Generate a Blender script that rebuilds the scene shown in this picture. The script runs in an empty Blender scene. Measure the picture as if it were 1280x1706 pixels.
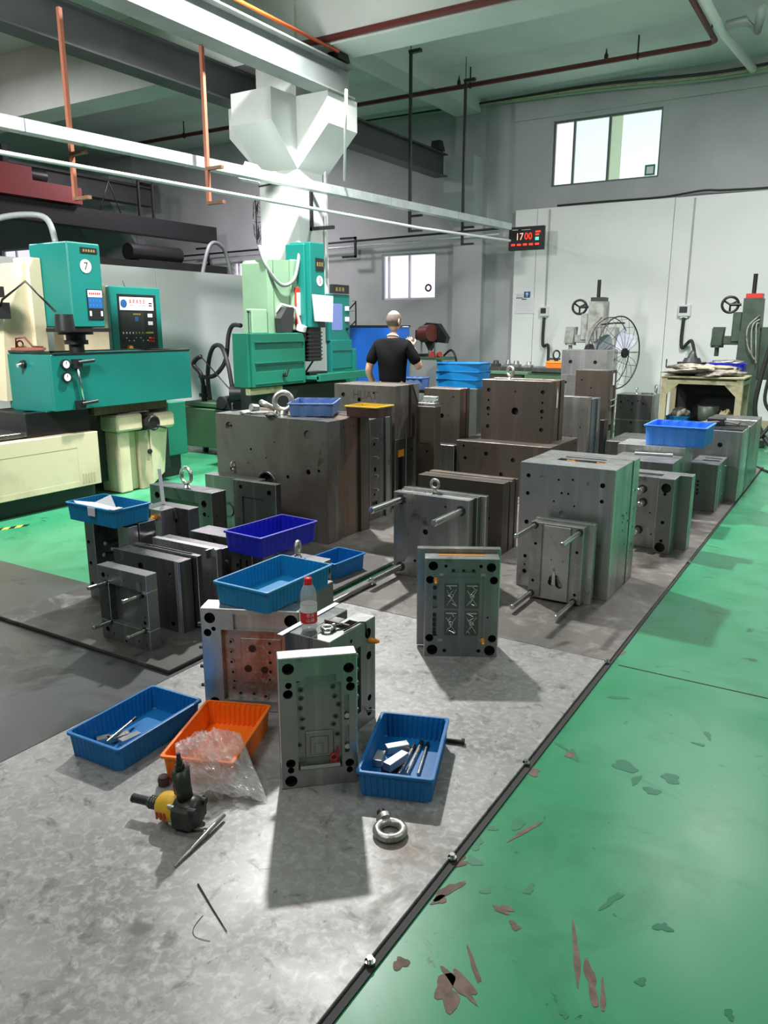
import bpy, math, random
from mathutils import Vector, Matrix, geometry
random.seed(7)
C = bpy.context.scene.collection
# ---------------------------------------------------------------- camera
H = 1.6; FPX = 1285.0; PITCH = math.atan(310/1285.0); YAW = math.radians(31.7)
cd = bpy.data.cameras.new('camera'); cam = bpy.data.objects.new('camera', cd); C.objects.link(cam)
cam.location = (0, 0, H); cam.rotation_euler = (math.pi/2-PITCH, 0, YAW)
cd.sensor_fit = 'VERTICAL'; cd.sensor_height = 36.0; cd.lens = 36.0*FPX/1706.0
cd.clip_start = 0.05; cd.clip_end = 200
bpy.context.scene.camera = cam
# ---------------------------------------------------------------- world, lamps, exposure
w = bpy.data.worlds.new('world'); bpy.context.scene.world = w; w.use_nodes = True
w.node_tree.nodes['Background'].inputs[0].default_value = (0.80, 0.92, 0.88, 1)
w.node_tree.nodes['Background'].inputs[1].default_value = 0.5
def lamp(name, loc, size, power, col=(0.93, 1.0, 0.97), target=None, spread=None):
    l = bpy.data.lights.new(name, 'AREA'); l.shape = 'DISK'; l.size = size; l.energy = power; l.color = col
    if spread: l.spread = math.radians(spread)
    o = bpy.data.objects.new(name, l); C.objects.link(o); o.location = loc
    if target:
        o.rotation_euler = (Vector(target)-Vector(loc)).to_track_quat('-Z', 'Y').to_euler()
    return o
lamp('bay_and_fill_lamp', (-4.75, 6.45, 5.25), 0.24, 460, (1.0, 0.975, 0.965), spread=138)
lamp('bay_and_fill_lamp', (3.0, 3.5, 5.3), 0.9, 95, (1.0, 0.955, 0.97))  # added fill over the right bay, lifts dark faces
lamp('bay_and_fill_lamp', (-1.0, 9.0, 5.2), 0.9, 370, (1.0, 0.955, 0.97))  # added to brighten the white end partition
lamp('bay_and_fill_lamp', (-1.5, -2.0, 5.3), 1.2, 95, (1.0, 0.97, 0.97))  # added fill behind the camera, lifts everything facing it
lamp('bay_and_fill_lamp', (-3.4, 1.2, 4.9), 1.2, 60, (1.0, 0.96, 0.97))  # added fill, reaches the left partition under the runway beams
lamp('partition_fill_lamp', (-5.0, 1.6, 3.7), 0.7, 165, (1.0, 0.98, 0.97), target=(-8.0, 7.0, 1.6), spread=120)  # added lamp out of view, whitens the left partition
lamp('bay_and_fill_lamp', (-11.0, 5.6, 5.2), 0.8, 130, (1.0, 0.93, 1.0))  # added fill for the dark left hall
lamp('bay_and_fill_lamp', (-11.0, 11.0, 5.2), 0.8, 210, (1.0, 0.86, 0.97))  # added fill, tinted purple to colour the far left wall
vs = bpy.context.scene.view_settings
vs.view_transform = 'Standard'; vs.look = 'None'; vs.gamma = 1.0; vs.use_curve_mapping = False; vs.exposure = 0.0
# ---------------------------------------------------------------- pixel -> world measuring helpers
_F = Vector((-math.sin(YAW)*math.cos(PITCH), math.cos(YAW)*math.cos(PITCH), -math.sin(PITCH)))
_R = Vector((math.cos(YAW), math.sin(YAW), 0)); _U = _R.cross(_F); _O = Vector((0, 0, H))
def ray(px, py): return _F+_R*((px-640)/FPX)-_U*((py-853)/FPX)
def P(px, py, z=0.0):
    d = ray(px, py); return _O+d*((z-H)/d.z)
def onY(px, py, Y):
    d = ray(px, py); return _O+d*(Y/d.y)
def onX(px, py, X):
    d = ray(px, py); return _O+d*(X/d.x)
def hz(px, py, p):
    d = ray(px, py); n = Vector((_F.x, _F.y, 0)).normalized()
    return H+d.z*((p.x*n.x+p.y*n.y)/d.dot(n))
def spot(L, R, N=None, T=None, Nt=None, z0=0.0, rot=0.0):
    a = math.radians(rot); ex = Vector((math.cos(a), math.sin(a), 0)); ey = Vector((-math.sin(a), math.cos(a), 0))
    if Nt: p = P(*Nt); p.z = z0; h = Nt[2]-z0
    else: p = P(N[0], N[1], z0); h = (hz(N[0], T, p)-z0)
    def pl(px, n):
        d = ray(*px); return _O+d*((p-_O).dot(n)/d.dot(n))-p
    wd = -pl(L, ey).dot(ex) if isinstance(L, tuple) else L
    dp = pl(R, ex).dot(ey) if isinstance(R, tuple) else R
    c = p-ex*wd/2+ey*dp/2
    return (c.x, c.y, z0, wd, dp, h, rot)
# ---------------------------------------------------------------- materials
def nmat(name):
    m = bpy.data.materials.new(name); m.use_nodes = True
    nt = m.node_tree; return m, nt, nt.nodes['Principled BSDF']
def lin(c):
    return tuple(((x/255)/12.92 if x/255 <= 0.04045 else ((x/255+0.055)/1.055)**2.4) for x in c)+(1,)
def mat(name, col, rough=0.5, metal=0.0, var=0.0, scale=6.0, stretch=(1, 1, 1), bump=0.0, col2=None, lo=0.4, hi=0.65,
        emit=None, es=0, rvar=0.0, coat=0.0, alpha=None, trans=0.0, coords='Object', detail=6):
    m, nt, b = nmat(name)
    c = tuple(col)+(1,) if len(col) == 3 else col
    b.inputs['Base Color'].default_value = c; b.inputs['Roughness'].default_value = rough; b.inputs['Metallic'].default_value = metal
    if coat: b.inputs['Coat Weight'].default_value = coat; b.inputs['Coat Roughness'].default_value = 0.15
    if trans: b.inputs['Transmission Weight'].default_value = trans
    if emit: b.inputs['Emission Color'].default_value = tuple(emit)+(1,); b.inputs['Emission Strength'].default_value = es
    if var or col2 or bump or rvar:
        tc = nt.nodes.new('ShaderNodeTexCoord'); mp = nt.nodes.new('ShaderNodeMapping'); mp.inputs['Scale'].default_value = stretch
        nt.links.new(tc.outputs[coords], mp.inputs['Vector'])
        nz = nt.nodes.new('ShaderNodeTexNoise'); nz.inputs['Scale'].default_value = scale; nz.inputs['Detail'].default_value = detail
        nz.inputs['Roughness'].default_value = 0.6
        nt.links.new(mp.outputs[0], nz.inputs['Vector'])
        rmp = nt.nodes.new('ShaderNodeMapRange'); rmp.inputs[1].default_value = lo; rmp.inputs[2].default_value = hi
        nt.links.new(nz.outputs[0], rmp.inputs[0])
        mx = nt.nodes.new('ShaderNodeMix'); mx.data_type = 'RGBA'
        mx.inputs[6].default_value = c
        if col2: mx.inputs[7].default_value = tuple(col2)+(1,)
        else: mx.inputs[7].default_value = tuple(max(0, x*(1-var)) for x in c[:3])+(1,)
        nt.links.new(rmp.outputs[0], mx.inputs[0]); nt.links.new(mx.outputs[2], b.inputs['Base Color'])
        if rvar:
            r2 = nt.nodes.new('ShaderNodeMapRange'); r2.inputs[1].default_value = 0.3; r2.inputs[2].default_value = 0.7
            r2.inputs[3].default_value = max(0.05, rough-rvar); r2.inputs[4].default_value = rough+rvar
            nt.links.new(nz.outputs[0], r2.inputs[0]); nt.links.new(r2.outputs[0], b.inputs['Roughness'])
        if bump:
            bp = nt.nodes.new('ShaderNodeBump'); bp.inputs['Strength'].default_value = bump; bp.inputs['Distance'].default_value = 0.01
            nt.links.new(nz.outputs[0], bp.inputs['Height']); nt.links.new(bp.outputs[0], b.inputs['Normal'])
    return m
def layered(name, base, layers, rough=0.4, metal=0.0, rlayers=None, bump=0.0, coords='Object'):
    """base colour, then layers (colour, scale, lo, hi, stretch, distortion): each one masked noise on top"""
    m, nt, b = nmat(name); tc = nt.nodes.new('ShaderNodeTexCoord')
    prev = None; c0 = tuple(base)+(1,); first = None
    for k, (col, sc, lo, hi, st, dis) in enumerate(layers):
        mp = nt.nodes.new('ShaderNodeMapping'); mp.inputs['Scale'].default_value = st; mp.inputs['Location'].default_value = (k*3.7, k*1.9, k*5.3)
        nt.links.new(tc.outputs[coords], mp.inputs['Vector'])
        nz = nt.nodes.new('ShaderNodeTexNoise'); nz.inputs['Scale'].default_value = sc; nz.inputs['Detail'].default_value = 5
        nz.inputs['Distortion'].default_value = dis; nz.inputs['Roughness'].default_value = 0.62
        nt.links.new(mp.outputs[0], nz.inputs['Vector'])
        rm = nt.nodes.new('ShaderNodeMapRange'); rm.inputs[1].default_value = lo; rm.inputs[2].default_value = hi
        nt.links.new(nz.outputs[0], rm.inputs[0])
        mx = nt.nodes.new('ShaderNodeMix'); mx.data_type = 'RGBA'; mx.inputs[7].default_value = tuple(col)+(1,)
        if prev: nt.links.new(prev, mx.inputs[6])
        else: mx.inputs[6].default_value = c0
        nt.links.new(rm.outputs[0], mx.inputs[0]); prev = mx.outputs[2]
        if first is None: first = nz
    nt.links.new(prev, b.inputs['Base Color'])
    b.inputs['Metallic'].default_value = metal
    r2 = nt.nodes.new('ShaderNodeMapRange'); r2.inputs[1].default_value = 0.35; r2.inputs[2].default_value = 0.65
    ra, rb = rlayers or (rough, rough)
    r2.inputs[3].default_value = ra; r2.inputs[4].default_value = rb
    nt.links.new(first.outputs[0], r2.inputs[0]); nt.links.new(r2.outputs[0], b.inputs['Roughness'])
    if bump:
        bp = nt.nodes.new('ShaderNodeBump'); bp.inputs['Strength'].default_value = bump; bp.inputs['Distance'].default_value = 0.004
        nt.links.new(nz.outputs[0], bp.inputs['Height']); nt.links.new(bp.outputs[0], b.inputs['Normal'])
    return m
M = {}
M['green_floor'] = layered('green_floor_paint', (0.040, 0.285, 0.135), [((0.055, 0.31, 0.16), 0.7, 0.45, 0.6, (1, 1, 1), 0.4), ((0.03, 0.245, 0.11), 2.2, 0.5, 0.62, (1, 1, 1), 1.0),
    ((0.008, 0.13, 0.055), 5.0, 0.655, 0.69, (1, 1.5, 1), 0.8), ((0.006, 0.10, 0.045), 19.0, 0.69, 0.72, (1, 1, 1), 0.6), ((0.22, 0.15, 0.11), 4.0, 0.725, 0.74, (1.3, 1, 1), 0.8)], rlayers=(0.24, 0.42))
M['plate_light'] = layered('steel_floor_plate_light', (0.315, 0.315, 0.305), [((0.19, 0.19, 0.182), 1.4, 0.40, 0.66, (1, 1, 1), 0.3), ((0.40, 0.40, 0.39), 34.0, 0.46, 0.72, (1, 1, 1), 0.6), ((0.13, 0.125, 0.11), 14.0, 0.57, 0.72, (1, 1, 1), 0.6),
    ((0.10, 0.095, 0.08), 3.2, 0.60, 0.76, (1, 1, 1), 0.5), ((0.10, 0.095, 0.085), 50.0, 0.66, 0.74, (1, .4, 1), 1.0), ((0.14, 0.10, 0.06), 1.1, 0.62, 0.78, (1, 1, 1), 0.4)], rlayers=(0.38, 0.56), metal=0.32, bump=0.25)
M['plate_brown'] = layered('steel_floor_plate_brown', (0.21, 0.195, 0.18), [((0.12, 0.108, 0.095), 1.5, 0.42, 0.66, (1, 1, 1), 0.4), ((0.33, 0.31, 0.29), 9.0, 0.50, 0.76, (1, 1, 1), 0.5),
    ((0.08, 0.07, 0.06), 3.5, 0.60, 0.72, (1, 1, 1), 1.4)], rlayers=(0.3, 0.55), metal=0.4, bump=0.2)
M['plate_dark'] = layered('steel_floor_plate_dark', (0.050, 0.056, 0.055), [((0.075, 0.082, 0.080), 1.6, 0.45, 0.6, (1, 1, 1), 0.8), ((0.022, 0.025, 0.024), 1.3, 0.56, 0.6, (1, 1, 1), 0.6), ((0.25, 0.25, 0.24), 11.0, 0.68, 0.74, (1, 3, 1), 2.0)], rlayers=(0.25, 0.5), metal=0.25)
M['plate_raised'] = layered('steel_floor_plate_raised', (0.11, 0.106, 0.10), [((0.07, 0.066, 0.06), 1.6, 0.45, 0.6, (1, 1, 1), 0.8), ((0.24, 0.23, 0.22), 2.3, 0.55, 0.66, (1, 1, 1), 1.0)], rlayers=(0.35, 0.55), metal=0.35)
M['conc'] = mat('grey_concrete', (0.20, 0.20, 0.19), 0.8, var=0.35, scale=4)
M['wall_white'] = mat('white_panel_wall', (0.84, 0.86, 0.84), 0.55, var=0.06, scale=0.8)
M['wall_grey'] = mat('grey_painted_wall', (0.43, 0.45, 0.45), 0.75, var=0.14, scale=0.9)
M['ceil'] = mat('ceiling_paint', (0.69, 0.73, 0.70), 0.85, var=0.14, scale=0.7)
M['column'] = mat('column_paint', (0.62, 0.66, 0.63), 0.75, var=0.08, scale=2)
M['beam'] = mat('grey_crane_beam_paint', (0.23, 0.26, 0.25), 0.5, var=0.25, scale=2)
M['beam_dark'] = mat('dark_crane_beam_paint', (0.06, 0.065, 0.065), 0.55, var=0.2, scale=2)
M['orange_rail'] = mat('orange_conductor_rail', (0.95, 0.13, 0.02), 0.4)
M['redpipe'] = mat('dark_red_pipe_paint', (0.13, 0.025, 0.02), 0.45)
M['red'] = mat('dark_red_crane_paint', (0.19, 0.02, 0.02), 0.5)
M['copper'] = mat('rusty_hanger_rod', (0.35, 0.13, 0.08), 0.5, metal=0.3)
M['galv'] = mat('galvanised_steel', (0.62, 0.68, 0.68), 0.35, metal=0.5, var=0.2, scale=7)
M['white'] = mat('white_plastic', (0.75, 0.76, 0.76), 0.4)
M['paper'] = mat('white_paper', (0.80, 0.80, 0.82), 0.8)
M['black'] = mat('black_plastic', (0.012, 0.012, 0.013), 0.4)
M['rubber'] = mat('black_rubber', (0.02, 0.02, 0.02), 0.6)
M['bore'] = mat('dark_bore', (0.008, 0.008, 0.008), 0.6)
M['bore2'] = mat('oily_bore', (0.05, 0.05, 0.05), 0.35, metal=0.6)
M['chrome'] = mat('polished_steel', (0.72, 0.72, 0.70), 0.2, metal=1.0)
M['zinc'] = mat('zinc_steel', (0.55, 0.55, 0.50), 0.35, metal=0.85, var=0.3, scale=40, bump=0.3)
def steel(name, a, b_, c_, stain, metal=0.8, r=(0.22, 0.40)):
    mid = lambda p, q, t: tuple(x*(1-t)+y*t for x, y in zip(p, q))
    return layered(name, a, [(mid(a, b_, .7), 1.4, 0.38, 0.66, (2.2, 2.2, 0.8), 0.3), (mid(a, c_, .6), 1.8, 0.52, 0.70, (7, 7, 0.25), 0.0), (mid(a, stain, .8), 5.0, 0.62, 0.74, (1, 1, 0.6), 0.8)], metal=metal, rlayers=r)
M['steel_edge'] = mat('worn_bright_edge', (0.72, 0.72, 0.71), 0.25, metal=0.9)
M['steel'] = steel('machined_steel', (0.41, 0.405, 0.395), (0.24, 0.235, 0.23), (0.62, 0.62, 0.61), (0.10, 0.10, 0.10))
M['steel_br'] = steel('bright_machined_steel', (0.55, 0.545, 0.54), (0.32, 0.32, 0.315), (0.75, 0.75, 0.74), (0.16, 0.16, 0.16))
M['steel_dk'] = steel('dark_machined_steel', (0.16, 0.165, 0.16), (0.09, 0.094, 0.09), (0.30, 0.30, 0.29), (0.04, 0.04, 0.04), r=(0.22, 0.42))
M['steel_gn'] = steel('greenish_steel', (0.29, 0.30, 0.292), (0.17, 0.18, 0.172), (0.48, 0.50, 0.49), (0.09, 0.10, 0.09), r=(0.3, 0.45))
M['steel_bl'] = steel('bluish_steel', (0.26, 0.32, 0.38), (0.19, 0.23, 0.28), (0.4, 0.45, 0.5), (0.1, 0.12, 0.14))
M['brown'] = steel('oily_brown_steel', (0.100, 0.082, 0.064), (0.062, 0.052, 0.042), (0.125, 0.105, 0.085), (0.05, 0.035, 0.025), metal=0.5, r=(0.34, 0.55))
M['brown_gy'] = layered('aged_grey_brown_steel', (0.20, 0.185, 0.165), [((0.115, 0.095, 0.078), 1.3, 0.40, 0.66, (2, 2, 1.0), 0.5), ((0.30, 0.29, 0.27), 2.0, 0.56, 0.74, (4, 4, 0.5), 0.3), ((0.09, 0.055, 0.035), 5.0, 0.6, 0.72, (1, 1, 0.6), 0.8)], metal=0.55, rlayers=(0.32, 0.5))
M['rusty'] = layered('rust_streaked_steel', (0.125, 0.105, 0.085), [((0.20, 0.105, 0.06), 1.7, 0.46, 0.66, (4, 4, 0.6), 0.4), ((0.07, 0.055, 0.045), 2.0, 0.5, 0.70, (4, 4, 0.5), 0.3), ((0.38, 0.22, 0.14), 2.4, 0.60, 0.74, (3, 3, 0.4), 0.4)], metal=0.45, rlayers=(0.35, 0.55))
M['cutred'] = layered('reddish_milled_steel', (0.42, 0.37, 0.35), [((0.36, 0.17, 0.12), 2.2, 0.42, 0.58, (2, 2, 1.6), 0.5), ((0.52, 0.50, 0.48), 7.0, 0.5, 0.7, (2, 2, 2), 1.5)], metal=0.65, rlayers=(0.3, 0.5))
def plastic(n, c): return mat(n, c, 0.42, var=0.12, scale=3)
M['blue'] = plastic('blue_bin_plastic', (0.004, 0.165, 0.46))
M['blue_lt'] = plastic('light_blue_bin_plastic', (0.006, 0.25, 0.54))
M['royal'] = plastic('royal_blue_bin_plastic', (0.012, 0.018, 0.50))
M['crate_blue'] = plastic('bright_blue_crate_plastic', (0.06, 0.27, 0.88))
M['sky'] = plastic('sky_blue_bin_plastic', (0.003, 0.20, 0.52))
M['dusty'] = plastic('dusty_blue_bin_plastic', (0.10, 0.19, 0.42))
M['orange'] = plastic('orange_bin_plastic', (1.0, 0.20, 0.010))
M['yellow'] = plastic('yellow_bin_plastic', (0.68, 0.46, 0.03))
M['darkbrown'] = plastic('brown_bin_side', (0.07, 0.035, 0.03))
M['teal'] = mat('teal_machine_paint', (0.004, 0.175, 0.148), 0.42, var=0.12, scale=1.5)
M['teal_g'] = mat('green_machine_paint', (0.010, 0.165, 0.105), 0.42, var=0.15, scale=1.5)
M['palegreen'] = mat('pale_green_machine_paint', (0.22, 0.37, 0.235), 0.45, var=0.1, scale=1.5)
M['olive'] = mat('mid_green_paint_and_reflection', (0.085, 0.19, 0.10), 0.45, var=0.2, scale=1.5)
M['ivory'] = mat('ivory_machine_paint', (0.66, 0.59, 0.40), 0.45, col2=(0.50, 0.43, 0.28), scale=2.2, lo=0.5, hi=0.7)
M['beige'] = mat('beige_machine_paint', (0.52, 0.44, 0.30), 0.5, var=0.15)
M['brass'] = mat('orange_brass', (0.72, 0.33, 0.06), 0.35, metal=0.5)
M['orangeplug'] = mat('orange_plastic_plug', (0.80, 0.30, 0.03), 0.4)
M['toolyellow'] = mat('yellow_tool_plastic', (0.78, 0.46, 0.03), 0.4, var=0.2, scale=12)
M['toolgrey'] = mat('dark_grey_tool_casting', (0.055, 0.058, 0.05), 0.4, metal=0.4, var=0.3, scale=15)
M['blueboard'] = mat('blue_cabinet_paint', (0.005, 0.115, 0.52), 0.5)
M['skin'] = mat('skin', (0.52, 0.29, 0.20), 0.5, var=0.1, scale=8)
M['hair'] = mat('short_grey_hair', (0.13, 0.10, 0.085), 0.8, var=0.3, scale=60)
M['shirt'] = mat('black_cotton', (0.004, 0.0042, 0.005), 0.85, var=0.3, scale=9)
M['shirt'].node_tree.nodes['Principled BSDF'].inputs['Specular IOR Level'].default_value = 0.15
M['trouser'] = mat('dark_trousers', (0.02, 0.022, 0.028), 0.85)
M['screen'] = mat('blue_grey_screen', (0.10, 0.14, 0.32), 0.25, emit=(0.22, 0.28, 0.62), es=0.45)
M['led_red'] = mat('red_led', (0.8, 0.02, 0.01), 0.5, emit=(1.0, 0.03, 0.01), es=2.2)
M['led_white'] = mat('white_red_led', (0.9, 0.5, 0.4), 0.5, emit=(1.0, 0.30, 0.22), es=1.6)
M['led_green'] = mat('green_led', (0.1, 0.7, 0.4), 0.5, emit=(0.1, 0.9, 0.5), es=1.2)
M['pane_w'] = mat('daylit_window_glass', (0.8, 0.8, 0.85), 0.2, emit=(0.90, 0.84, 1.0), es=1.0)
M['pane_g'] = mat('daylit_frosted_glass', (0.8, 0.9, 0.88), 0.3, emit=(0.78, 0.97, 0.93), es=0.85, col2=(0.55, 0.68, 0.66), scale=14, lo=0.58, hi=0.7)
M['pane_green'] = mat('greenish_window_strip', (0.45, 0.58, 0.42), 0.3, emit=(0.46, 0.60, 0.44), es=0.6)
M['alu'] = mat('grey_window_frame', (0.12, 0.14, 0.13), 0.4, metal=0.4)
M['whiteframe'] = mat('white_window_frame', (0.65, 0.63, 0.68), 0.4)
M['wood'] = mat('brown_wood', (0.16, 0.085, 0.045), 0.5, var=0.3, scale=5, stretch=(1, 8, 1))
M['cloth'] = mat('dirty_crumpled_cloth', (0.36, 0.34, 0.28), 0.9, col2=(0.16, 0.15, 0.12), scale=16, lo=0.45, hi=0.6)
M['tablecream'] = mat('stained_cream_paint', (0.42, 0.40, 0.24), 0.6, col2=(0.22, 0.20, 0.12), scale=7, lo=0.5, hi=0.66)
M['press_green'] = mat('dark_green_press_casting', (0.055, 0.085, 0.06), 0.45, var=0.4, scale=6)
M['press_grey'] = mat('light_grey_press_casting', (0.42, 0.44, 0.40), 0.5, col2=(0.2, 0.2, 0.18), scale=6)
M['dkmetal'] = mat('dark_metal', (0.05, 0.05, 0.05), 0.45, metal=0.5)
M['label_red'] = mat('red_label', (0.72, 0.015, 0.03), 0.4)
M['label_white'] = mat('white_label', (0.82, 0.83, 0.84), 0.4)
M['redcap'] = mat('red_cap', (0.75, 0.02, 0.03), 0.35)
M['redpaint'] = mat('red_paint', (0.55, 0.03, 0.02), 0.4)
M['rackyellow'] = mat('yellow_tape', (0.80, 0.72, 0.05), 0.5)
M['gold'] = mat('gold_lettering', (0.45, 0.36, 0.12), 0.4, metal=0.3)
M['bluelabel'] = mat('blue_panel_label', (0.02, 0.10, 0.30), 0.4)
M['stain_brown'] = mat('bare_concrete_chip', (0.20, 0.13, 0.10), 0.7, var=0.4, scale=30, coords='Object')
M['stain_green'] = mat('dark_green_stain', (0.012, 0.175, 0.08), 0.45)
M['blade'] = mat('fan_blade_plastic', (0.45, 0.47, 0.55), 0.4)
# thin clear film
def film(name, a, col, rough):
    m, nt, b = nmat(name); b.inputs['Base Color'].default_value = col; b.inputs['Roughness'].default_value = rough
    b.inputs['Alpha'].default_value = a; b.inputs['Specular IOR Level'].default_value = 0.9
    return m
M['bag'] = film('clear_plastic_film', 0.34, (0.85, 0.85, 0.85, 1), 0.12)
M['bottle'] = film('clear_bottle_plastic', 0.30, (0.78, 0.83, 0.85, 1), 0.08)
M['wire'] = M['dkmetal']
# ---------------------------------------------------------------- mesh builder
class MB:
    def __init__(s): s.v = []; s.f = []; s.m = []; s.s = []; s.X = None
    def add(s, vs, fs, m=0, sm=False):
        b = len(s.v)
        if s.X is not None: vs = [s.X @ Vector(p) for p in vs]
        s.v.extend([tuple(p) for p in vs])
        for f in fs: s.f.append([b+i for i in f]); s.m.append(m); s.s.append(sm)
        return s
    def box(s, x0, x1, y0, y1, z0, z1, m=0, b=0.0):
        if b <= 0:
            v = [(x, y, z) for z in (z0, z1) for y in (y0, y1) for x in (x0, x1)]
            return s.add(v, [(0, 2, 3, 1), (4, 5, 7, 6), (0, 1, 5, 4), (2, 6, 7, 3), (0, 4, 6, 2), (1, 3, 7, 5)], m)
        v = []
        for z, y, x, sz, sy, sx in [(z, y, x, sz, sy, sx) for z, sz in ((z0, 1), (z1, -1)) for y, sy in ((y0, 1), (y1, -1)) for x, sx in ((x0, 1), (x1, -1))]:
            v += [(x, y+sy*b, z+sz*b), (x+sx*b, y, z+sz*b), (x+sx*b, y+sy*b, z)]
        i = lambda c, a: c*3+a
        fs = []
        for a, quads in ((2, ((0, 2, 3, 1), (4, 5, 7, 6))), (1, ((0, 1, 5, 4), (2, 6, 7, 3))), (0, ((0, 4, 6, 2), (1, 3, 7, 5)))):
            for q in quads: fs.append([i(c, a) for c in q])
        for p, q, a1, a2 in [(0, 1, 1, 2), (2, 3, 2, 1), (4, 5, 2, 1), (6, 7, 1, 2), (0, 2, 2, 0), (1, 3, 0, 2), (4, 6, 0, 2), (5, 7, 2, 0), (0, 4, 0, 1), (1, 5, 1, 0), (2, 6, 1, 0), (3, 7, 0, 1)]:
            fs.append([i(p, a1), i(p, a2), i(q, a2), i(q, a1)])
        for c in range(8):
            par = (bin(c).count('1')) % 2
            fs.append([i(c, 0), i(c, 1), i(c, 2)] if par else [i(c, 2), i(c, 1), i(c, 0)])
        return s.add(v, fs, m)
    def prism(s, pts, axis, a0, a1, m=0):
        """2-D outline extruded along axis ('x','y','z')"""
        n = len(pts); v = []
        for a in (a0, a1):
            for p, q in pts:
                v.append({'x': (a, p, q), 'y': (p, a, q), 'z': (p, q, a)}[axis])
        fs = [[j, (j+1) % n, n+(j+1) % n, n+j] for j in range(n)]+[list(range(n))[::-1], [n+j for j in range(n)]]
        return s.add(v, fs, m)
    def cyl(s, p0, p1, r, r1=None, n=16, m=0, cap=True, mc=None):
        p0 = Vector(p0); p1 = Vector(p1); r1 = r if r1 is None else r1
        d = (p1-p0).normalized(); t = Vector((0, 0, 1)) if abs(d.z) < 0.9 else Vector((1, 0, 0))
        u = d.cross(t).normalized(); k = d.cross(u)
        v = [p0+(u*math.cos(2*math.pi*i/n)+k*math.sin(2*math.pi*i/n))*r for i in range(n)]+[p1+(u*math.cos(2*math.pi*i/n)+k*math.sin(2*math.pi*i/n))*r1 for i in range(n)]
        s.add(v, [[i, (i+1) % n, n+(i+1) % n, n+i] for i in range(n)], m, True)
        if cap: s.add(v, [list(range(n))[::-1], [n+i for i in range(n)]], m if mc is None else mc)
        return s
    def tube(s, pts, r, n=8, m=0, closed=False):
        pts = [Vector(p) for p in pts]; L = len(pts); rings = []; pu = None
        rr = r if isinstance(r, (list, tuple)) else [r]*L
        for i, p in enumerate(pts):
            a = pts[(i-1) % L] if (i > 0 or closed) else p; b = pts[(i+1) % L] if (i < L-1 or closed) else p
            d = (b-a).normalized()
            if pu is None:
                t = Vector((0, 0, 1)) if abs(d.z) < 0.9 else Vector((1, 0, 0)); u = d.cross(t).normalized()
            else:
                u = (pu-d*pu.dot(d)); u = u.normalized() if u.length > 1e-6 else d.orthogonal().normalized()
            pu = u; k = d.cross(u)
            rings.append([p+(u*math.cos(2*math.pi*j/n)+k*math.sin(2*math.pi*j/n))*rr[i] for j in range(n)])
        v = [q for g_ in rings for q in g_]; fs = []
        for i in range(L if closed else L-1):
            a = i*n; b = ((i+1) % L)*n
            for j in range(n): fs.append([a+j, a+(j+1) % n, b+(j+1) % n, b+j])
        if not closed: fs += [list(range(n))[::-1], [(L-1)*n+j for j in range(n)]]
        return s.add(v, fs, m, True)
    def torus(s, c, axis, R, r, n=28, k=10, m=0, squash=1.0):
        c = Vector(c); axis = Vector(axis).normalized(); u = axis.orthogonal().normalized(); w_ = axis.cross(u)
        v = []; fs = []
        for i in range(n):
            a = 2*math.pi*i/n; d = u*math.cos(a)+w_*math.sin(a)
            for j in range(k):
                b = 2*math.pi*j/k; v.append(c+d*(R+r*math.cos(b))+axis*(r*squash*math.sin(b)))
        for i in range(n):
            for j in range(k): fs.append([i*k+j, ((i+1) % n)*k+j, ((i+1) % n)*k+(j+1) % k, i*k+(j+1) % k])
        return s.add(v, fs, m, True)
    def lathe(s, c, prof, n=24, m=0, axis=(0, 0, 1)):
        c = Vector(c); ax = Vector(axis).normalized(); u = ax.orthogonal().normalized(); w_ = ax.cross(u); v = []; fs = []
        for r, z in prof:
            for i in range(n):
                a = 2*math.pi*i/n; v.append(c+ax*z+(u*math.cos(a)+w_*math.sin(a))*r)
        for q in range(len(prof)-1):
            for i in range(n): fs.append([q*n+i, q*n+(i+1) % n, (q+1)*n+(i+1) % n, (q+1)*n+i])
        return s.add(v, fs, m, True)
    def ell(s, c, rx, ry, rz, n=16, k=10, m=0):
        v = []; fs = []; c = Vector(c)
        for j in range(k+1):
            t = math.pi*j/k
            for i in range(n):
                a = 2*math.pi*i/n; v.append(c+Vector((rx*math.sin(t)*math.cos(a), ry*math.sin(t)*math.sin(a), rz*math.cos(t))))
        for j in range(k):
            for i in range(n): fs.append([j*n+i, (j+1)*n+i, (j+1)*n+(i+1) % n, j*n+(i+1) % n])
        return s.add(v, fs, m, True)
    def face(s, O, U, V, W, Hh, shapes, m=0):
        """rectangle with real recesses; shapes: ('c',u,v,r,depth,mb) | ('r',u0,v0,u1,v1,depth,mb) | ('p',pts,depth,mb)"""
        O = Vector(O); U = Vector(U); V = Vector(V); N = U.cross(V).normalized()
        g3 = lambda u, v, d=0: O+U*u+V*v-N*d
        if not shapes: return s.add([g3(0, 0), g3(W, 0), g3(W, Hh), g3(0, Hh)], [(0, 1, 2, 3)], m)
        pts = [(0, 0), (W, 0), (W, Hh), (0, Hh)]; ed = [(0, 1), (1, 2), (2, 3), (3, 0)]; polys = []
        for sh in shapes:
            if sh[0] == 'c':
                _, u, v, r, dep, mb = sh; k = 16 if r > 0.012 else 10
                pl = [(u+r*math.cos(2*math.pi*i/k), v+r*math.sin(2*math.pi*i/k)) for i in range(k)]
            elif sh[0] == 'r':
                _, a, b, c2, d2, dep, mb = sh; pl = [(a, b), (c2, b), (c2, d2), (a, d2)]
            else: _, pl, dep, mb = sh
            if min(p[0] for p in pl) <= 0.0005 or max(p[0] for p in pl) >= W-0.0005 or min(p[1] for p in pl) <= 0.0005 or max(p[1] for p in pl) >= Hh-0.0005: continue
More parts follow.
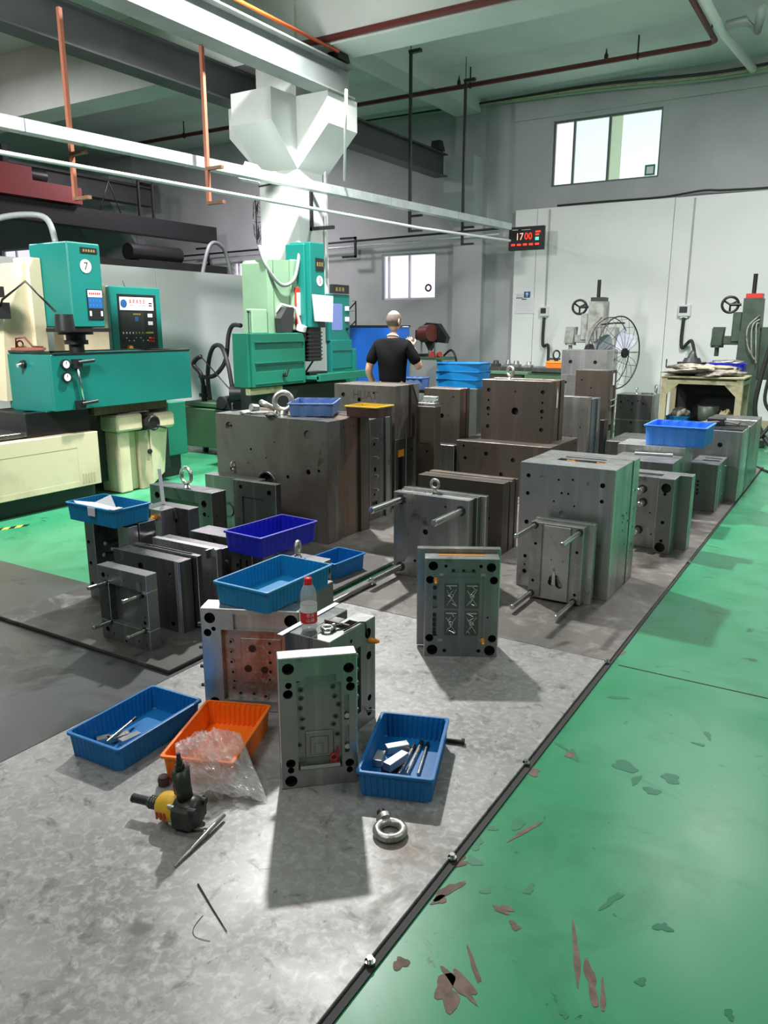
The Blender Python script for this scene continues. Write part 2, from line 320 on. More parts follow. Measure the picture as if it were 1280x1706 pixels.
            b0 = len(pts); pts += pl; ed += [(b0+i, b0+(i+1) % len(pl)) for i in range(len(pl))]; polys.append((pl, dep, mb, sh[0] == 'c'))
        r_ = geometry.delaunay_2d_cdt([Vector(p) for p in pts], ed, [], 1, 1e-7, False)
        def inside(p, pl):
            c_ = False; j = len(pl)-1
            for i in range(len(pl)):
                if ((pl[i][1] > p[1]) != (pl[j][1] > p[1])) and p[0] < (pl[j][0]-pl[i][0])*(p[1]-pl[i][1])/(pl[j][1]-pl[i][1]+1e-12)+pl[i][0]: c_ = not c_
                j = i
            return c_
        vv = r_[0]; keep = []
        for f in r_[2]:
            cx = sum(vv[i][0] for i in f)/len(f); cy = sum(vv[i][1] for i in f)/len(f)
            if not any(inside((cx, cy), q[0]) for q in polys): keep.append(list(f))
        s.add([g3(p[0], p[1]) for p in vv], keep, m)
        for pl, dep, mb, rnd in polys:
            n = len(pl); v = [g3(*p) for p in pl]+[g3(p[0], p[1], dep) for p in pl]
            s.add(v, [[j, (j+1) % n, n+(j+1) % n, n+j][::-1] for j in range(n)][::-1], mb if rnd else m, rnd)
            s.add([g3(p[0], p[1], dep) for p in pl], [list(range(n))], mb)
        return s
    def slab(s, x0, x1, y0, y1, z0, z1, F=(), R=(), T=(), b=0.002, m=0, edge=None):
        """chamfered plate with recesses in its front (-y), right (+x) and top faces"""
        s.box(x0, x1, y0, y1, z0, z1, m, b)
        if edge is not None:
            for i in range(len(s.m)-20, len(s.m)): s.m[i] = edge
        # drop the three plain faces (front, right, top) and lay the pierced ones
        n0 = len(s.f)-26
        drop = []
        if F: drop.append(n0+2)
        if T: drop.append(n0+1)
        if R: drop.append(n0+5)
        for i in sorted(drop, reverse=True): del s.f[i]; del s.m[i]; del s.s[i]
        if F: s.face((x0+b, y0, z0+b), (1, 0, 0), (0, 0, 1), x1-x0-2*b, z1-z0-2*b, F, m)
        if R: s.face((x1, y0+b, z0+b), (0, 1, 0), (0, 0, 1), y1-y0-2*b, z1-z0-2*b, R, m)
        if T: s.face((x0+b, y0+b, z1), (1, 0, 0), (0, 1, 0), x1-x0-2*b, y1-y0-2*b, T, m)
        return s
    def build(s, name, mats, parent=None, label=None):
        me = bpy.data.meshes.new(name); me.from_pydata(s.v, [], s.f)
        mats = mats if isinstance(mats, (list, tuple)) else [mats]
        for x in mats: me.materials.append(M[x] if isinstance(x, str) else x)
        me.polygons.foreach_set('material_index', [min(i, len(mats)-1) for i in s.m]); me.polygons.foreach_set('use_smooth', s.s)
        me.update(); o = bpy.data.objects.new(name, me); C.objects.link(o)
        if parent: o.parent = parent
        if label: o['label'] = label
        return o
def thing(name, label, cat, loc=(0, 0, 0), rot=0.0, group=None):
    o = bpy.data.objects.new(name, None); C.objects.link(o); o.empty_display_size = 0.1
    o.location = loc; o.rotation_euler = (0, 0, math.radians(rot)); o['label'] = label; o['category'] = cat
    if group: o['group'] = group
    return o
def tag(o, label, cat, group=None):
    o['label'] = label; o['category'] = cat
    if group: o['group'] = group
    return o
def struct(o, k='structure'): o['kind'] = k; return o
def copy_tree(o, parent=None):
    c = o.copy(); C.objects.link(c); c.parent = parent
    for ch in list(o.children): copy_tree(ch, c)
    return c
def text_mesh(s, size, font_x=1.0):
    cu = bpy.data.curves.new('t', 'FONT'); cu.body = s; cu.size = size; cu.align_x = 'CENTER'; cu.align_y = 'CENTER'
    cu.resolution_u = 2
    o = bpy.data.objects.new('t', cu); C.objects.link(o); dg = bpy.context.evaluated_depsgraph_get()
    me = bpy.data.meshes.new_from_object(o.evaluated_get(dg)); C.objects.unlink(o); bpy.data.objects.remove(o)
    v = [p.co.copy() for p in me.vertices]; f = [list(q.vertices) for q in me.polygons]; bpy.data.meshes.remove(me)
    return [(p.x*font_x, p.y) for p in v], f
def text_on(mb, s, size, O, U, V, off=0.001, m=0, fx=1.0):
    v, f = text_mesh(s, size, fx); O = Vector(O); U = Vector(U); V = Vector(V); N = U.cross(V)
    mb.add([O+U*a+V*b+N*off for a, b in v], f, m)
def arc(c, r, a0, a1, n, plane='xz'):
    out = []
    for i in range(n+1):
        a = math.radians(a0+(a1-a0)*i/n); p, q = r*math.cos(a), r*math.sin(a)
        out.append(Vector(c)+(Vector((p, 0, q)) if plane == 'xz' else Vector((0, p, q)) if plane == 'yz' else Vector((p, q, 0))))
    return out
def bez(pts, n=8):
    pts = [Vector(p) for p in pts]; out = []
    for i in range(len(pts)-1):
        p0 = pts[max(0, i-1)]; p1 = pts[i]; p2 = pts[i+1]; p3 = pts[min(len(pts)-1, i+2)]
        for k in range(n):
            t = k/n
            out.append(0.5*((2*p1)+(p2-p0)*t+(2*p0-5*p1+4*p2-p3)*t*t+(3*p1-p0-3*p2+p3)*t**3))
    out.append(pts[-1]); return out
# ================================================================ SETTING
def wallbox(name, x0, x1, y0, y1, z0, z1, m, parent=None):
    return struct(MB().box(x0, x1, y0, y1, z0, z1).build(name, m, parent))
ZF = -0.015
struct(MB().box(-22, 7, -6, 14, ZF-0.1, ZF).build('floor', 'green_floor'))
# floor joint in the green paint
struct(MB().box(-0.86, 7, 3.575, 3.582, ZF, ZF+0.0015).build('trim_1', 'bore'))
wallbox('wall_right', 7, 7.1, -6, 14, ZF, 5.56, 'wall_grey'); wallbox('wall_back', -22, 7, -6.1, -6, ZF, 5.56, 'wall_grey'); wallbox('wall_left', -22.1, -22, -6, 14.2, ZF, 5.56, 'wall_grey')
struct(MB().box(-22, 7, -6, 14.2, 5.56, 5.76).build('ceiling', 'ceil'))
# end wall with its window openings recessed
wins = {'a': (-5.18, -3.33, 3.99, 5.06), 'b': (-8.70, -7.46, 2.12, 3.01), 'c': (-12.75, -12.3, 2.45, 3.03)}
p = onY(0, 388, 14); q = onY(72, 412, 14)
wins['d'] = (max(p.x, -21.8), q.x, 3.05, 3.7)
mb = MB(); mb.face((-22, 14, ZF), (1, 0, 0), (0, 0, 1), 29, 5.575, [('r', a+22, z0-ZF, b+22, z1-ZF, 0.14, 0) for a, b, z0, z1 in wins.values()])
mb.box(-22, 7, 14.15, 14.3, ZF, 5.56)
end_wall = struct(mb.build('wall_end', 'wall_grey'))
# horizontal drop (light band) above the big window
wallbox('trim_2', -5.9, 7, 13.96, 14.0, 5.13, 5.56, 'wall_grey')
# window a: sliding window, frosted panes
def window(n, r, cols, frame, bars, fw=0.035):
    x0, x1, z0, z1 = r
    root = thing('window_'+str(n), '', '', (x0, 14.10, z0)); del root['label'], root['category']; root['kind'] = 'structure'
    W, Hh = x1-x0, z1-z0
    f = MB(); f.box(0, W, -0.05, 0.02, 0, fw); f.box(0, W, -0.05, 0.02, Hh-fw, Hh); f.box(0, fw, -0.05, 0.02, fw, Hh-fw); f.box(W-fw, W, -0.05, 0.02, fw, Hh-fw)
    f.build('window_frame', frame, root)
    for b in bars: MB().box(W*b-fw/2, W*b+fw/2, -0.055, 0.02, fw, Hh-fw).build('window_mullion', frame, root)
    for a, b, m in cols: MB().box(W*a, W*b, 0.0, 0.008, fw, Hh-fw).build('pane', m, root)
    return root
wa = window(1, wins['a'], [(0, 0.19, 'pane_w'), (0.19, 0.52, 'pane_g'), (0.52, 0.64, 'pane_green'), (0.64, 1, 'pane_g')], 'alu', [0.2, 0.53])
window(2, wins['b'], [(0, 0.5, 'pane_w'), (0.5, 1, 'pane_w')], 'whiteframe', [0.11, 0.5])
window(3, wins['c'], [(0, 1, 'pane_w')], 'whiteframe', [0.3, 0.6])
window(4, wins['d'], [(0, 1, 'pane_w')], 'whiteframe', [0.3, 0.66])
# sticker on the window
s = MB(); s.face((0, 0, 0), (1, 0, 0), (0, 0, 1), 0.17, 0.17, [('r', 0.03, 0.03, 0.14, 0.14, 0.001, 1)]); o = s.build('window_sticker', ['teal', 'white'], wa); o.location = (1.60, -0.012, 0.05)
# small round emblem decal on the far window
mb = MB(); mb.torus((-7.66, 14.085, 2.34), (0, 1, 0), 0.06, 0.018, 20, 6); tag(mb.build('round_decal', 'dkmetal'), 'small dark ring shaped decal low on the right pane of the far window', 'decal')
# partitions of white panels
PZ = 3.63; PX = -5.77
part = thing('wall_partition_end', '', '', (0, 0, 0)); del part['label'], part['category']; part['kind'] = 'structure'
xs = [PX, -5.35, -3.0, -0.6, 1.8, 4.2, 6.98]
for a, b in zip(xs[:-1], xs[1:]): MB().box(a+0.004, b-0.004, 13.88, 13.955, ZF+0.12, PZ, 0, 0.003).build('wall_panel', 'wall_white', part)
struct(MB().box(PX, 6.98, 13.865, 13.955, ZF, ZF+0.12).build('baseboard_end', 'beige'))
part = thing('wall_partition_left', '', '', (0, 0, 0)); del part['label'], part['category']; part['kind'] = 'structure'
ys = [-5.9, -3.6, -1.2, 1.2, 3.6, 6.0, 7.6, 9.35]
for a, b in zip(ys[:-1], ys[1:]): MB().box(-8.38, -8.30, a+0.004, b-0.004, ZF+0.12, 2.35, 0, 0.003).build('wall_panel', 'wall_white', part)
struct(MB().box(-8.39, -8.28, -5.9, 9.35, ZF, ZF+0.12).build('baseboard_left', 'dkmetal'))
# column with its four-way corbel head
cx0, cx1, cy0, cy1 = -6.70, -6.10, 7.91, 8.51
col = MB(); col.box(cx0, cx1, cy0, cy1, ZF, 5.56)
e = 0.46; zb = 3.43; zc = 3.88; zt = 4.22
col.prism([(cx1-0.01, zb-0.01), (cx1+e, zc), (cx1+e, zt), (cx1-0.01, zt)], 'y', cy0, cy1)
col.prism([(cx0+0.01, zb-0.01), (cx0-e, zc), (cx0-e, zt), (cx0+0.01, zt)], 'y', cy0, cy1)
col.prism([(cy0+0.01, zb-0.01), (cy0-e, zc), (cy0-e, zt), (cy0+0.01, zt)], 'x', cx0, cx1)
struct(col.build('wall_column', 'column'))
def pilaster(name, x0, x1, y0, ztop, zb, out, m='column', cm=0.3):
    mb = MB(); mb.box(x0, x1, y0, 14.0, ZF, 5.56)
    mb.prism([(y0+0.01, zb), (y0-out, zb+out*1.25), (y0-out, ztop), (y0+0.01, ztop)], 'x', x0, x1)
    return struct(mb.build(name, m))
pilaster('wall_pilaster_right', -7.0, -6.40, 13.85, 4.55, 3.40, 0.45, 'wall_grey')
p0 = onY(182, 350, 13.5); p1 = onY(244, 350, 13.5)
pilaster('wall_pilaster_left', -17.2, -15.6, 13.75, 5.0, 3.5, 0.7, 'wall_grey')
# concrete beams under the ceiling
wallbox('trim_3', -6.1, 7, 7.95, 8.45, 4.69, 5.56, 'ceil'); wallbox('trim_4', -22, -6.7, 7.95, 8.45, 4.69, 5.56, 'ceil')
wallbox('trim_5', -7.0, -6.5, 8.52, 13.84, 5.33, 5.56, 'ceil')  # added beam, keeps lamp light off the ceiling to its left
# steel floor plates
struct(MB().box(-2.60, -0.915, -0.6, 3.563, ZF+0.002, 0, 0, 0.002).build('floor_plate', 'plate_light'))
struct(MB().box(-2.60, -0.905, 3.570, 9.9, ZF+0.002, -0.001, 0, 0.002).build('floor_plate', 'plate_brown'))
struct(MB().box(-5.2, -2.605, -0.6, 3.0, ZF+0.002, -0.002, 0, 0.002).build('floor_plate', 'plate_dark'))
struct(MB().box(-3.99, -2.63, 2.325, 4.42, 0.0, 0.02, 0, 0.003).build('floor_plate', 'plate_raised'))
struct(MB().box(-4.9, -2.61, 4.45, 9.9, ZF+0.002, -0.001, 0, 0.002).build('floor_plate', 'plate_brown'))
# dark kerb gap line along the green floor
struct(MB().box(-0.913, -0.890, -0.6, 9.9, ZF, ZF+0.006).build('trim_7', 'bore'))
# bolts holding the plate edge
for (px, py), bl_ in zip(((748, 1425), (610, 1597), (872, 1268), (1008, 1101), (1145, 935)), ('second steel bolt from the bottom on the right edge of the floor plates', 'lowest steel bolt on the right edge of the floor plates', 'third steel bolt from the bottom on the right edge of the floor plates', 'steel bolt at the seam between the light and brown floor plates', 'farthest steel bolt on the right edge of the brown floor plate')):
    q = P(px, py); b = MB(); b.cyl((0, 0, 0), (0, 0, 0.006), 0.014, n=10); b.cyl((0, 0, 0.006), (0, 0, 0.016), 0.009, n=6)
    o = b.build('plate_bolt', 'chrome'); o.location = (q.x+0.012, q.y, -0.006); tag(o, bl_, 'bolt', 'bolts along the plate edge')
# paint chips and dark spills on the green floor (flat, with shapes of their own)
def blobs(name, m, items, z):
    mb = MB()
    for px, py, rx, ry, ang_, rough in items:
        c = P(px, py, ZF); n = 26; a0 = math.radians(ang_); pts = []; q1, q2, q3 = random.uniform(0, 6), random.uniform(0, 6), random.uniform(0, 6)
        for i in range(n):
            a = 2*math.pi*i/n; k = 1+rough*(.55*math.sin(2*a+q1)+.4*math.sin(3*a+q2)+.3*math.sin(5*a+q3)+.2*(random.random()-.5))
            x, y = rx*k*math.cos(a), ry*k*math.sin(a); pts.append((c.x+x*math.cos(a0)-y*math.sin(a0), c.y+x*math.sin(a0)+y*math.cos(a0), z))
        mb.add(pts, [list(range(n))])
    o = mb.build(name, m); o['kind'] = 'stuff'; return o
o = blobs('paint_chips', 'stain_brown', [(768, 1640, 0.018, 0.07, 62, .5), (745, 1652, .03, .05, 20, .5), (790, 1610, .008, .05, 40, .4), (668, 1605, .022, .018, 0, .5), (838, 1515, .03, .014, 0, .6), (858, 1543, .014, .014, 0, .6),
    (746, 1484, .02, .045, -20, .5), (757, 1436, .05, .018, 40, .5), (885, 1284, .03, .03, 0, .6), (960, 1590, .008, .10, 20, .4), (985, 1635, .014, .06, 28, .5), (1005, 1660, .006, .05, 20, .4), (875, 1385, .008, .08, -18, .4), (1030, 1088, .03, .03, 0, .5), (732, 1500, .03, .012, 50, .5), (950, 1258, .012, .03, 0, .5)], ZF+0.0012)
tag(o, 'brown bare patches where the green floor paint has chipped off', 'paint chips')
o = blobs('floor_stains', 'stain_green', [(1042, 1277, .03, .055, 75, .35), (1118, 1297, .035, .03, 0, .3), (1086, 1318, .025, .025, 30, .4), (1060, 1300, .012, .04, 0, .4), (863, 1373, .022, .03, 0, .35), (820, 1380, .016, .014, 0, .35), (795, 1405, .018, .03, 20, .4), (790, 1435, .022, .022, 0, .4),
    (955, 1257, .02, .035, 30, .5), (935, 1243, .01, .03, 70, .4), (882, 1482, .014, .02, 0, .5), (1020, 1500, .012, .04, -20, .6), (810, 1484, .012, .018, 0, .5), (1068, 1636, .014, .012, 0, .5), (1215, 1690, .012, .014, 0, .5), (1030, 1162, .05, .012, 20, .4), (1180, 1225, .012, .03, 10, .6), (1165, 1240, .02, .012, 0, .5), (1105, 1545, .02, .018, 0, .6), (940, 1690, .01, .01, 0, .5)], ZF+0.0010)
tag(o, 'dark green damp marks scattered over the green floor', 'floor stains')
# yellow and black tape on the far-left floor
a = P(0, 882, ZF); b = P(105, 866, ZF); d = (b-a); L = d.length; d.normalize(); nrm = Vector((-d.y, d.x, 0))*0.03
mb = MB()
for k in range(10):
    q0 = a+d*(L*k/10-0.3); q1 = a+d*(L*(k+1)/10-0.3)
    mb.add([q0-nrm+Vector((0, 0, .001)), q1-nrm+Vector((0, 0, .001)), q1+nrm+Vector((0, 0, .001))+d*0.04, q0+nrm+Vector((0, 0, .001))+d*0.04], [(0, 1, 2, 3)], k % 2)
o = mb.build('floor_tape', ['rackyellow', 'black']); tag(o, 'yellow and black striped tape on the green floor at the far left', 'tape')
# ================================================================ OVERHEAD STEEL
def ibeam(name, x, y0, y1, z0, z1, hw, m, label, stop=None):
    r = thing(name, label, 'crane beam', (x, y0, z0)); Ln = y1-y0; h = z1-z0
    b = MB(); b.box(-0.04, 0.04, 0, Ln, 0.02, h-0.02); b.box(-hw, hw, 0, Ln, 0, 0.02); b.box(-hw, hw, 0, Ln, h-0.02, h); b.build('steel_girder', m, r)
    MB().box(-0.03, 0.03, 0, Ln, h, h+0.05).build('crane_rail', 'beam_dark', r)
    if stop: MB().prism([(Ln-0.28, h+.05), (Ln-0.24, h+0.20), (Ln-0.12, h+0.20), (Ln-.02, h+.05)], 'x', -0.08, 0.08).build('end_stop', 'black', r)
    return r
r = ibeam('runway_beam', -5.72, 0.5, 8.40, 4.22, 4.56, 0.13, 'beam', 'light grey runway beam with an orange strip ending on the column head', True)
b = MB(); b.tube([(0.10, 0, 0.44), (0.10, 7.6, 0.44)], 0.018, 8); b.build('conductor_strip', 'orange_rail', r)
ibeam('runway_beam', -7.02, 0.5, 13.35, 4.22, 4.60, 0.13, 'beam_dark', 'dark runway beam passing behind the column head to the far corbel', True)
ibeam('runway_beam', -14.2, 0.5, 13.0, 4.20, 4.58, 0.14, 'beam_dark', 'black runway beam in the far left bay ending on the left wall corbel', True)
# dark girder with the red crane in the far-left bay
r = thing('bridge_crane', 'red overhead crane on a long dark girder at the far left', 'crane', (-12.4, 6.0, 3.35))
MB().box(-0.15, 0.15, 0, 7.0, -0.02, 0.30).build('girder', 'black', r)
g_ = MB(); g_.box(-0.25, 0.25, 1.0, 3.55, 0.33, 0.60); g_.box(-0.25, 0.25, 1.0, 2.6, 0.60, 0.80); g_.build('trolley_body', 'red', r)
mo = MB(); MB().box(-0.1, 0.1, 2.2, 2.3, 0.8, 1.1).build('motor_bracket', 'black', r); mo.cyl((0, 2.6, 0.72), (0, 3.0, 0.72), 0.11, n=12); mo.build('hoist_motor', 'black', r)
fr = MB()
for y in (5.05, 5.4): fr.box(-0.02, 0.02, y-0.02, y+0.02, 0.3, 0.98)
fr.box(-0.02, 0.02, 5.05, 5.4, 0.95, 0.99); MB().tube([(0, 4.1, 0.3), (0, 4.35, 0.85), (0, 4.6, 0.3)], 0.012, 6).build('bracing_rod', 'black', r); fr.build('maintenance_frame', 'black', r)
r = thing('bridge_girder', 'dark red crane girder crossing high at the upper left', 'crane beam', (-14.0, 4.6, 4.69))
MB().box(0, 7.0, 0, 0.38, 0, 0.42).build('girder', 'red', r); MB().box(6.75, 7.1, -0.6, 1.0, 0.0, 0.22).build('end_carriage', 'red', r)
# dark ducts and shelving behind the left partition
r = thing('dark_machine', 'dark machine tops and hoses rising behind the left partition', 'machine', (-13.5, 8.6, ZF))
b = MB(); b.box(0, 2.2, 0, 2.0, 0, 2.75); b.build('body', 'dkmetal', r)
b = MB(); b.cyl((1.2, 2.0, 3.0), (1.2, 3.3, 3.0), 0.16); b.box(0.9, 1.5, 2.0, 4.4, 2.3, 2.85); b.build('motor', 'black', r)
MB().tube(bez([(1.9, 3.2, 2.5), (1.9, 3.5, 3.2), (1.9, 3.9, 3.15), (1.9, 4.1, 2.6)]), 0.04).build('hose', 'beam', r)
# pipes
def pipe(pts, r_, m, name, label, cat='pipe', hang=(), parts=None):
    root = thing(name, label, cat, pts[0]); o = Vector(pts[0])
    MB().tube([Vector(p)-o for p in pts], r_, 10).build('pipe_run', m, root)
    for hx in hang:
        h_ = Vector(hx)-o; b = MB(); b.cyl(h_, h_+Vector((0, 0, 5.56-hx[2])), 0.012, n=6); b.torus(h_, (1, 0, 0), r_+0.008, 0.01, 14, 6); b.build('pipe_hanger', 'black', root)
    for hx in (parts or ()):
        h_ = Vector(hx)-o; b = MB(); b.cyl(h_, h_+Vector((0, 0, 0.06)), 0.03, n=8); b.cyl(h_+Vector((0, 0, 0.06)), h_+Vector((0, 0, 0.14)), 0.02, 0.004, n=8); b.build('sprinkler_head', 'black', root)
    return root
pipe([(-14.5, 12.15, 5.3), (-2.35, 12.15, 5.3), (-2.27, 12.08, 5.3), (-2.27, 8.5, 5.3)], 0.036, 'redpipe', 'sprinkler_pipe', 'dark red sprinkler pipe turning at a right angle below the ceiling', hang=[(-3.3, 12.15, 5.3), (-5.9, 12.15, 5.3), (-9.3, 12.15, 5.3), (-2.27, 11.8, 5.3), (-12.2, 12.15, 5.3)], parts=[(-3.75, 12.15, 5.33), (-6.1, 12.15, 5.33)])
pipe([(-6.08, 7.90, 4.74), (6.9, 7.90, 4.74)], 0.036, 'redpipe', 'sprinkler_pipe', 'dark red pipe running along the bottom edge of the big ceiling beam')
q0 = P(40, 196, 5.3); q1 = P(295, 140, 5.3)
pipe([(q0.x-1, q1.y, 5.3), (-7.05, q1.y, 5.3)], 0.036, 'black', 'sprinkler_pipe', 'black pipe crossing the dark ceiling at the upper left')
q = P(1175, 0, 5.3); q2 = P(1205, 55, 5.3); q3 = onY(1255, 115, 13.6)
pipe([q+(q-q2)*2, q2, (q3.x, q3.y, q3.z)], 0.055, 'wall_white', 'drain_pipe', 'white drain pipe slanting from the ceiling to the end wall')
a1 = P(1212, 43, 5.3); a2 = P(1240, 35, 5.3); a3 = P(1262, 50, 5.3); a4 = P(1270, 15, 5.3)
pipe([a1, a2, a3, a4], 0.06, 'wall_grey', 'drain_pipe', 'short grey drain elbow at the upper right corner of the ceiling')
cb = thing('cable_bundle', 'bundle of black and cream cables along the top of the end wall', 'cable', (-10, 13.74, 5.43))
for k, (dz, m) in enumerate(((0.03, 'black'), (-0.02, 'tablecream'), (-0.06, 'palegreen'))):
    MB().tube(bez([(0, 0, 0.05+dz*.3), (3, 0.05, 0.03+dz*.3), (5.6, 0.0, 0.0+dz), (7.6, 0, -0.10+dz), (9.5, 0, -0.03+dz), (11, 0, -0.05+dz)]), 0.016 if k else 0.022, 6).build('cable', m, cb)
# galvanised cable tray and lamp rail crossing below
def tray(pts, r_label):
    o = Vector(pts[0]); root = thing('cable_tray', r_label, 'cable tray', o)
    a = Vector(pts[0]); b_ = Vector(pts[1]); d = (b_-a); L = d.length; ang_ = math.degrees(math.atan2(-d.x, d.y)); root.rotation_euler = (0, 0, math.radians(ang_))
    s = d.z/L
    t = MB()
    n = 6
    for k in range(n):
        y0, y1 = L*k/n, L*(k+1)/n-0.01
        t.add([(0.06, y0, s*y0-0.05), (0.06, y1, s*y1-0.05), (0.06, y1, s*y1+0.05), (0.06, y0, s*y0+0.05), (-0.06, y0, s*y0-0.05), (-0.06, y1, s*y1-0.05), (-0.06, y1, s*y1+0.05), (-0.06, y0, s*y0+0.05)],
              [(0, 1, 2, 3), (4, 7, 6, 5), (0, 4, 5, 1), (3, 2, 6, 7), (0, 3, 7, 4), (1, 5, 6, 2)])
    t.build('tray_body', 'galv', root); return root
ta = P(2, 203, 3.2); tb = P(848, 378, 3.2)
ta = ta+(ta-tb).normalized()*1.5
tray([ta, tb], 'long galvanised cable tray crossing the hall in front of the column')
ra = P(2, 254, 2.85); rb = P(700, 380, 2.85); rc = P(850, 401, 2.85)
o = MB().tube([ra+(ra-rb).normalized()*1.5, ra, P(430, 331, 2.85), rb, rc], 0.018, 8).build('white_conduit', 'white'); tag(o, 'thin white conduit pipe running below the galvanised cable tray', 'pipe')
o = MB().box(-5.9+0.15, -5.2, 13.3, 13.36, 3.12, 3.2).build('cable_tray', 'galv'); tag(o, 'short horizontal cable tray piece reaching the digital clock', 'cable tray')
for (px, py, zt_, lab, m, zlow) in ((683, 350, 5.22, 'black drop rod left of the far wall corbel', 'black', 2.9), (771, 370, 5.23, 'black drop rod in front of the far wall corbel', 'black', 2.85),
                                    (118, 240, 4.30, 'rusty drop rod hanging at the upper left above the number 7 machine', 'copper', 2.72), (345, 266, 4.21, 'rusty drop rod hanging left of the column head', 'copper', 2.78)):
    q = P(px, py, 3.2); b = MB(); b.box(-0.018, 0.018, -0.018, 0.018, zlow, zt_); r = thing('drop_rod', lab, 'hanger', (q.x, q.y, 0)); b.build('rod', m, r)
    if m == 'black': MB().cyl((0, 0, zt_), (0, 0, 5.56), .006, n=6).build('ceiling_stud', 'black', r)
    
    for z_ in (3.10, zlow): MB().box(-0.01, 0.20, -0.02, 0.02, z_, z_+0.03).build('bracket', 'black' if m == 'black' else 'wood', r)
    if m == 'black': MB().box(-0.02, 0.16, -0.03, 0.03, zt_-0.02, zt_+0.02).build('top_clamp', 'black', r)
# bracket holding the tray on the column
q = onX(519, 322, -6.08)
r = thing('tray_bracket', 'black square bracket on the column carrying the cable tray', 'bracket', (-6.10, q.y, 2.75))
b = MB(); b.box(0, 0.03, -0.02, 0.02, 0, 0.5); b.box(0, 0.35, -0.02, 0.02, 0.46, 0.5); b.box(0, 0.35, -0.02, 0.02, 0, 0.04); b.build('bracket_arm', 'black', r)
o = MB().tube([(-6.07, 8.42, 4.1), (-6.07, 8.42, 2.2)], 0.016, 8).build('conduit', 'white', None); tag(o, 'white vertical conduit on the right side of the column', 'pipe')
o = MB().tube(bez([(-6.70, 7.895, 3.28), (-6.3, 7.895, 3.30), (-6.085, 7.895, 3.31), (-6.085, 8.0, 3.29)]), 0.010, 6).build('wire', 'dkmetal'); tag(o, 'thin grey wire wrapped around the column below its head', 'cable')
o = MB().tube([P(577, 150, 4.0), P(574, 300, 3.32)], 0.016, 8).build('conduit', 'white'); tag(o, 'thin white drop pipe hanging right of the column head', 'pipe')
# white junction box left of column
q = P(415, 290, 3.3); r = thing('flood_lamp', 'small white lamp housing mounted left of the column below its head', 'lamp', (q.x, q.y, q.z)); r.rotation_euler = (0, 0, 0.5)
MB().prism([(-0.10, -0.06), (0.12, -0.1), (0.12, 0.08), (-0.02, 0.12)], 'y', -0.1, 0.1).build('lamp_housing', 'white', r)
MB().box(0.1, 0.32, -0.02, 0.02, -0.02, 0.02).build('lamp_arm', 'white', r)
# long horizontal pipes on the far end wall
for z, lab, m, r_ in ((3.22, 'thin dark conduit along the far end wall above the windows', 'black', 0.02), (3.12, 'thin pale conduit along the far end wall above the lit window', 'galv', 0.02)):
    o = MB().tube([(-15.4, 13.7, z-0.05), (-6.0, 13.7, z+0.1)], r_, 8).build('wall_conduit', m); tag(o, lab, 'pipe')
for x, k in ((-9.15, 'black clip bracket holding the wall conduits above the far window'), (-13.2, 'black clip bracket holding the wall conduits beside the column')):
    b = MB(); b.box(x, x+0.04, 13.66, 13.70, 2.95, 3.35); b.box(x-0.35, x+0.04, 13.66, 13.70, 3.31, 3.35); b.box(x-0.3, x+0.04, 13.66, 13.7, 2.95, 2.99); o = b.build('conduit_bracket', 'black'); tag(o, k, 'bracket')
# wall fan seen edge-on left of the column
q = P(430, 400, 2.9); r = thing('wall_fan', 'dark round fan mounted beside the column above the number 5 machine', 'fan', (-6.95, 8.3, 2.95)); r.rotation_euler = (0, 0, math.radians(-50))
b = MB()
for rr_ in (0.12, 0.22, 0.30): b.torus((0, -0.12, 0), (0, 1, 0), rr_, 0.005, 24, 5)
for k in range(12):
    a = math.pi*k/6; b.tube([(0, -0.16, 0), (0.2*math.cos(a), -0.15, 0.2*math.sin(a)), (0.30*math.cos(a), -0.1, 0.30*math.sin(a)), (0.1*math.cos(a), 0.0, 0.1*math.sin(a))], 0.003, 4)
b.build('fan_cage', 'black', r); b = MB(); b.cyl((0, -0.05, 0), (0, 0.12, 0), 0.08); b.build('fan_motor', 'black', r)
b = MB()
for k in range(3):
    a = 2*math.pi*k/3; b.add([(0.05*math.cos(a), -0.1, 0.05*math.sin(a)), (0.27*math.cos(a+.35), -0.12, 0.27*math.sin(a+.35)), (0.27*math.cos(a-.35), -0.08, 0.27*math.sin(a-.35))], [(0, 1, 2)])
b.build('fan_blade', 'dkmetal', r)
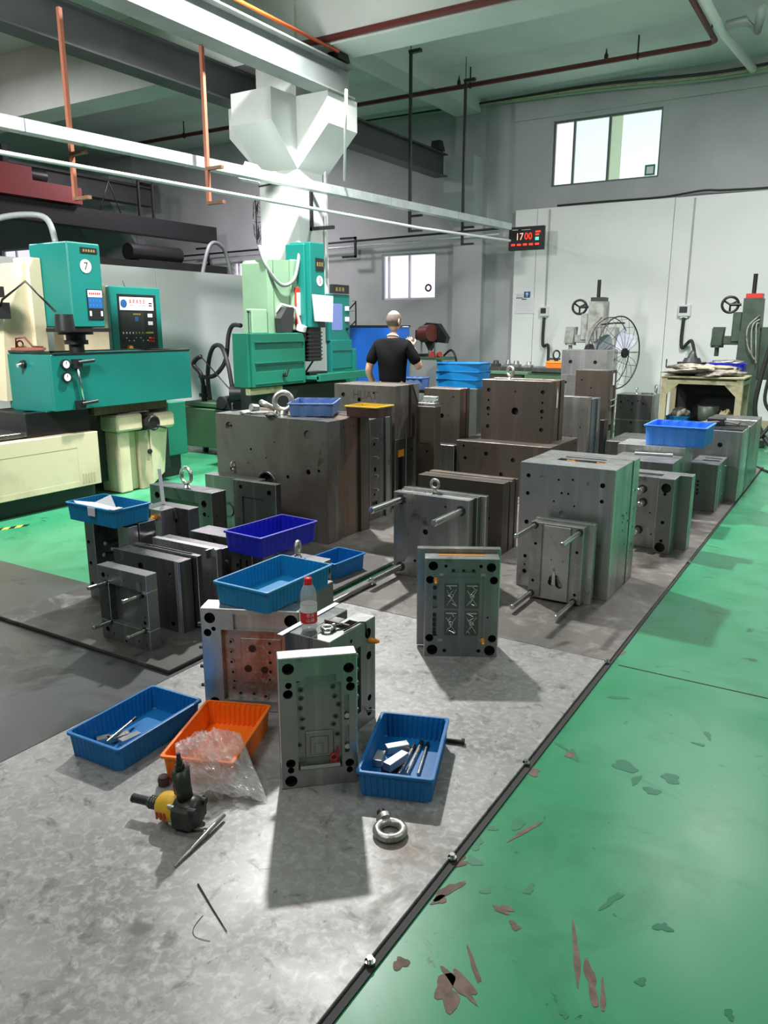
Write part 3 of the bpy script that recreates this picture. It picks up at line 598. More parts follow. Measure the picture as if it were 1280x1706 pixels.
# ================================================================ MOLDS
def mold(name, label, geo, cat='mold block', group=None):
    cx, cy, z0, wd, dp, h, rot = geo
    r = thing(name, label, cat, (cx, cy, z0), rot, group)
    return r, wd, dp, h
def slab(r, wd, dp, h, x0, x1, y0, y1, z0, z1, m, F=(), R=(), T=(), name='mold_plate', b=0.002):
    """fractions of the block -> plate; hole lists are in fractions of that plate, radii and depths in metres"""
    X0, X1 = (x0-.5)*wd, (x1-.5)*wd; Y0, Y1 = (y0-.5)*dp, (y1-.5)*dp; Z0, Z1 = z0*h, z1*h
    if m == 'bore': m = 'black'
    def sc(S, A, B):
        out = []
        for s in S:
            A2, B2 = A-2*b, B-2*b
            if s[0] == 'c': out.append(('c', s[1]*A2, s[2]*B2, s[3], s[4], s[5]))
            elif s[0] == 'r': out.append(('r', s[1]*A2, s[2]*B2, s[3]*A2, s[4]*B2, s[5], s[6]))
            else: out.append(('p', [(p*A2, q*B2) for p, q in s[1]], s[2], s[3]))
        return out
    mb = MB(); mb.slab(X0, X1, Y0, Y1, Z0, Z1, sc(F, X1-X0, Z1-Z0), sc(R, Y1-Y0, Z1-Z0), sc(T, X1-X0, Y1-Y0), b, 0, 4)
    mats = list(m)+['steel_edge'] if isinstance(m, (list, tuple)) else [m, 'bore', m, m, 'steel_edge' if m.startswith('steel') else 'brown_gy']
    return mb.build(name, mats, r)
def hole(u, v, r_=0.010, d=0.02, m=1): return ('c', u, v, r_, d, m)
def pins(r, wd, dp, h, pts, L, rad, y=-0.5, name='guide_pin', m='chrome', collar=True):
    for x, z in pts:
        a = Vector(((x-.5)*wd, y*dp, z*h)); b = MB(); b.cyl(a+Vector((0, 0.01, 0)), a-Vector((0, L-0.006, 0)), rad, n=16); b.cyl(a-Vector((0, L-0.006, 0)), a-Vector((0, L, 0)), rad, rad*0.8, n=16)
        if collar: b.cyl(a+Vector((0, .004, 0)), a-Vector((0, 0.004, 0)), rad*1.45, n=16, m=1)
        b.build(name, [m, 'bore2'], r)
def eye(root, pos, R_=0.035, t=0.011, axis=(0, 1, 0), m='zinc', name='lifting_eye'):
    p = Vector(pos); b = MB(); b.torus(p+Vector((0, 0, R_+t+0.012)), axis, R_, t, 26, 10); b.cyl(p, p+Vector((0, 0, 0.014)), t*2.0, t*1.3, n=14)
    return b.build(name, m, root)
def bolt(root, pos, d, r_=0.009, L=0.014, m='chrome', name='bolt_head'):
    p = Vector(pos); d = Vector(d); b = MB(); b.cyl(p, p+d*L, r_, n=10, m=0); b.cyl(p+d*L, p+d*(L+.0005), r_*0.5, n=6, m=1); return b.build(name, [m, 'bore'], root)
def fitting(root, pos, d, m='brass', L=0.04, r_=0.009, name='hose_fitting'):
    p = Vector(pos); d = Vector(d).normalized(); b = MB(); b.cyl(p, p+d*L*0.3, r_*1.3, n=6); b.cyl(p+d*L*0.3, p+d*L*0.8, r_, n=12); b.cyl(p+d*L*.8, p+d*L, r_*.8, r_*.5, n=12)
    return b.build(name, m, root)
# ---- M1 the big rust-streaked block
r, W_, D_, H_ = mold('mold_block', 'largest rust-streaked steel block carrying the dusty blue tray and shackles', spot((358, 686), (614, 686), N=(548, 907), T=703))
slab(r, W_, D_, H_, 0, 1, 0, 0.30, 0, 1, 'brown_gy', F=[hole(.13, .90, .035, .012, 2), hole(.84, .885, .035, .012, 2), hole(.84, .88-.30, .02, .03), hole(.66, .52, .014), hole(.33, .72, .010), hole(.14, .53, .018), hole(.55, .80, .006), hole(.30, .60, .006), hole(.47, .45, .075, .03, 1), hole(.47, .66, .006), hole(.93, .60, .012)])
slab(r, W_, D_, H_, 0, 0.985, 0.31, 0.78, 0, 0.995, 'rusty', R=[hole(.25, .93, .006), hole(.75, .93, .006)])
slab(r, W_, D_, H_, 0, 1.005, 0.79, 1.0, 0, 1, 'brown')
slab(r, W_, D_, H_, 0.0, 0.988, 0.0, 0.30, 1.0, 1.002, 'steel_dk')
for sx in (.115, .145): bolt(r, ((sx-.5)*W_, -.5*D_+0.008, .905*H_), (0, -1, 0), .008, .012, 'bore2')
b = MB(); b.torus(((.47-.5)*W_, -.5*D_-0.002, .45*H_), (0, 1, 0), 0.082, 0.014, 30, 8); b.build('locating_ring', 'steel_dk', r)
eye(r, ((.17-.5)*W_, -.5*D_-.02, .53*H_), .022, .007, (1, 0, 0))
M1 = r; M1T = H_
# ---- M1b plates leaning behind it
r, W_, D_, H_ = mold('mold_block', 'dark narrow mold half standing right behind the largest block with bolts on its side', spot(.55, (655, 720), N=(617, 868), T=699))
slab(r, W_, D_, H_, 0, 1, 0, 0.62, 0, 1, 'steel_dk', R=[hole(.3, .75, .014), hole(.35, .5, .02), hole(.3, .25, .012), ('r', .12, .08, .5, .18, .01, 1)])
slab(r, W_, D_, H_, 0, 1.03, 0.63, 0.80, 0, 1, 'steel_gn'); slab(r, W_, D_, H_, 0, 0.98, 0.81, 1, 0, 1.01, 'steel_dk')
for v in (.80, .62, .44, .30): bolt(r, (.5*W_, -.28*D_, v*H_), (1, 0, 0), .010, .03)
# ---- R18 large brown block with white streak
r, W_, D_, H_ = mold('mold_block', 'tall brown block with blurred chalk letters standing behind the yellow tray', spot((557, 639), (696, 637), N=(658, 733), T=643.6, z0=0.62))
slab(r, W_, D_, H_, 0, 1, 0, 0.22, 0, 1, 'brown_gy', F=[hole(.15, .80, .02, .02), hole(.42, .72, .02, .03), hole(.76, .62, .018, .03), hole(.66, .86, .01), hole(.35, .3, .012), hole(.9, .3, .01)])
slab(r, W_, D_, H_, 0, .99, .23, .66, 0, .995, 'brown_gy'); slab(r, W_, D_, H_, 0, 1.02, .67, 1, 0, 1, 'brown')
tx = MB(); text_on(tx, 'HUAT', 0.11, ((.52-.5)*W_, -.5*D_, .80*H_), (1, 0, 0), (0, 0, 1), 0.0008, fx=0.9); tx.build('chalk_marking', 'brown', r)
MB().add([(.505*W_+.016, .2*D_, H_), (.505*W_+.016, .5*D_, H_), (.505*W_+.016, .48*D_, H_*.62)], [(0, 1, 2)]).build('white_paint_streak', 'steel_br', r)
r, W_, D_, H_ = mold('mold_block', 'black lower mold with an orange spacer under the tall brown block', spot(.95, (694, 735), N=(658,800), T=733) if False else (lambda q: (q.x-.40, q.y+.21, 0, .80, .42, .619, 0))(P(658, 733, .62)))
slab(r, W_, D_, H_, 0, .8, 0, 1, 0, 1, 'steel_dk'); slab(r, W_, D_, H_, .81, 1, 0.02, .45, 0, 1, 'steel_dk', R=[('r', .3, .1, .7, .8, .03, 1)]); slab(r, W_, D_, H_, .81, 1, .48, 1.0, 0, 1, 'steel_dk', R=[hole(.5, .8, .012)])
MB().box(.5*W_-.004, .5*W_+.012, -.38*D_, -.16*D_, .74*H_, .84*H_).build('orange_spacer', 'orangeplug', r)
o = None
# ---- small blocks R17 / R15 / R16 in the middle back
r, W_, D_, H_ = mold('mold_block', 'brown square block with a centre hole in front of the blue bin stack', (-3.60, 7.05, .446, .40, .22, .545, 0))
slab(r, W_, D_, H_, 0, 1, 0, .35, 0, 1, 'brown', F=[hole(.5, .5, .024, .04), hole(.14, .86, .009), hole(.82, .86, .009), hole(.5, .72, .008, .004, 2), hole(.68, .72, .008, .004, 2), hole(.5, .26, .008, .004, 2), hole(.68, .52, .008, .004, 2), hole(.14, .12, .009)])
slab(r, W_, D_, H_, 0, .98, .37, .7, 0, 1, 'rusty'); slab(r, W_, D_, H_, 0, 1, .72, 1, 0, 1, 'brown')
r, W_, D_, H_ = mold('mold_block', 'low dark block lying under the square block with a centre hole', (-3.665, 7.05, 0, .53, .45, .445, 0))
slab(r, W_, D_, H_, 0, 1, 0, 1, 0, 1, 'steel_dk', F=[hole(.2, .7, .012), hole(.5, .4, .015)])
r, W_, D_, H_ = mold('mold_block', 'brown block topped with silver fittings between the tall brown block and the square one', spot((694, 676), (735, 676), Nt=(725, 678, .90), z0=0))
slab(r, W_, D_, H_, 0, 1, 0, 1, 0, 1, 'brown', F=[hole(.6, .55, .01), ('r', .2, .62, .8, .63, .004, 1)])
MB().box(-.45*W_, .45*W_, -.4*D_, .4*D_, H_, H_+.03, 0, .003).build('fitting_tray', 'steel_br', r)
for k in range(4): MB().cyl((-.3*W_+.2*k*W_, -.2*D_, H_+.03), (-.2*W_+.2*k*W_, .2*D_, H_+.045), .016, n=10).build('silver_fitting', 'chrome', r)
MB().box(-.3*W_, .4*W_, .0, .4*D_, H_+.05, H_+.085, 0, .003).build('top_bar', 'galv', r)
# ---- R14 / R13
r14 = spot((761, 735), (963, 725), Nt=(918, 746, .5))
r, W_, D_, H_ = mold('mold_block', 'wide brown base block with a row of holes under the eyebolt block', r14)
slab(r, W_, D_, H_, 0, 1, 0, 1, 0, 1, 'brown', F=[hole(.08, .90, .012), hole(.10, .66, .018), hole(.33, .78, .022), hole(.62, .70, .022), hole(.80, .66, .026), hole(.90, .80, .02), hole(.20, .86, .008, .006, 2), hole(.25, .86, .008, .006, 2), hole(.5, .4, .02)], R=[hole(.9, .9, .012)])
r, W_, D_, H_ = mold('mold_block', 'brown block with hole rows down both sides and a lifting eye on top', spot((804, 634), (942, 629), N=(914, 740), T=636, z0=0.5))
F = [hole(.5, .5, .036, .05), hole(.5, .82, .012, .01, 2)]
for v, rr in ((.83, .020), (.66, .011), (.52, .02), (.42, .011), (.22, .02)): F += [hole(.10, v, rr), hole(.89, v, rr)]
slab(r, W_, D_, H_, 0, 1, 0, .34, 0, 1, 'brown', F=F)
slab(r, W_, D_, H_, 0, .985, .35, .72, 0, .995, 'rusty', b=.003); slab(r, W_, D_, H_, 0, 1.0, .73, 1, 0, 1, 'brown')
MB().add([(.486*W_+.012, -.06*D_, .90*H_), (.486*W_+.012, .02*D_, .78*H_), (.486*W_+.012, .0, .56*H_), (.486*W_+.012, -.06*D_, .56*H_)], [(0, 1, 2, 3)]).build('white_paint_streak', 'paper', r)
eye(r, ((.30-.5)*W_, 0, H_), .045, .014, (.5, 1, 0), 'zinc')
# ---- R12 stainless, R10, R11, R9
g12 = spot((945, 660), .34, Nt=(982, 662, .86), z0=.0)
r, W_, D_, H_ = mold('mold_block', 'bluish grey mold with a notched top right of the eyebolt block', g12)
slab(r, W_, D_, H_, -.3, 1, 0, .30, 0, 1, 'steel', F=[hole(.75, .62, .008), hole(.45, .48, .02, .02, 2), hole(.8, .26, .018)])
slab(r, W_, D_, H_, 0, 1.03, .30, .75, 0, .97, 'steel_bl'); slab(r, W_, D_, H_, 0, 1.10, .76, 1, 0, .97, 'steel_bl', R=[('r', .3, .12, .7, .55, .006, 2)])
r, W_, D_, H_ = mold('mold_block', 'tall dark brown mold with two strap clips on its right side beside the fan', spot((960, 617), (1029, 615), Nt=(1014, 618, 1.1)))
slab(r, W_, D_, H_, 0, 1, 0, .4, 0, 1, 'brown', F=[hole(.5, .70, .045, .01, 2), hole(.5, .70+.12, .01), hole(.2, .9, .01)])
slab(r, W_, D_, H_, 0, .98, .42, .8, 0, 1, 'brown_gy', R=[('r', .1, .35, .9, .42, .01, 1)]); slab(r, W_, D_, H_, 0, 1, .82, 1, 0, 1, 'brown')
for v in (.62, .685): MB().cyl((.49*W_+.012, -.2*D_, v*H_), (.49*W_+.012, .5*D_, v*H_), .009, n=8).build('strap_clip', 'chrome', r)
for v in (.20, .215, .24): MB().cyl((.49*W_+.012, -.3*D_, v*H_), (.49*W_+.012, .5*D_, v*H_), .006, n=8).build('strap_clip', 'chrome', r)
MB().add([(.5*W_+.002, .05*D_, .96*H_), (.5*W_+.002, .25*D_, .97*H_), (.5*W_+.002, .27*D_, .84*H_), (.5*W_+.002, .05*D_, .84*H_)], [(0, 1, 2, 3)]).build('white_tag', 'paper', r)
r, W_, D_, H_ = mold('mold_block', 'light grey block with two round holes stacked in front of the wire fan', spot((937, 581), .3, Nt=(1013, 584, 1.30), z0=.99))
slab(r, W_, D_, H_, 0, 1, 0, 1, 0, 1, 'steel', F=[hole(.2, .52, .024), hole(.75, .52, .024)])
r, W_, D_, H_ = mold('mold_block', 'light grey lower block with holes along its left edge behind the tall brown mold', (lambda g: (g[0], g[1], 0, g[3], g[4], .989, 0))(spot((937, 581), .3, Nt=(1013, 584, 1.30), z0=.99)))
slab(r, W_, D_, H_, 0, 1, 0, 1, 0, 1, 'steel', F=[hole(.12, .9, .016), hole(.12, .68, .014), hole(.12, .4, .014)])
r, W_, D_, H_ = mold('mold_block', 'dark green-grey mold with rows of holes left of the cream shelf cart', spot((1028, 658), (1100, 656), Nt=(1088, 659, .70)))
slab(r, W_, D_, H_, 0, 1, 0, .6, .52, 1, 'steel_dk', F=[hole(.13, .7, .014), hole(.33, .76, .011), hole(.45, .66, .014), hole(.6, .76, .011), hole(.75, .66, .014), hole(.12, .45, .01), hole(.45, .4, .012)])
slab(r, W_, D_, H_, 0, 1, 0, .6, 0, .515, 'steel_dk', F=[hole(.45, .9, .016), hole(.45, .5, .022), hole(.28, .15, .014), hole(.8, .8, .01)])
slab(r, W_, D_, H_, 0, 1, .61, 1, 0, 1, 'steel_gn')
eye(r, (-.05*W_, 0, H_), .03, .009, (1, 0, 0)); MB().box(.12*W_, .40*W_, -.2*D_, 0, H_, H_+.02).build('clamp_bar', 'steel_dk', r)
eye(r, (.46*W_, .1*D_, H_), .045, .014, (1, .4, 0))
# low dark blocks between (under R9 / in the gap)
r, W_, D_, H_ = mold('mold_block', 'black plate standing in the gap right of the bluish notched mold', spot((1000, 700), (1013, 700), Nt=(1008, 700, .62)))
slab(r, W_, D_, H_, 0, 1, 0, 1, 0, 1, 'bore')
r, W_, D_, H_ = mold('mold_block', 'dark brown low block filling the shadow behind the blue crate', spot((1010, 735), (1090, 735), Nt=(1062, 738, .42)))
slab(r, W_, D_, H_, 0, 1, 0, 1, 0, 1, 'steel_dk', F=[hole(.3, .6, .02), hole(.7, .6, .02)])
# ---- R8 three-slab tall mold at the right edge, R7, R6
g8 = spot((1150, 712), .50, N=(1226, 836), T=720)
r, W_, D_, H_ = mold('mold_block', 'tall layered mold at the right edge of the plates with cables lying on top', g8)
slab(r, W_, D_, H_, 0, 1, 0, .98, 0, 1, 'steel', F=[hole(.60, .80, .022), hole(.2, .3, .02)])
slab(r, W_, D_, H_, 0, 1.01, 1.0, 2.0, 0, 1.0, 'steel_dk'); slab(r, W_, D_, H_, 0, 1.0, 2.04, 2.9, 0, 1.0, 'steel_gn')
for k in range(4): MB().box(-.5*W_, .48*W_, (-.42+k*.22)*D_, (-.34+k*.22)*D_, H_, H_+.018).build('top_rail', 'steel_dk', r)
R8 = (r.location.copy(), W_, D_, H_)
r, W_, D_, H_ = mold('mold_block', 'small green-grey block with rows of tiny screws below the tall layered mold', spot((1149, 771), .52, N=(1190, 853), T=775))
slab(r, W_, D_, H_, 0, 1, 0, .25, 0, 1, 'steel_gn', F=[hole(.35, v, .011, .01) for v in (.62, .54, .44, .36)])
slab(r, W_, D_, H_, 0, 1.005, .26, 1, 0, 1, 'steel_gn', R=[hole(u, v, .008, .006, 2) for u, v in ((.2, .8), (.35, .78), (.75, .88), (.85, .86), (.8, .78), (.4, .7), (.12, .2), (.2, .12), (.6, .3), (.75, .22), (.5, .16))], T=[('r', .3, .15, .9, .3, .02, 1), ('r', .3, .5, .9, .62, .02, 1)])
for u, v in ((.22, .83), (.7, .85), (.78, .83), (.15, .17), (.62, .25), (.72, .32)): bolt(r, (.5*W_+.001, (u-.5)*D_, v*H_), (1, 0, 0), .007, .004)
# R6 stack under the crate
g6 = spot((1085, 748), (1158, 748), N=(1147, 845), T=752)
r, W_, D_, H_ = mold('mold_block', 'bright block with a bored corner supporting the bright blue crate', (-1.50, 6.97, 0, .56, .37, .60, 0))
slab(r, W_, D_, H_, 0, 1, 0, 1, 0, .62, 'steel_gn'); slab(r, W_, D_, H_, 0, 1, 0, 1, .63, 1, 'steel_br', F=[hole(.85, .45, .03), hole(.70, .45, .012), hole(.25, .3, .012)])
r, W_, D_, H_ = mold('mold_block', 'low greenish block with pale rods on top beneath the bright blue crate', (-1.46, 6.50, 0, .50, .40, .545, 0))
slab(r, W_, D_, H_, 0, 1, 0, 1, 0, 1, 'steel_gn', F=[hole(.8, .8, .014)])
# ---- R3 big shiny block
r, W_, D_, H_ = mold('mold_block', 'big bright machined block with a green tinted right side near the floor edge', spot((868, 771), (1051, 961), N=(1011.5, 1001.5), T=784))
F = [hole(.09, .90, .013), hole(.09, .76, .012), hole(.09, .53, .014), hole(.09, .25, .012), hole(.09, .18, .006), hole(.09, .125, .014), hole(.24, .90, .012, .01, 2), hole(.42, .89, .007), hole(.57, .90, .007), hole(.74, .88, .014, .01, 2), hole(.88, .88, .015), hole(.46, .79, .007), hole(.53, .79, .007), hole(.88, .76, .012), hole(.38, .72, .006), hole(.60, .70, .006), hole(.48, .63, .022, .012, 2), hole(.88, .42, .012, .01, 2), hole(.88, .16, .009, .01, 2)]
slab(r, W_, D_, H_, 0, 1, 0, .30, 0, 1, 'steel_br', F=F)
slab(r, W_, D_, H_, 0, .995, .315, .72, 0, .998, 'steel', R=[hole(.3, .55, .009, .01), hole(.42, .57, .008), hole(.35, .48, .009), hole(.7, .6, .008), hole(.7, .35, .008), hole(.2, .3, .006)], T=[('r', .28, .06, .78, .4, .02, 1), ('r', .3, .6, .75, .8, .006, 2)])
slab(r, W_, D_, H_, 0, 1.005, .735, 1, 0, 1, 'steel', R=[hole(.5, v, .010, .01, 2) for v in (.75, .6, .45, .3)])
for x in (.38, .70): fitting(r, ((x-.5)*W_, -.12*D_, H_-.012), (1, .2, 0), 'brass', .05, .012)
MB().box(-.18*W_, .32*W_, -.5*D_-.0012, -.5*D_, .665*H_, .672*H_).build('scribed_line', 'steel_br', r)
for v, u in ((.60, -.36), (.52, -.1), (.25, .05)): bolt(r, (.5*W_, u*D_+.3*D_, v*H_), (1, 0, 0), .009, .008)
# ---- R4 pinned plate leaning on R3
r, W_, D_, H_ = mold('mold_block', 'small mold half with four long guide pins leaning before the big bright block', (-1.425, 4.275, 0, .32, .10, .49, 0), 'mold block')
slab(r, W_, D_, H_, .0, 1.0, .0, .55, .02, .97, 'steel', F=[('r', .22, .02, .80, .98, .008, 2), hole(.10, .72, .009), hole(.9, .68, .009), hole(.08, .22, .009), hole(.9, .12, .009)])
slab(r, W_, D_, H_, .03, 1.14, .56, 1, 0, 1, 'steel_br')
slab(r, W_, D_, H_, .26, .76, -.10, .15, .03, .95, 'steel_br', F=[hole(.5, .28, .034, .03), hole(.38, .24, .02, .03), hole(.7, .22, .022, .03), hole(.35, .55, .006, .01, 2), hole(.8, .55, .008, .01, 2), hole(.5, .42, .010, .01, 2)])
MB().prism([(-.012, .11), (.012, .11), (.006, .19), (-.006, .19)], 'y', -.66*D_, -.6*D_).build('clip', 'chrome', r)
pins(r, W_, D_, H_, [(.08, .93), (.92, .91), (.06, .07), (.88, .05)], .30, .0145)
# ---- R5 mold with two big horizontal pins
r, W_, D_, H_ = mold('mold_block', 'grey mold with short thick pins just right of the big bright block', (-1.22, 5.75, 0, .46, .30, .55, 0))
slab(r, W_, D_, H_, -.3, .62, .35, .60, 0, .97, 'steel', F=[hole(.85, .5, .006), hole(.9, .2, .006)])
slab(r, W_, D_, H_, .62, .86, .0, .60, 0, 1, 'steel_gn', F=[hole(.5, .88, .034, .04), hole(.45, .70+.1, .012), hole(.45, .42, .013), hole(.45, .17, .012), hole(.40, .08, .036, .04)])
slab(r, W_, D_, H_, -.3, 1.04, .61, 1, 0, 1.0, 'steel_gn')
pins(r, W_, D_, H_, [(.12, .82), (.34, .80), (.36, .62), (.16, .55), (.12, .36), (.32, .24)], .11, .022, y=-.15, collar=True)
# ---- R2 layered brown block
r, W_, D_, H_ = mold('mold_block', 'brown block with a scored layered top behind the eyebolt plate', spot((697, 795), (865, 788), N=(835, 925), T=806))
slab(r, W_, D_, H_, 0, 1, 0, .38, 0, 1, 'brown', F=[hole(.2, .8, .014), hole(.45, .8, .012), hole(.85, .5, .01)])
for a, b_, m in ((.39, .46, 'brown_gy'), (.47, .62, 'brown'), (.63, .70, 'brown_gy'), (.71, .84, 'rusty'), (.85, 1, 'brown')): slab(r, W_, D_, H_, .0, .99 if m != 'brown' else 1, a, b_, 0, 1.0 if m != 'brown' else .985, m)
# ---- R1 eyebolt plate with pins
r, W_, D_, H_ = mold('mold_block', 'upright plate with lifting eye and long guide pins left of the centre mold', (-2.25, 4.30, 0, .54, .20, .565, 0), 'mold block')
slab(r, W_, D_, H_, 0, 1, 0, .36, 0, .985, 'steel', F=[hole(.15, .90, .007, .01, 2), hole(.09, .83, .007, .01, 2), hole(.44, .74, .006, .01, 2), hole(.43, .68, .006, .01, 2), hole(.44, .57, .019, .02), hole(.70, .90, .007), hole(.80, .81, .010, .01, 2), hole(.10, .3, .007, .01, 2), hole(.3, .2, .01), hole(.85, .35, .01), hole(.2, .5, .006, .01, 2)])
slab(r, W_, D_, H_, .03, 1.04, .38, .62, 0, 1, 'steel_dk'); slab(r, W_, D_, H_, 0, 1.10, .64, .72, 0, 1.0, 'steel_br'); slab(r, W_, D_, H_, 0, 1.08, .74, 1, 0, .99, 'steel_dk')
pins(r, W_, D_, H_, [(.10, .90), (.90, .86), (.10, .10), (.90, .10)], .36, .022)
eye(r, ((.46-.5)*W_, 0, H_), .028, .009)
# ---- C the centre mold with two cavities
r, W_, D_, H_ = mold('mold_block', 'centre steel mold with two patterned cavities facing the camera', spot((706, 1093), .105, N=(828, 1095), T=932, rot=29.3))
F = [hole(.11, .93, .023, .04), hole(.89, .92, .023, .04), hole(.07, .79, .020, .04), hole(.93, .79, .020, .04), hole(.07, .19, .020, .04), hole(.93, .19, .020, .04), hole(.11, .065, .027, .04), hole(.90, .065, .027, .04),
     hole(.28, .93, .008), hole(.75, .93, .009, .02), hole(.28, .06, .010, .008), hole(.75, .06, .010, .008), ('r', .35, .865, .69, .900, .006, 2), ('r', .20, .16, .80, .835, .006, 2), ('r', .11, .50, .17, .74, .012, 2), ('r', .11, .21, .17, .455, .014, 2), hole(.86, .41, .005)]
slab(r, W_, D_, H_, 0, 1, 0, .95, 0, 1, 'steel_gn', F=F, T=[('r', .18, .50, .82, .90, .02, 1)])
slab(r, W_, D_, H_, -.10, 1.04, 1.0, 1.42, .03, 1.04, 'steel')
MB().box(-.32*W_, .32*W_, .10*D_, .36*D_, H_-.018, H_-.002).build('top_insert', 'brass', r)
f0 = -.5*D_
for cxx in (.365, .64):
    for czz in (.345, .625):
        ins = MB(); ins.box((cxx-.5)*W_-.034, (cxx-.5)*W_+.034, f0+.002, f0+.006, (czz-.125)*H_, (czz+.125)*H_, 0, .001)
        ins.build('cavity_insert', 'steel_dk', r)
        ct = MB(); x0 = (cxx-.5)*W_; z0_ = czz*H_
        for k in range(5):
            a = random.uniform(.4, 1.2)*(1 if k % 2 else -1); L = random.uniform(.018, .032); mx_, mz_ = random.uniform(-.014, .014), (-.044+.022*k)
            d = Vector((math.cos(a)*L/2, 0, math.sin(a)*L/2)); ct.cyl(Vector((x0+mx_, f0+.000, z0_+mz_))-d, Vector((x0+mx_, f0+.000, z0_+mz_))+d, .0032, n=6)
        ct.cyl((x0-.024, f0+.001, z0_-.05), (x0+.024, f0+.001, z0_+.035), .002, n=6); ct.cyl((x0+.024, f0+.001, z0_-.05), (x0-.024, f0+.001, z0_+.03), .002, n=6); ct.torus((x0, f0+.002, z0_), (0, 1, 0), .010, .0022, 14, 6)
        ct.box(x0-.026, x0+.026, f0, f0+.003, z0_+.050, z0_+.056)
        ct.build('cavity_relief', 'chrome', r)
for x in (.27, .42, .58, .73):
    pass
for x, z in ((.15, .79), (.80, .115+.06)): fitting(r, ((x-.5)*W_, f0+.005, z*H_), (-.0, -1, -.35), 'brass', .035, .010)
for z in (.70, .60, .42, .37, .32, .27, .23): MB().cyl(((.14-.5)*W_, f0+.016, z*H_), ((.14-.5)*W_, f0+.006, z*H_), .009, n=12).build('core_pin', 'bore2', r)
for x, z in ((.385, .882), (.65, .882), (.52, .882)): MB().cyl(((x-.5)*W_, f0+.006, z*H_), ((x-.5)*W_, f0+.004, z*H_), .008, n=12).build('screw_head', 'bore', r)
for x, z in ((.22, .84), (.78, .84), (.22, .17), (.78, .17)): MB().box((x-.03-.5)*W_, (x+.03-.5)*W_, f0-.001, f0+.004, z*H_-.006, z*H_+.008).build('lock_block', 'steel_br', r)
# ---- F foreground mold with rectangular pocket
r, W_, D_, H_ = mold('mold_block', 'nearest steel mold with a tall rectangular pocket between the orange and blue bins', spot((469.5, 1316), .068, N=(597, 1302), T=1088, rot=42.6))
F = [hole(.12, .925, .021, .03), hole(.90, .90, .019, .03), hole(.12, .80, .012, .03), hole(.11, .735, .017, .03), hole(.91, .81, .012, .03), hole(.92, .755, .016, .03), hole(.12, .195, .017, .03), hole(.12, .14, .012, .03), hole(.12, .055, .022, .03), hole(.90, .155, .016, .03), hole(.90, .10, .012, .03), hole(.88, .03, .018, .02),
     ('p', [(.22, .13), (.80, .13), (.80, .80), (.73, .80), (.73, .86), (.33, .86), (.33, .83), (.22, .83)], .034, 2), ('r', .835, .50, .90, .70, .016, 2), ('r', .835, .24, .90, .46, .016, 2)]
slab(r, W_, D_, H_, 0, 1, 0, 1, 0, 1, 'steel', F=F, b=.003)
f0 = -.5*D_+.034
for x, z in ((.25, .80), (.29, .725), (.29, .66), (.28, .585), (.30, .50), (.30, .43), (.25, .30), (.76, .80), (.70, .73), (.72, .655), (.77, .59), (.73, .50), (.70, .44), (.75, .36)):
    b = MB(); b.cyl(((x-.5)*W_, f0-.0005, z*H_), ((x-.5)*W_, f0-.002, z*H_), .010, .009, n=14, m=0); b.cyl(((x-.5)*W_, f0-.002, z*H_), ((x-.5)*W_, f0-.0022, z*H_), .0045, n=10, m=1); b.build('screw_hole', ['steel_dk', 'bore'], r)
MB().box(-.17*W_, .20*W_, f0-.006, f0, .20*H_, .40*H_, 0, .003).build('pocket_step', 'steel', r)
MB().box(-.11*W_, .13*W_, f0-.010, f0-.006, .22*H_, .36*H_, 0, .003).build('pocket_step', 'steel', r)
MB().box(-.05*W_, .06*W_, f0-.013, f0-.010, .24*H_, .31*H_, 0, .002).build('pocket_step', 'steel', r)
MB().box(-.25*W_, .27*W_, -.5*D_+.003, f0, .135*H_, .165*H_).build('pocket_ledge', 'chrome', r)
b = MB(); b.torus((.20*W_, f0-.012, .19*H_), (0, 1, 0), .012, .004, 16, 6); b.cyl((.24*W_, f0-.012, .17*H_), (.26*W_, f0-.012, .25*H_), .004, n=6); b.build('seal_ring', 'redpaint', r)
for z in (.50, .26): MB().cyl(((.868-.5)*W_, -.5*D_+.017, z*H_+.012), ((.868-.5)*W_, -.5*D_+.006, z*H_+.012), .010, n=12).build('slot_nut', 'chrome', r)
# ---- F2 mold carrying the bottle
r, W_, D_, H_ = mold('mold_block', 'mold with a bored right side and orange plug carrying the water bottle', (-1.69, 2.335, 0, .215, .32, .452, 0))
slab(r, W_, D_, H_, 0, .36, 0, 1, 0, 1, 'steel_dk'); slab(r, W_, D_, H_, .365, .60, 0, .72, 0, 1, 'steel_dk')
slab(r, W_, D_, H_, .61, 1, 0, 1, 0, 1, 'steel_gn', R=[hole(.83, .88, .022, .04), hole(.85, .66, .018, .03), hole(.86, .10, .018, .03), hole(.86, .24, .014, .03), hole(.45, .90, .008), hole(.42, .83, .010), ('r', .40, .16, .66, .80, .012, 2)], T=[('r', .2, .42, .8, .72, .02, 1)])
for k in range(9):
    b = MB(); z = (.19+.065*k)*H_; b.tube([(.5*W_-.006, .0, z), (.5*W_-.002, .02*(-1)**k+.01, z+.014), (.5*W_-.006, .04, z+.028*(k % 2))], .004, 6); b.build('cavity_relief', 'steel_br', r)
fitting(r, (.5*W_-.01, .36*.32, .80*H_), (1, .45, -.1), 'orangeplug', .05, .011, 'orange_plug')
fitting(r, (.5*W_-.01, .30*.32, .12*H_), (1, .2, .3), 'chrome', .045, .006, 'small_pin')
b = MB(); b.tube([(.45*W_, -.05, H_+.006), (.47*W_, .05, H_+.008), (.49*W_, .085, H_-.002), (.5*W_+.004, .095, H_-.06)], .0035, 6); b.build('hook_wire', 'dkmetal', r)
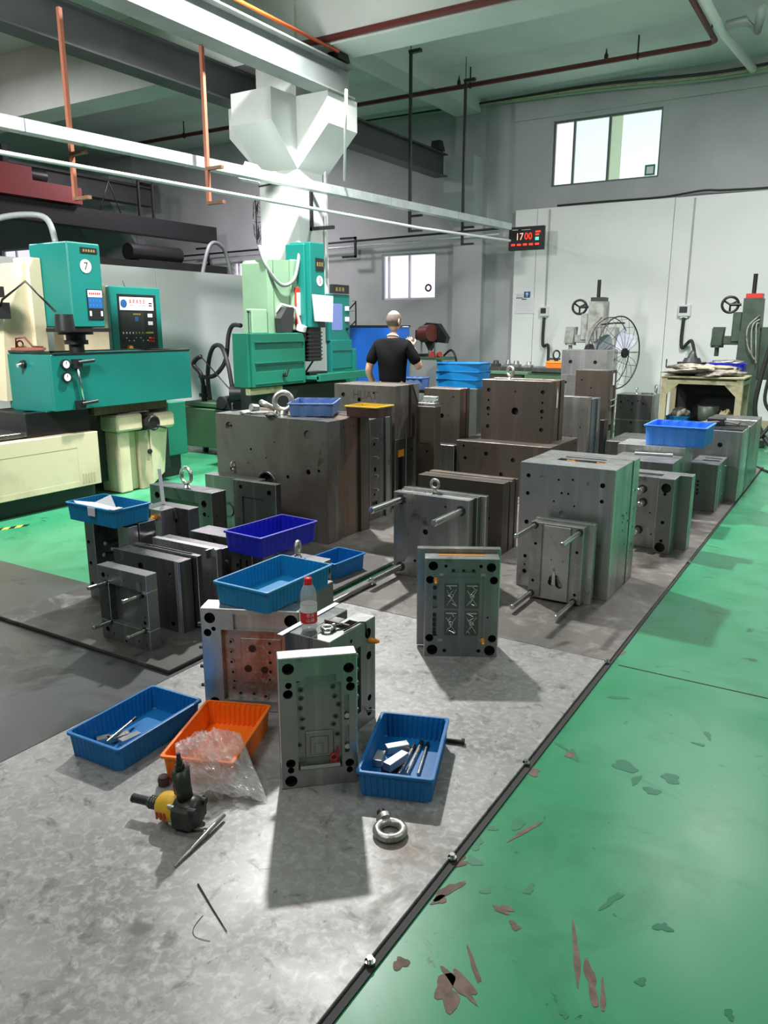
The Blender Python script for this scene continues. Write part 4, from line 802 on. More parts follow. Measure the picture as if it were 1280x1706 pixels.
# ---- D mold with red-tinted pocket
r, W_, D_, H_ = mold('mold_block', 'wide steel mold with a reddish milled pocket under the light blue bin', (-2.075, 2.307, 0, .42, .10, .46, 25))
F = [('r', .20, .10, .97, .80, .030, 3), hole(.09, .91, .024, .03), hole(.06, .765, .017, .03), hole(.125, .805, .010, .03), hole(.925, .91, .028, .03), ('r', .33, .80+.004, .85, .955, .016, 2), hole(.10, .07, .022, .03)]
slab(r, W_, D_, H_, 0, 1, 0, 1, 0, 1, ['steel_br', 'bore', 'steel_br', 'cutred'], F=F, b=.003)
f0 = -.5*D_+.030
MB().box((.38-.5)*W_, (.80-.5)*W_, f0-.004, f0, .26*H_, .70*H_, 0, .002).build('milled_pad', 'cutred', r)
for x, z, rr, m in ((.28, .66, .009, 1), (.28, .56, .007, 2), (.28, .46, .009, 1), (.29, .36, .009, 1), (.30, .27, .008, 1), (.29, .20, .007, 1), (.68, .66, .010, 1), (.68, .57, .010, 1), (.68, .47, .010, 1), (.68, .38, .010, 1), (.67, .30, .008, 1), (.36, .15, .010, 1), (.50, .60, .013, 0), (.45, .40, .013, 0), (.62, .395, .013, 0), (.5, .15, .010, 1), (.62, .13, .010, 1)):
    b = MB(); b.cyl(((x-.5)*W_, f0-.0045, z*H_), ((x-.5)*W_, f0-.0058, z*H_), rr*1.3, n=16, m=0); b.cyl(((x-.5)*W_, f0-.0058, z*H_), ((x-.5)*W_, f0-.0062, z*H_), rr*(.7 if m else 1.2), n=12, m=1); b.build('screw_hole', ['cutred' if m else 'steel_dk', 'bore' if m else 'bore2'], r)
for k in range(3):
    for j in range(6): MB().torus(((.455+.045*k*1.6-.5)*W_, f0-.004, (.34+.055*j)*H_), (0, 1, 0), .016, .0007, 16, 4).build('milling_mark', 'steel_br', r)
for z in (.86, .62, .42, .22): bolt(r, (-.5*W_, -.02, z*H_*.95), (-1, 0, 0), .008, .022, 'bore2')
# supporting block E behind the light blue bin
r, W_, D_, H_ = mold('mold_block', 'steel block half hidden beneath the far end of the light blue bin', (-2.10, 2.68, 0, .24, .16, .455, 0))
slab(r, W_, D_, H_, 0, .6, 0, 1, 0, 1, 'steel_dk'); slab(r, W_, D_, H_, .62, 1, 0, 1, 0, 1, 'steel', R=[hole(.5, .7, .014), hole(.5, .3, .014)])
# ================= left group on the raised plate
Z = .02
r, W_, D_, H_ = mold('mold_block', 'nearest open square mold frame with guide pins on the raised plate', spot((172, 1062), (261, 955), N=(252, 1085), T=960, z0=Z), 'mold block')
F = [('r', .19, .27, .81, .78, .9*D_, 1)]
t = .19
slab(r, W_, D_, H_, 0, 1, 0, 1, .78, 1, 'steel_gn', F=[hole(.12, .45, .014), hole(.22, .45, .008, .01, 2), hole(.55, .40, .005, .01, 2), hole(.82, .40, .012, .01, 2), hole(.40, .93, .007)])
slab(r, W_, D_, H_, 0, 1, 0, 1, 0, .26, 'steel_gn', F=[hole(.12, .5, .014), hole(.25, .35, .007, .01, 2), hole(.5, .12, .008), hole(.78, .3, .010, .01, 2), hole(.93, .2, .008, .01, 2)])
slab(r, W_, D_, H_, 0, .22, 0, 1, .26, .78, 'steel_dk'); slab(r, W_, D_, H_, .84, 1, 0, 1, .26, .78, 'steel_gn', F=[hole(.5, .2, .01), hole(.6, .35, .007, .01, 2), hole(.5, .9, .01)])
slab(r, W_, D_, H_, .22, .84, .55, 1, .26, .78, 'steel_gn', name='back_plate')
pins(r, W_, D_, H_, [(.17, .78), (.86, .72), (.20, .25), (.90, .26)], .11, .011)
MB().prism([(-.01, 0), (.008, -.005), (.014, -.05), (-.0, -.05)], 'y', -.5*D_-.016, -.5*D_-.004).build('lock_tab', 'chrome', r).location = (.37*W_, 0, .92*H_)
r, W_, D_, H_ = mold('mold_block', 'wide dark mold plate right behind the open square frame', spot((189, 920), (321, 924), N=(306, 1056), T=937, z0=Z))
slab(r, W_, D_, H_, 0, 1, 0, .9, 0, 1, 'steel_dk', F=[hole(.42, .83, .02), hole(.86, .80, .012, .01, 2), hole(.82, .70, .006, .01, 2), hole(.78, .15, .006, .01, 2), hole(.86, .10, .014)])
slab(r, W_, D_, H_, .93, .985, -.02, .04, .0, 1, 'steel_br', name='edge_strip'); slab(r, W_, D_, H_, .1, 1.06, 1.0, 1.35, .02, 1.03, 'steel_dk', T=[('r', .15, .2, .9, .8, .05, 1)])
r2_, W_, D_, H_ = mold('mold_block', 'dark plate with an oblong trough top second behind the open square frame', (-3.13, 3.00, Z, .50, .13, .40, 0))
slab(r2_, W_, D_, H_, 0, 1, 0, .3, 0, 1, 'steel_br'); slab(r2_, W_, D_, H_, 0, .96, .32, 1, 0, .97, 'steel_dk')
for v in (.80, .58, .34): bolt(r2_, (.5*W_, 0, v*H_), (1, 0, 0), .008, .02)
MB().box(.44*W_, .46*W_, -.9*D_, -.45*D_, .90*H_, 1.02*H_).build('lock_tab', 'chrome', r2_)
r, W_, D_, H_ = mold('mold_block', 'flat topped dark plate third behind the open square frame', (-3.09, 3.24, Z, .42, .17, .40, 0))
slab(r, W_, D_, H_, 0, 1, 0, .92, 0, 1, 'steel_dk', R=[hole(.5, .3, .01, .01, 2), hole(.4, .7, .01, .01, 2)])
for v in (.12, .4): pins(r, W_, D_, H_, [(1.02, v)], .06, .007, y=-.5, collar=False)
# G3 leftmost plate under bin
r, W_, D_, H_ = mold('mold_block', 'leftmost tall dark mold under the bin with papers', (-3.62, 2.94, Z, .36, .16, .48, 0))
slab(r, W_, D_, H_, 0, .22, -.35, 1, 0, 1, 'steel_gn', F=[hole(.3, .72, .012), hole(.35, .45, .012), hole(.35, .18, .012)], R=[hole(.3, .3, .01)]); slab(r, W_, D_, H_, .22, 1, .25, 1, 0, 1, 'steel_dk')
slab(r, W_, D_, H_, .72, .98, -.2, .23, .28, .98, 'steel', name='side_block')
pins(r, W_, D_, H_, [(.5, .75), (.66, .70), (.44, .60), (.52, .38), (.62, .52)], .12, .013, y=-.15)
# G4 mirror-like small block behind
r, W_, D_, H_ = mold('mold_block', 'small polished block with an orange plug behind the bin with papers', spot((199, 860), .12, Nt=(268, 851, .46), z0=Z))
slab(r, W_, D_, H_, 0, .48, 0, 1, 0, 1, 'steel_br'); slab(r, W_, D_, H_, .5, .72, 0, 1, 0, 1, 'steel_dk'); slab(r, W_, D_, H_, .74, 1, 0, 1, 0, 1.0, 'steel')
fitting(r, (.34*W_, -.5*D_, .88*H_), (.5, -1, 0), 'orangeplug', .05, .018, 'orange_plug')
# G5 plate with locking tab
r, W_, D_, H_ = mold('mold_block', 'dark plate with a white ruler standing on it below the lifting eye plate', spot((255, 845), .09, Nt=(314, 849, .46), z0=Z))
slab(r, W_, D_, H_, 0, 1, 0, 1, 0, 1, 'steel_dk', F=[hole(.35, .82, .014), hole(.62, .80, .016), hole(.80, .55, .010, .01, 2), hole(.7, .6, .006)])
MB().prism([(.0, 0), (.016, 0), (.035, -.06), (.02, -.06)], 'y', -.5*D_-.015, -.5*D_-.003).build('lock_tab', 'chrome', r).location = (.12*W_, 0, .98*H_)
G5 = r.location.copy(); G5H = H_+Z; G5d = D_
# G6 lifting-eye plate
r, W_, D_, H_ = mold('mold_block', 'dark frame plate with a large lifting eye on top at the left', spot((249, 808), (376, 812), Nt=(352, 822, .45), z0=Z))
slab(r, W_, D_, H_, 0, 1, 0, 1, 0, 1, 'steel_dk', F=[hole(.12, .83, .026, .03), hole(.88, .80, .026, .03), hole(.88, .62, .016, .02), hole(.94, .60, .008, .01, 2), ('r', .24, .05, .80, .80, .03, 3)], R=[hole(.3, .3, .007, .01, 2), hole(.3, .6, .007, .01, 2)]).data.materials.__setitem__(3, M['olive'])  # green reflection painted into the pocket floor as olive
eye(r, (.0, 0, H_), .058, .014, (.15, 1, 0), 'chrome')
# G7/G8
r, W_, D_, H_ = mold('mold_block', 'green-grey plate with a round bore just right of the lifting eye plate', (-4.10, 4.42, 0, .54, .10, .46, 0))
slab(r, W_, D_, H_, 0, 1, 0, 1, 0, 1, 'steel_gn', F=[hole(.62, .86, .010, .01, 2), hole(.74, .84, .012, .01, 2), hole(.42, .42, .055, .04), ('r', .05, .05, .95, .58, .012, 2)])
r, W_, D_, H_ = mold('mold_block', 'dark plate in front of the ring hole of the largest block', spot((388, 798), (468, 806), Nt=(459, 808, .48), z0=0))
slab(r, W_, D_, H_, 0, 1, 0, 1, 0, 1, 'steel_dk', F=[hole(.18, .90, .016), hole(.85, .86, .02, .03), ('r', .2, .05, .7, .75, .012, 2)])
# G9 small post block
r, W_, D_, H_ = mold('mold_block', 'short bright topped corner post left of the royal blue bin', (-3.02, 3.52, Z, .17, .11, .40, 0))
slab(r, W_, D_, H_, 0, 1, 0, 1, .82, 1, 'steel_br', F=[hole(.4, .4, .024, .03)]); slab(r, W_, D_, H_, 0, 1, 0, 1, 0, .81, 'steel_dk', F=[hole(.5, .7, .02)])
pins(r, W_, D_, H_, [(.9, .70), (1.1, .45)], .07, .010, collar=False)
# supports of the royal blue bin
r, W_, D_, H_ = mold('mold_block', 'grooved dark mold under the royal blue bin', (-2.77, 3.22, Z, .15, .42, .385, 0))
slab(r, W_, D_, H_, 0, 1, 0, .2, 0, 1, 'steel_dk', F=[hole(.3, .8, .012), ('r', .4, .1, .5, .9, .02, 1), ('r', .7, .1, .8, .9, .02, 1)]); slab(r, W_, D_, H_, 0, .98, .22, .6, 0, 1, 'steel'); slab(r, W_, D_, H_, 0, 1, .62, 1, 0, 1, 'steel_dk')
r, W_, D_, H_ = mold('mold_block', 'light steel block with a bored end and ring bolt right of the royal blue bin', spot(.30, (551, 906), Nt=(530, 940, .40), z0=0))
slab(r, W_, D_, H_, 0, 1, 0, 1, 0, 1, 'steel', R=[hole(.75, .85, .024, .03), hole(.75, .72, .014, .02), hole(.6, .3, .02)], T=[hole(.6, .4, .006), hole(.8, .3, .006)])
eye(r, (-.05*W_, -.12*D_, H_), .030, .012, (1, .35, 0), 'zinc')
# ================================================================ MACHINES
def plate_text_bar(mb, O, U, V, n, W, Hh, m):
    for k in range(n):
        a = W*(k+.1)/n; b = W*(k+.8)/n; N = Vector(U).cross(Vector(V))
        for q in range(3):
            z0 = Hh*q/3; mb.add([Vector(O)+Vector(U)*x+Vector(V)*z+N*.0012 for x, z in ((a, z0), (b, z0), (b, z0+Hh*.16), (a, z0+Hh*.16))], [(0, 1, 2, 3)], m)
        mb.add([Vector(O)+Vector(U)*x+Vector(V)*z+N*.0013 for x, z in (((a+b)/2-.002, 0), ((a+b)/2+.003, 0), ((a+b)/2+.003, Hh), ((a+b)/2-.002, Hh))], [(0, 1, 2, 3)], m)
# ---------------- machine 7 (ivory and teal sinker)
m7 = thing('sinker_machine', 'ivory and teal spark erosion machine marked 7 at the left', 'machine', (-6.1, 4.2, ZF))
ox, oy = -6.1, 4.2
def L7(x, y, z): return (x-ox, y-oy, z-ZF)
def box7(x0, x1, y0, y1, z0, z1, m, name, b=0.006):
    return MB().box(x0-ox, x1-ox, y0-oy, y1-oy, z0-ZF, z1-ZF, 0, b).build(name, m, m7)
TX = -6.0; ty0, ty1, tz0, tz1 = 4.25, 5.88, .87, 1.355
tb = MB()
X0, X1, Y0, Y1, Z0, Z1 = TX-.66-ox, TX-ox, ty0-oy, ty1-oy, tz0-ZF, tz1-ZF
tb.box(X1-.03, X1, Y0, Y1, Z0, Z1, 0, .004); tb.box(X0, X0+.03, Y0, Y1, Z0, Z1, 0, .004); tb.box(X0+.03, X1-.03, Y0, Y0+.03, Z0, Z1, 0, .004); tb.box(X0+.03, X1-.03, Y1-.03, Y1, Z0, Z1, 0, .004); tb.box(X0+.03, X1-.03, Y0+.03, Y1-.03, Z0, Z0+.05)
tb.prism([(X0+.02, Z0+.004), (X0+.02+.55, Z0+.004), (X0+.42, Z0-.05), (X0+.42, Z0-.12), (X0+.16, Z0-.12), (X0+.16, Z0-.04)], 'y', Y0, Y0+.05)
tank = tb.build('tank', 'teal', m7)
b = MB(); b.box(X0+.03, X1+.006, Y0, Y1, Z1, Z1+.012); tr = MB(); tr.box(X1-.035, X1+.004, Y0+.02, Y1, Z1, Z1+.012); tr.box(X0, X1-.035, Y1-.035, Y1, Z1, Z1+.012); tr.box(X0, X0+.03, Y0, Y1-.035, Z1, Z1+.012); tr.build('tank_rim', 'black', m7)
for z in (.83, .60):
    g = MB(); yy = ty0-oy+.13; zz = Z0+(Z1-Z0)*z; g.cyl((X1, yy, zz), (X1+.025, yy, zz), .045, n=20); g.cyl((X1+.025, yy, zz), (X1+.027, yy, zz), .033, n=20, m=1); g.box(X1+.027, X1+.0285, yy-.002, yy+.002, zz, zz+.025)
    g.build('pressure_gauge', ['black', 'paper'], m7)
g = MB(); g.cyl((X0+.28, Y0, Z0+.40), (X0+.28, Y0-.03, Z0+.40), .035, n=16, m=1); g.cyl((X0+.28, Y0-.03, Z0+.40), (X0+.28, Y0-.07, Z0+.39), .018, n=12); g.build('knob', ['chrome', 'black'], m7)
la = MB(); yy = Y0+.30
la.tube([(X1+.02, yy-.02, Z0+.04), (X1+.02, yy-.06, Z1-.05)], .012); h1 = la.build('door_latch_bar', 'chrome', m7)
for z in (Z0+.05, Z1-.07):
    b = MB(); b.box(X1, X1+.035, yy-.10, yy-.01, z-.05, z+.03); b.cyl((X1+.03, yy-.05, z), (X1+.03, yy+.12, z+.012), .016, n=8); b.build('latch_handle', 'black', m7)
# head, column
box7(-6.75, -6.2, 4.66, 5.02, 1.585, 2.335, 'teal', 'machine_head', .012)
b = MB(); b.cyl(L7(-6.45, 4.86, 1.585), L7(-6.45, 4.86, 1.52), .16, n=20); b.cyl(L7(-6.45, 4.86, 1.52), L7(-6.45, 4.86, 1.47), .09, n=16); b.cyl(L7(-6.45, 4.86, 1.47), L7(-6.45, 4.86, 1.43), .11, n=16); b.cyl(L7(-6.45, 4.86, 1.43), L7(-6.45, 4.86, 1.30), .07, n=16); b.box(*(L7(-6.62, 0, 0)[0], L7(-6.18, 0, 0)[0], L7(0, 4.64, 0)[1], L7(0, 5.06, 0)[1], L7(0, 0, 1.545)[2], L7(0, 0, 1.58)[2])); b.build('electrode_spindle', 'black', m7)
nb = MB(); n0 = Vector(L7(-6.199, 4.845, 2.13)); nb.cyl(n0, n0+Vector((.003, 0, 0)), .062, n=28, m=0); nb.cyl(n0+Vector((.003, 0, 0)), n0+Vector((.0035, 0, 0)), .055, n=28, m=1)
text_on(nb, '7', .10, n0+Vector((.004, 0, -.003)), (0, 1, 0), (0, 0, 1), .0008, m=2); nb.build('number_disc', ['galv', 'paper', 'black'], m7, 'round white disc with the number 7')
lb = MB(); lb.box(*[a for p_ in zip(L7(-6.20, 4.80, 2.245), L7(-6.195, 4.98, 2.295)) for a in p_]); plate_text_bar(lb, L7(-6.195, 4.82, 2.258), (0, 1, 0), (0, 0, 1), 5, .14, .022, 1); lb.build('name_plate', ['black', 'gold'], m7)
cp = MB(); o0 = L7(-6.199, 4.83, 1.66); cp.box(o0[0], o0[0]+.006, o0[1], o0[1]+.17, o0[2], o0[2]+.27)
def qd(mb, x, y0, y1, z0, z1, m): mb.add([(x, y0, z0), (x, y1, z0), (x, y1, z1), (x, y0, z1)], [(0, 1, 2, 3)], m)
qd(cp, o0[0]+.0065, o0[1]+.006, o0[1]+.164, o0[2]+.20, o0[2]+.262, 1); qd(cp, o0[0]+.0065, o0[1]+.006, o0[1]+.164, o0[2]+.10, o0[2]+.198, 2)
for k in range(4):
    for q in range(2): qd(cp, o0[0]+.0072, o0[1]+.018+k*.037, o0[1]+.034+k*.037, o0[2]+.118+q*.04, o0[2]+.136+q*.04, 3)
for k in range(6): qd(cp, o0[0]+.0072, o0[1]+.02+k*.022, o0[1]+.036+k*.022, o0[2]+.222, o0[2]+.240, 4)
qd(cp, o0[0]+.0072, o0[1]+.012, o0[1]+.034, o0[2]+.03, o0[2]+.075, 1); qd(cp, o0[0]+.0072, o0[1]+.136, o0[1]+.158, o0[2]+.03, o0[2]+.075, 1)
cp.build('head_control_panel', ['black', 'white', 'bluelabel', 'sky', 'redpaint'], m7)
cl = MB(); cl.prism([(4.20-oy, .95), (5.02-oy, .95), (4.62-oy, 1.45), (4.60-oy, 2.19), (4.28-oy, 2.12)], 'x', -7.55-ox, -6.62-ox); cl.build('machine_column', 'ivory', m7)
box7(-6.80, -6.58, 4.52, 4.66, 1.36, 2.205, 'ivory', 'head_guide_cover', .01)
box7(-7.05, -6.9, 5.05, 5.62, 1.0, 2.02, 'beige', 'side_cover', .01)
MB().tube(bez([L7(-7.1, 4.60, 2.10), L7(-7.1, 4.45, 2.32), L7(-7.1, 4.58, 2.56), L7(-6.9, 4.95, 2.62), L7(-6.6, 4.85, 2.36)], 8), .028, 10).build('cable_hose', 'beam', m7)
MB().tube(bez([L7(-7.1, 4.60, 2.10), L7(-7.1, 4.35, 2.40), L7(-7.4, 4.0, 2.55)], 8), .03, 10).build('cable_hose', 'black', m7)
# work lamp on jointed arm
wl = MB(); j = [L7(-6.58, 4.35, 1.92), L7(-6.30, 4.30, 2.02)]
wl.tube([L7(-6.60, 4.20, 1.72), L7(-6.4, 4.12, 1.82), L7(-6.2, 4.22, 1.97), L7(-6.12, 4.43, 1.72)], .011, 6); wl.box(*[a for p_ in zip(L7(-6.5, 4.08, 1.84), L7(-6.42, 4.16, 1.93)) for a in p_]); wl.box(*[a for p_ in zip(L7(-6.62, 4.10, 1.66), L7(-6.5, 4.25, 1.80)) for a in p_]); wl.build('lamp_arm', 'black', m7)
wl = MB(); c_ = Vector(L7(-6.08, 4.48, 1.56)); wl.cyl(c_, c_+Vector((0, 0, .14)), .085, .075, n=20, m=0, mc=1); wl.build('lamp_head', ['black', 'zinc'], m7)
# control cabinet
cb = MB(); cb.box(*[a for p_ in zip(L7(-7.5, 5.78, 0), L7(-7.05, 6.50, 2.02)) for a in p_], 0, .01); cb.build('control_cabinet', 'teal', m7)
cpn = MB(); xf = L7(-7.045, 0, 0)[0]; ya, yb = 5.90-oy, 6.40-oy; za, zb_ = 1.30-ZF, 1.92-ZF
cpn.box(xf-.01, xf, ya-.02, yb+.02, za-.02, zb_+.02)
qd(cpn, xf+.001, ya+.005, yb-.02, zb_-.15, zb_-.01, 1); cpn.cyl((xf+.001, ya+.06, zb_-.08), (xf+.003, ya+.06, zb_-.08), .045, n=20, m=2); 
plate_text_bar(cpn, (xf+.001, ya+.13, zb_-.075), (0, 1, 0), (0, 0, 1), 5, .24, .045, 3); qd(cpn, xf+.002, ya+.13, ya+.37, zb_-.10, zb_-.096, 4); qd(cpn, xf+.002, ya+.41, ya+.46, zb_-.08, zb_-.065, 5); qd(cpn, xf+.002, ya+.41, ya+.46, zb_-.105, zb_-.09, 5)
qd(cpn, xf+.001, ya+.01, ya+.33, za+.20, zb_-.17, 6)
for k in range(4): qd(cpn, xf+.002, ya+.02, ya+.12, zb_-.20-.03*k, zb_-.188-.03*k, 4)
for k in range(5): qd(cpn, xf+.002, ya+.18+.022*k, ya+.196+.022*k, zb_-.20, zb_-.185, 8)
qd(cpn, xf+.0022, ya+.20, ya+.25, zb_-.27, zb_-.22, 2)
for k in range(2): qd(cpn, xf+.004, ya+.385, ya+.455, zb_-.225-.085*k, zb_-.185-.085*k, 1); 
for k in range(8): qd(cpn, xf+.002, ya+.02+.045*k, ya+.035+.045*k, za+.215, za+.235, 7 if k < 4 else 8)
qd(cpn, xf+.002, ya+.33, ya+.455, za+.215, za+.235, 8)
for k in range(12): cpn.cyl((xf, ya+.03+.033*k, za+.14+.03*(k % 2)), (xf+.012, ya+.03+.033*k, za+.14+.03*(k % 2)), .006, n=6, m=1 if k % 3 else 4)
for k in range(3):
    for q in range(2): cpn.cyl((xf, ya+.38+.032*k, za+.13+.035*q), (xf+.012, ya+.38+.032*k, za+.13+.035*q), .010, n=8, m=3)
cpn.build('control_panel', ['black', 'label_white', 'bluelabel', 'label_red', 'dkmetal', 'black', 'dkmetal', 'white', 'gold'], m7)
kn = MB(); kn.cyl((xf, ya+.09, za+.06), (xf+.04, ya+.09, za+.06), .028, n=14, m=0); kn.build('selector_knob', 'orangeplug', m7)
for k in (.28, .37): MB().cyl((xf, ya+k, za+.05), (xf+.03, ya+k, za+.05), .018, n=12).build('selector_knob', 'black', m7)
MB().tube([L7(-7.2, 6.14, 2.0), L7(-7.2, 6.10, 2.09)], .004, 5).build('antenna', 'black', m7)
# table edge and carriage under the tank
box7(-6.6, -6.12, 4.74, 5.64, .78, .86, 'wood', 'table_slide', .004)
box7(-6.75, -6.15, 4.05, 4.7, .60, .86, 'black', 'bellows', .004)
box7(-7.4, -6.3, 4.9, 5.8, .1, .80, 'dkmetal', 'saddle_core', .006)
b = MB(); b.cyl(L7(-6.3, 4.2, .86), L7(-6.3, 4.2, .55), .06, n=14)
for k in range(4): b.torus(L7(-6.3, 4.2, .60+.06*k), (0, 0, 1), .06, .012, 16, 6)
b.build('bellows_leg', 'black', m7)
# saddle front covers
def hexbox(name, pts, m):  # eight free corners
    b = MB(); b.add([L7(*p_) for p_ in pts], [(0, 1, 2, 3), (4, 7, 6, 5), (0, 4, 5, 1), (1, 5, 6, 2), (2, 6, 7, 3), (3, 7, 4, 0)]); return b.build(name, m, m7)
box7(-6.42, -6.06, 4.94, 5.26, .60, .76, 'ivory', 'saddle_cap', .02); box7(-6.42, -6.06, 5.40, 5.69, .58, .74, 'ivory', 'saddle_cap', .03)
box7(-6.40, -6.11, 4.98, 5.12, -.01, .60, 'ivory', 'front_cover', .012); box7(-6.45, -6.17, 5.12, 5.24, -.01, .58, 'ivory', 'front_cover', .008)
hexbox('front_cover', [(-6.45, 5.24, -.01), (-6.12, 5.24, -.01), (-6.12, 5.40, -.01), (-6.45, 5.40, -.01), (-6.45, 5.24, .58), (-6.12, 5.24, .58), (-6.12, 5.36, .58), (-6.45, 5.36, .58)], 'beige')
hexbox('front_cover', [(-6.5, 5.40, .02), (-6.13, 5.40, .02), (-6.2, 5.62, .10), (-6.5, 5.62, .10), (-6.5, 5.37, .62), (-6.10, 5.37, .62), (-6.16, 5.66, .60), (-6.5, 5.66, .60)], 'ivory')
hw = MB(); c_ = Vector(L7(-6.02, 5.33, .66)); hw.cyl(c_-Vector((.1, 0, 0)), c_+Vector((.03, 0, 0)), .07, n=20); hw.torus(c_+Vector((.03, 0, 0)), (1, 0, 0), .065, .012, 20, 8); hw.cyl(c_+Vector((.03, .03, -.03)), c_+Vector((.06, .13, -.06)), .012, n=8); hw.build('hand_wheel', 'black', m7)
MB().cyl(L7(-6.13, 5.36, .36), L7(-6.10, 5.36, .36), .025, n=14).build('plug', 'black', m7)
box7(-6.75, -6.35, 5.70, 6.12, .22, .80, 'teal_g', 'oil_cabinet', .01); box7(-6.7, -6.4, 5.75, 6.05, ZF, .22, 'black', 'cabinet_foot', .004)
# paper on saddle
# ivory base with recessed panel
bs = MB()
bs.box(-.9, .05, 3.2-oy, 4.70-oy, .17, .66, 0, .01); base = bs.build('machine_base', 'ivory', m7)
del_ = MB(); fx = .052
del_.slab(-.2, .052, 3.2-oy, 4.70-oy, .17, .661, R=[('r', .18, .05, 1.26, .36, .03, 2)], b=.004); del_.build('base_front', ['ivory', 'bore', 'beige'], m7)
for k in range(5): MB().box(.05, .056, 4.50-oy+.03*k, 4.51-oy+.03*k, .20, .29).build('vent_slot', 'beige', m7)
for k in range(5): MB().box(.05, .056, 3.27-oy+.03*k, 3.28-oy+.03*k, .19, .30).build('vent_slot', 'beige', m7)
lbq = MB(); lbq.box(.022, .026, 3.98-oy, 4.22-oy, .34, .46); lbq.build('base_label', 'paper', m7)
box7(-7.0, -6.15, 3.2, 4.7, ZF, .18, 'black', 'base_plinth', .004)
box7(-6.98, -6.15, 3.2, 4.05, .66, .70, 'steel_dk', 'base_table', .004)
# red tray of tools on the tank corner
q = Vector((-6.5, 4.27, 1.367))
r = thing('tool_tray', 'rusty red clamp with wire clips on the left corner of the teal tank', 'clamp', (-6.50, 4.36, 1.369))
b = MB(); b.box(-.12, .12, -.07, .12, .018, .04); b.build('clamp_base', 'copper', r)
b = MB(); b.tube([(-.08, -.04, .04), (-.06, -.05, .12), (.0, .0, .13), (.03, .05, .05), (.11, .10, .045)], .009, 6); b.torus((-.08, 0, .07), (1, 0, 0), .03, .008, 16, 6); b.build('clamp_screw', 'redpipe', r)
o = MB().box(-.12, .12, -.10, .10, 0, .018).build('clamp_sole', 'dkmetal', r)
pp = MB(); n = 8
pp.add([(-6.36, 5.0, .778), (-6.10, 5.0, .764), (-6.10, 5.38, .768), (-6.36, 5.38, .785)], [(0, 1, 2, 3)]); pp.add([(-6.34, 5.12, .786), (-6.10, 5.14, .772), (-6.13, 5.42, .778), (-6.36, 5.40, .79)], [(0, 1, 2, 3)])
o = pp.build('paper_sheets', 'paper'); tag(o, 'white paper sheets lying on the ivory saddle of machine 7', 'paper')
# ---------------- coolant tank and pump
g = spot((293, 678), .62, N=(400, 762), T=696, z0=.08)
r = thing('coolant_tank', 'mid green coolant tank with a pump and hoses between the two machines', 'tank', (-7.15, 7.2, ZF))
b = MB(); b.box(-.60, .68, 0, .62, .09, .585, 0, .008); b.build('tank_body', 'olive', r)
for x in (-.5, .5):
    for y in (0.05, .5): MB().box(x-.03, x+.03, y-.03, y+.03, 0, .09).build('leg', 'black', r)
b = MB(); b.box(-.40, .22, .05, .4, .60, .66, 0, .01); b.build('pump_cover', 'olive', r)
b = MB(); b.cyl((-.18, .2, .66), (-.18, .2, .86), .04, n=12); b.cyl((-.18, .2, .72), (-.18, .2, .76), .07, n=12); b.tube(bez([(-.18, .2, .8), (-.22, .2, 1.0), (-.34, .2, 1.12), (-.28, .2, 1.20), (-.20, .2, 1.23)]), .03, 8); b.build('pump_pipe', 'black', r)
b = MB(); b.tube([(-.20, .2, 1.23), (.45, .0, .86)], .008, 6); b.build('pump_lever', 'black', r)
hp = bez([(-.08, .2, .68), (-.10, .2, .95), (-.06, .2, 1.20), (.08, .15, 1.36), (.26, .1, 1.36), (.40, .05, 1.15), (.45, .05, .88)], 8); MB().tube(hp, .028, 10).build('hose', 'rubber', r)
hp = bez([(-.24, .2, .98), (-.10, .2, .97), (.06, .2, 1.02), (.18, .25, 1.2), (.20, .3, 1.50), (.28, .3, 1.62), (.5, .2, 1.62)], 8); MB().tube(hp, .028, 10).build('hose', 'rubber', r)
b = MB(); b.cyl((.32, -.02, .68), (.32, .16, .68), .08, n=16); b.box(.22, .42, 0, .14, .60, .70); b.build('pump_motor', 'dkmetal', r)
b = MB(); b.cyl((.40, .1, .80), (.72, .25, .80), .13, n=20); b.box(.45, .65, .05, .3, .60, .7); b.build('drive_motor', 'black', r)
# ---------------- machine 5 (green)
m5 = thing('sinker_machine', 'pale green and teal spark erosion machine marked 5 before the column', 'machine', (-5.8, 6.6, ZF)); ox5, oy5 = -5.8, 6.6
def B5(x0, x1, y0, y1, z0, z1, m, name, b=.006, par=None): return MB().box(x0-ox5, x1-ox5, y0-oy5, y1-oy5, z0-ZF, z1-ZF, 0, b).build(name, m, par or m5)
B5(-6.05, -5.83, 6.58, 7.60, .93, 1.52, 'teal_g', 'tank_body', .005)
dr = MB(); dy0, dy1, dz0, dz1 = 6.62, 7.58, .93, 1.515
dr.slab(-.03, 0.0, dy0-oy5, dy1-oy5, dz0-ZF, dz1-ZF, R=[('r', .05, .40, .93, .475, .012, 0), ('r', .05, .16, .93, .235, .012, 0)], b=.004); door5 = dr.build('tank_door', 'teal_g', m5)
for z in (.07, .30, .53): MB().box(0, .010, .06, .93, z+dz0-ZF-.04, z+dz0-ZF-.03).build('door_rib', 'teal_g', m5)
b = MB(); b.cyl((0, .56, 1.06), (.04, .56, 1.06), .025, n=10); b.cyl((.04, .56, 1.05), (.05, .59, 1.14), .012, n=8); b.build('door_handle', 'black', m5)
t_ = MB(); t_.box(-.35, .18, 1.0, 2.15, .985, 1.02); t_.box(.15, .20, 1.0, 2.15, .96, 1.05, 0, .004); t_.box(-.35, .15, 2.11, 2.15, 1.02, 1.05); t_.build('drop_tray', 'teal_g', m5)
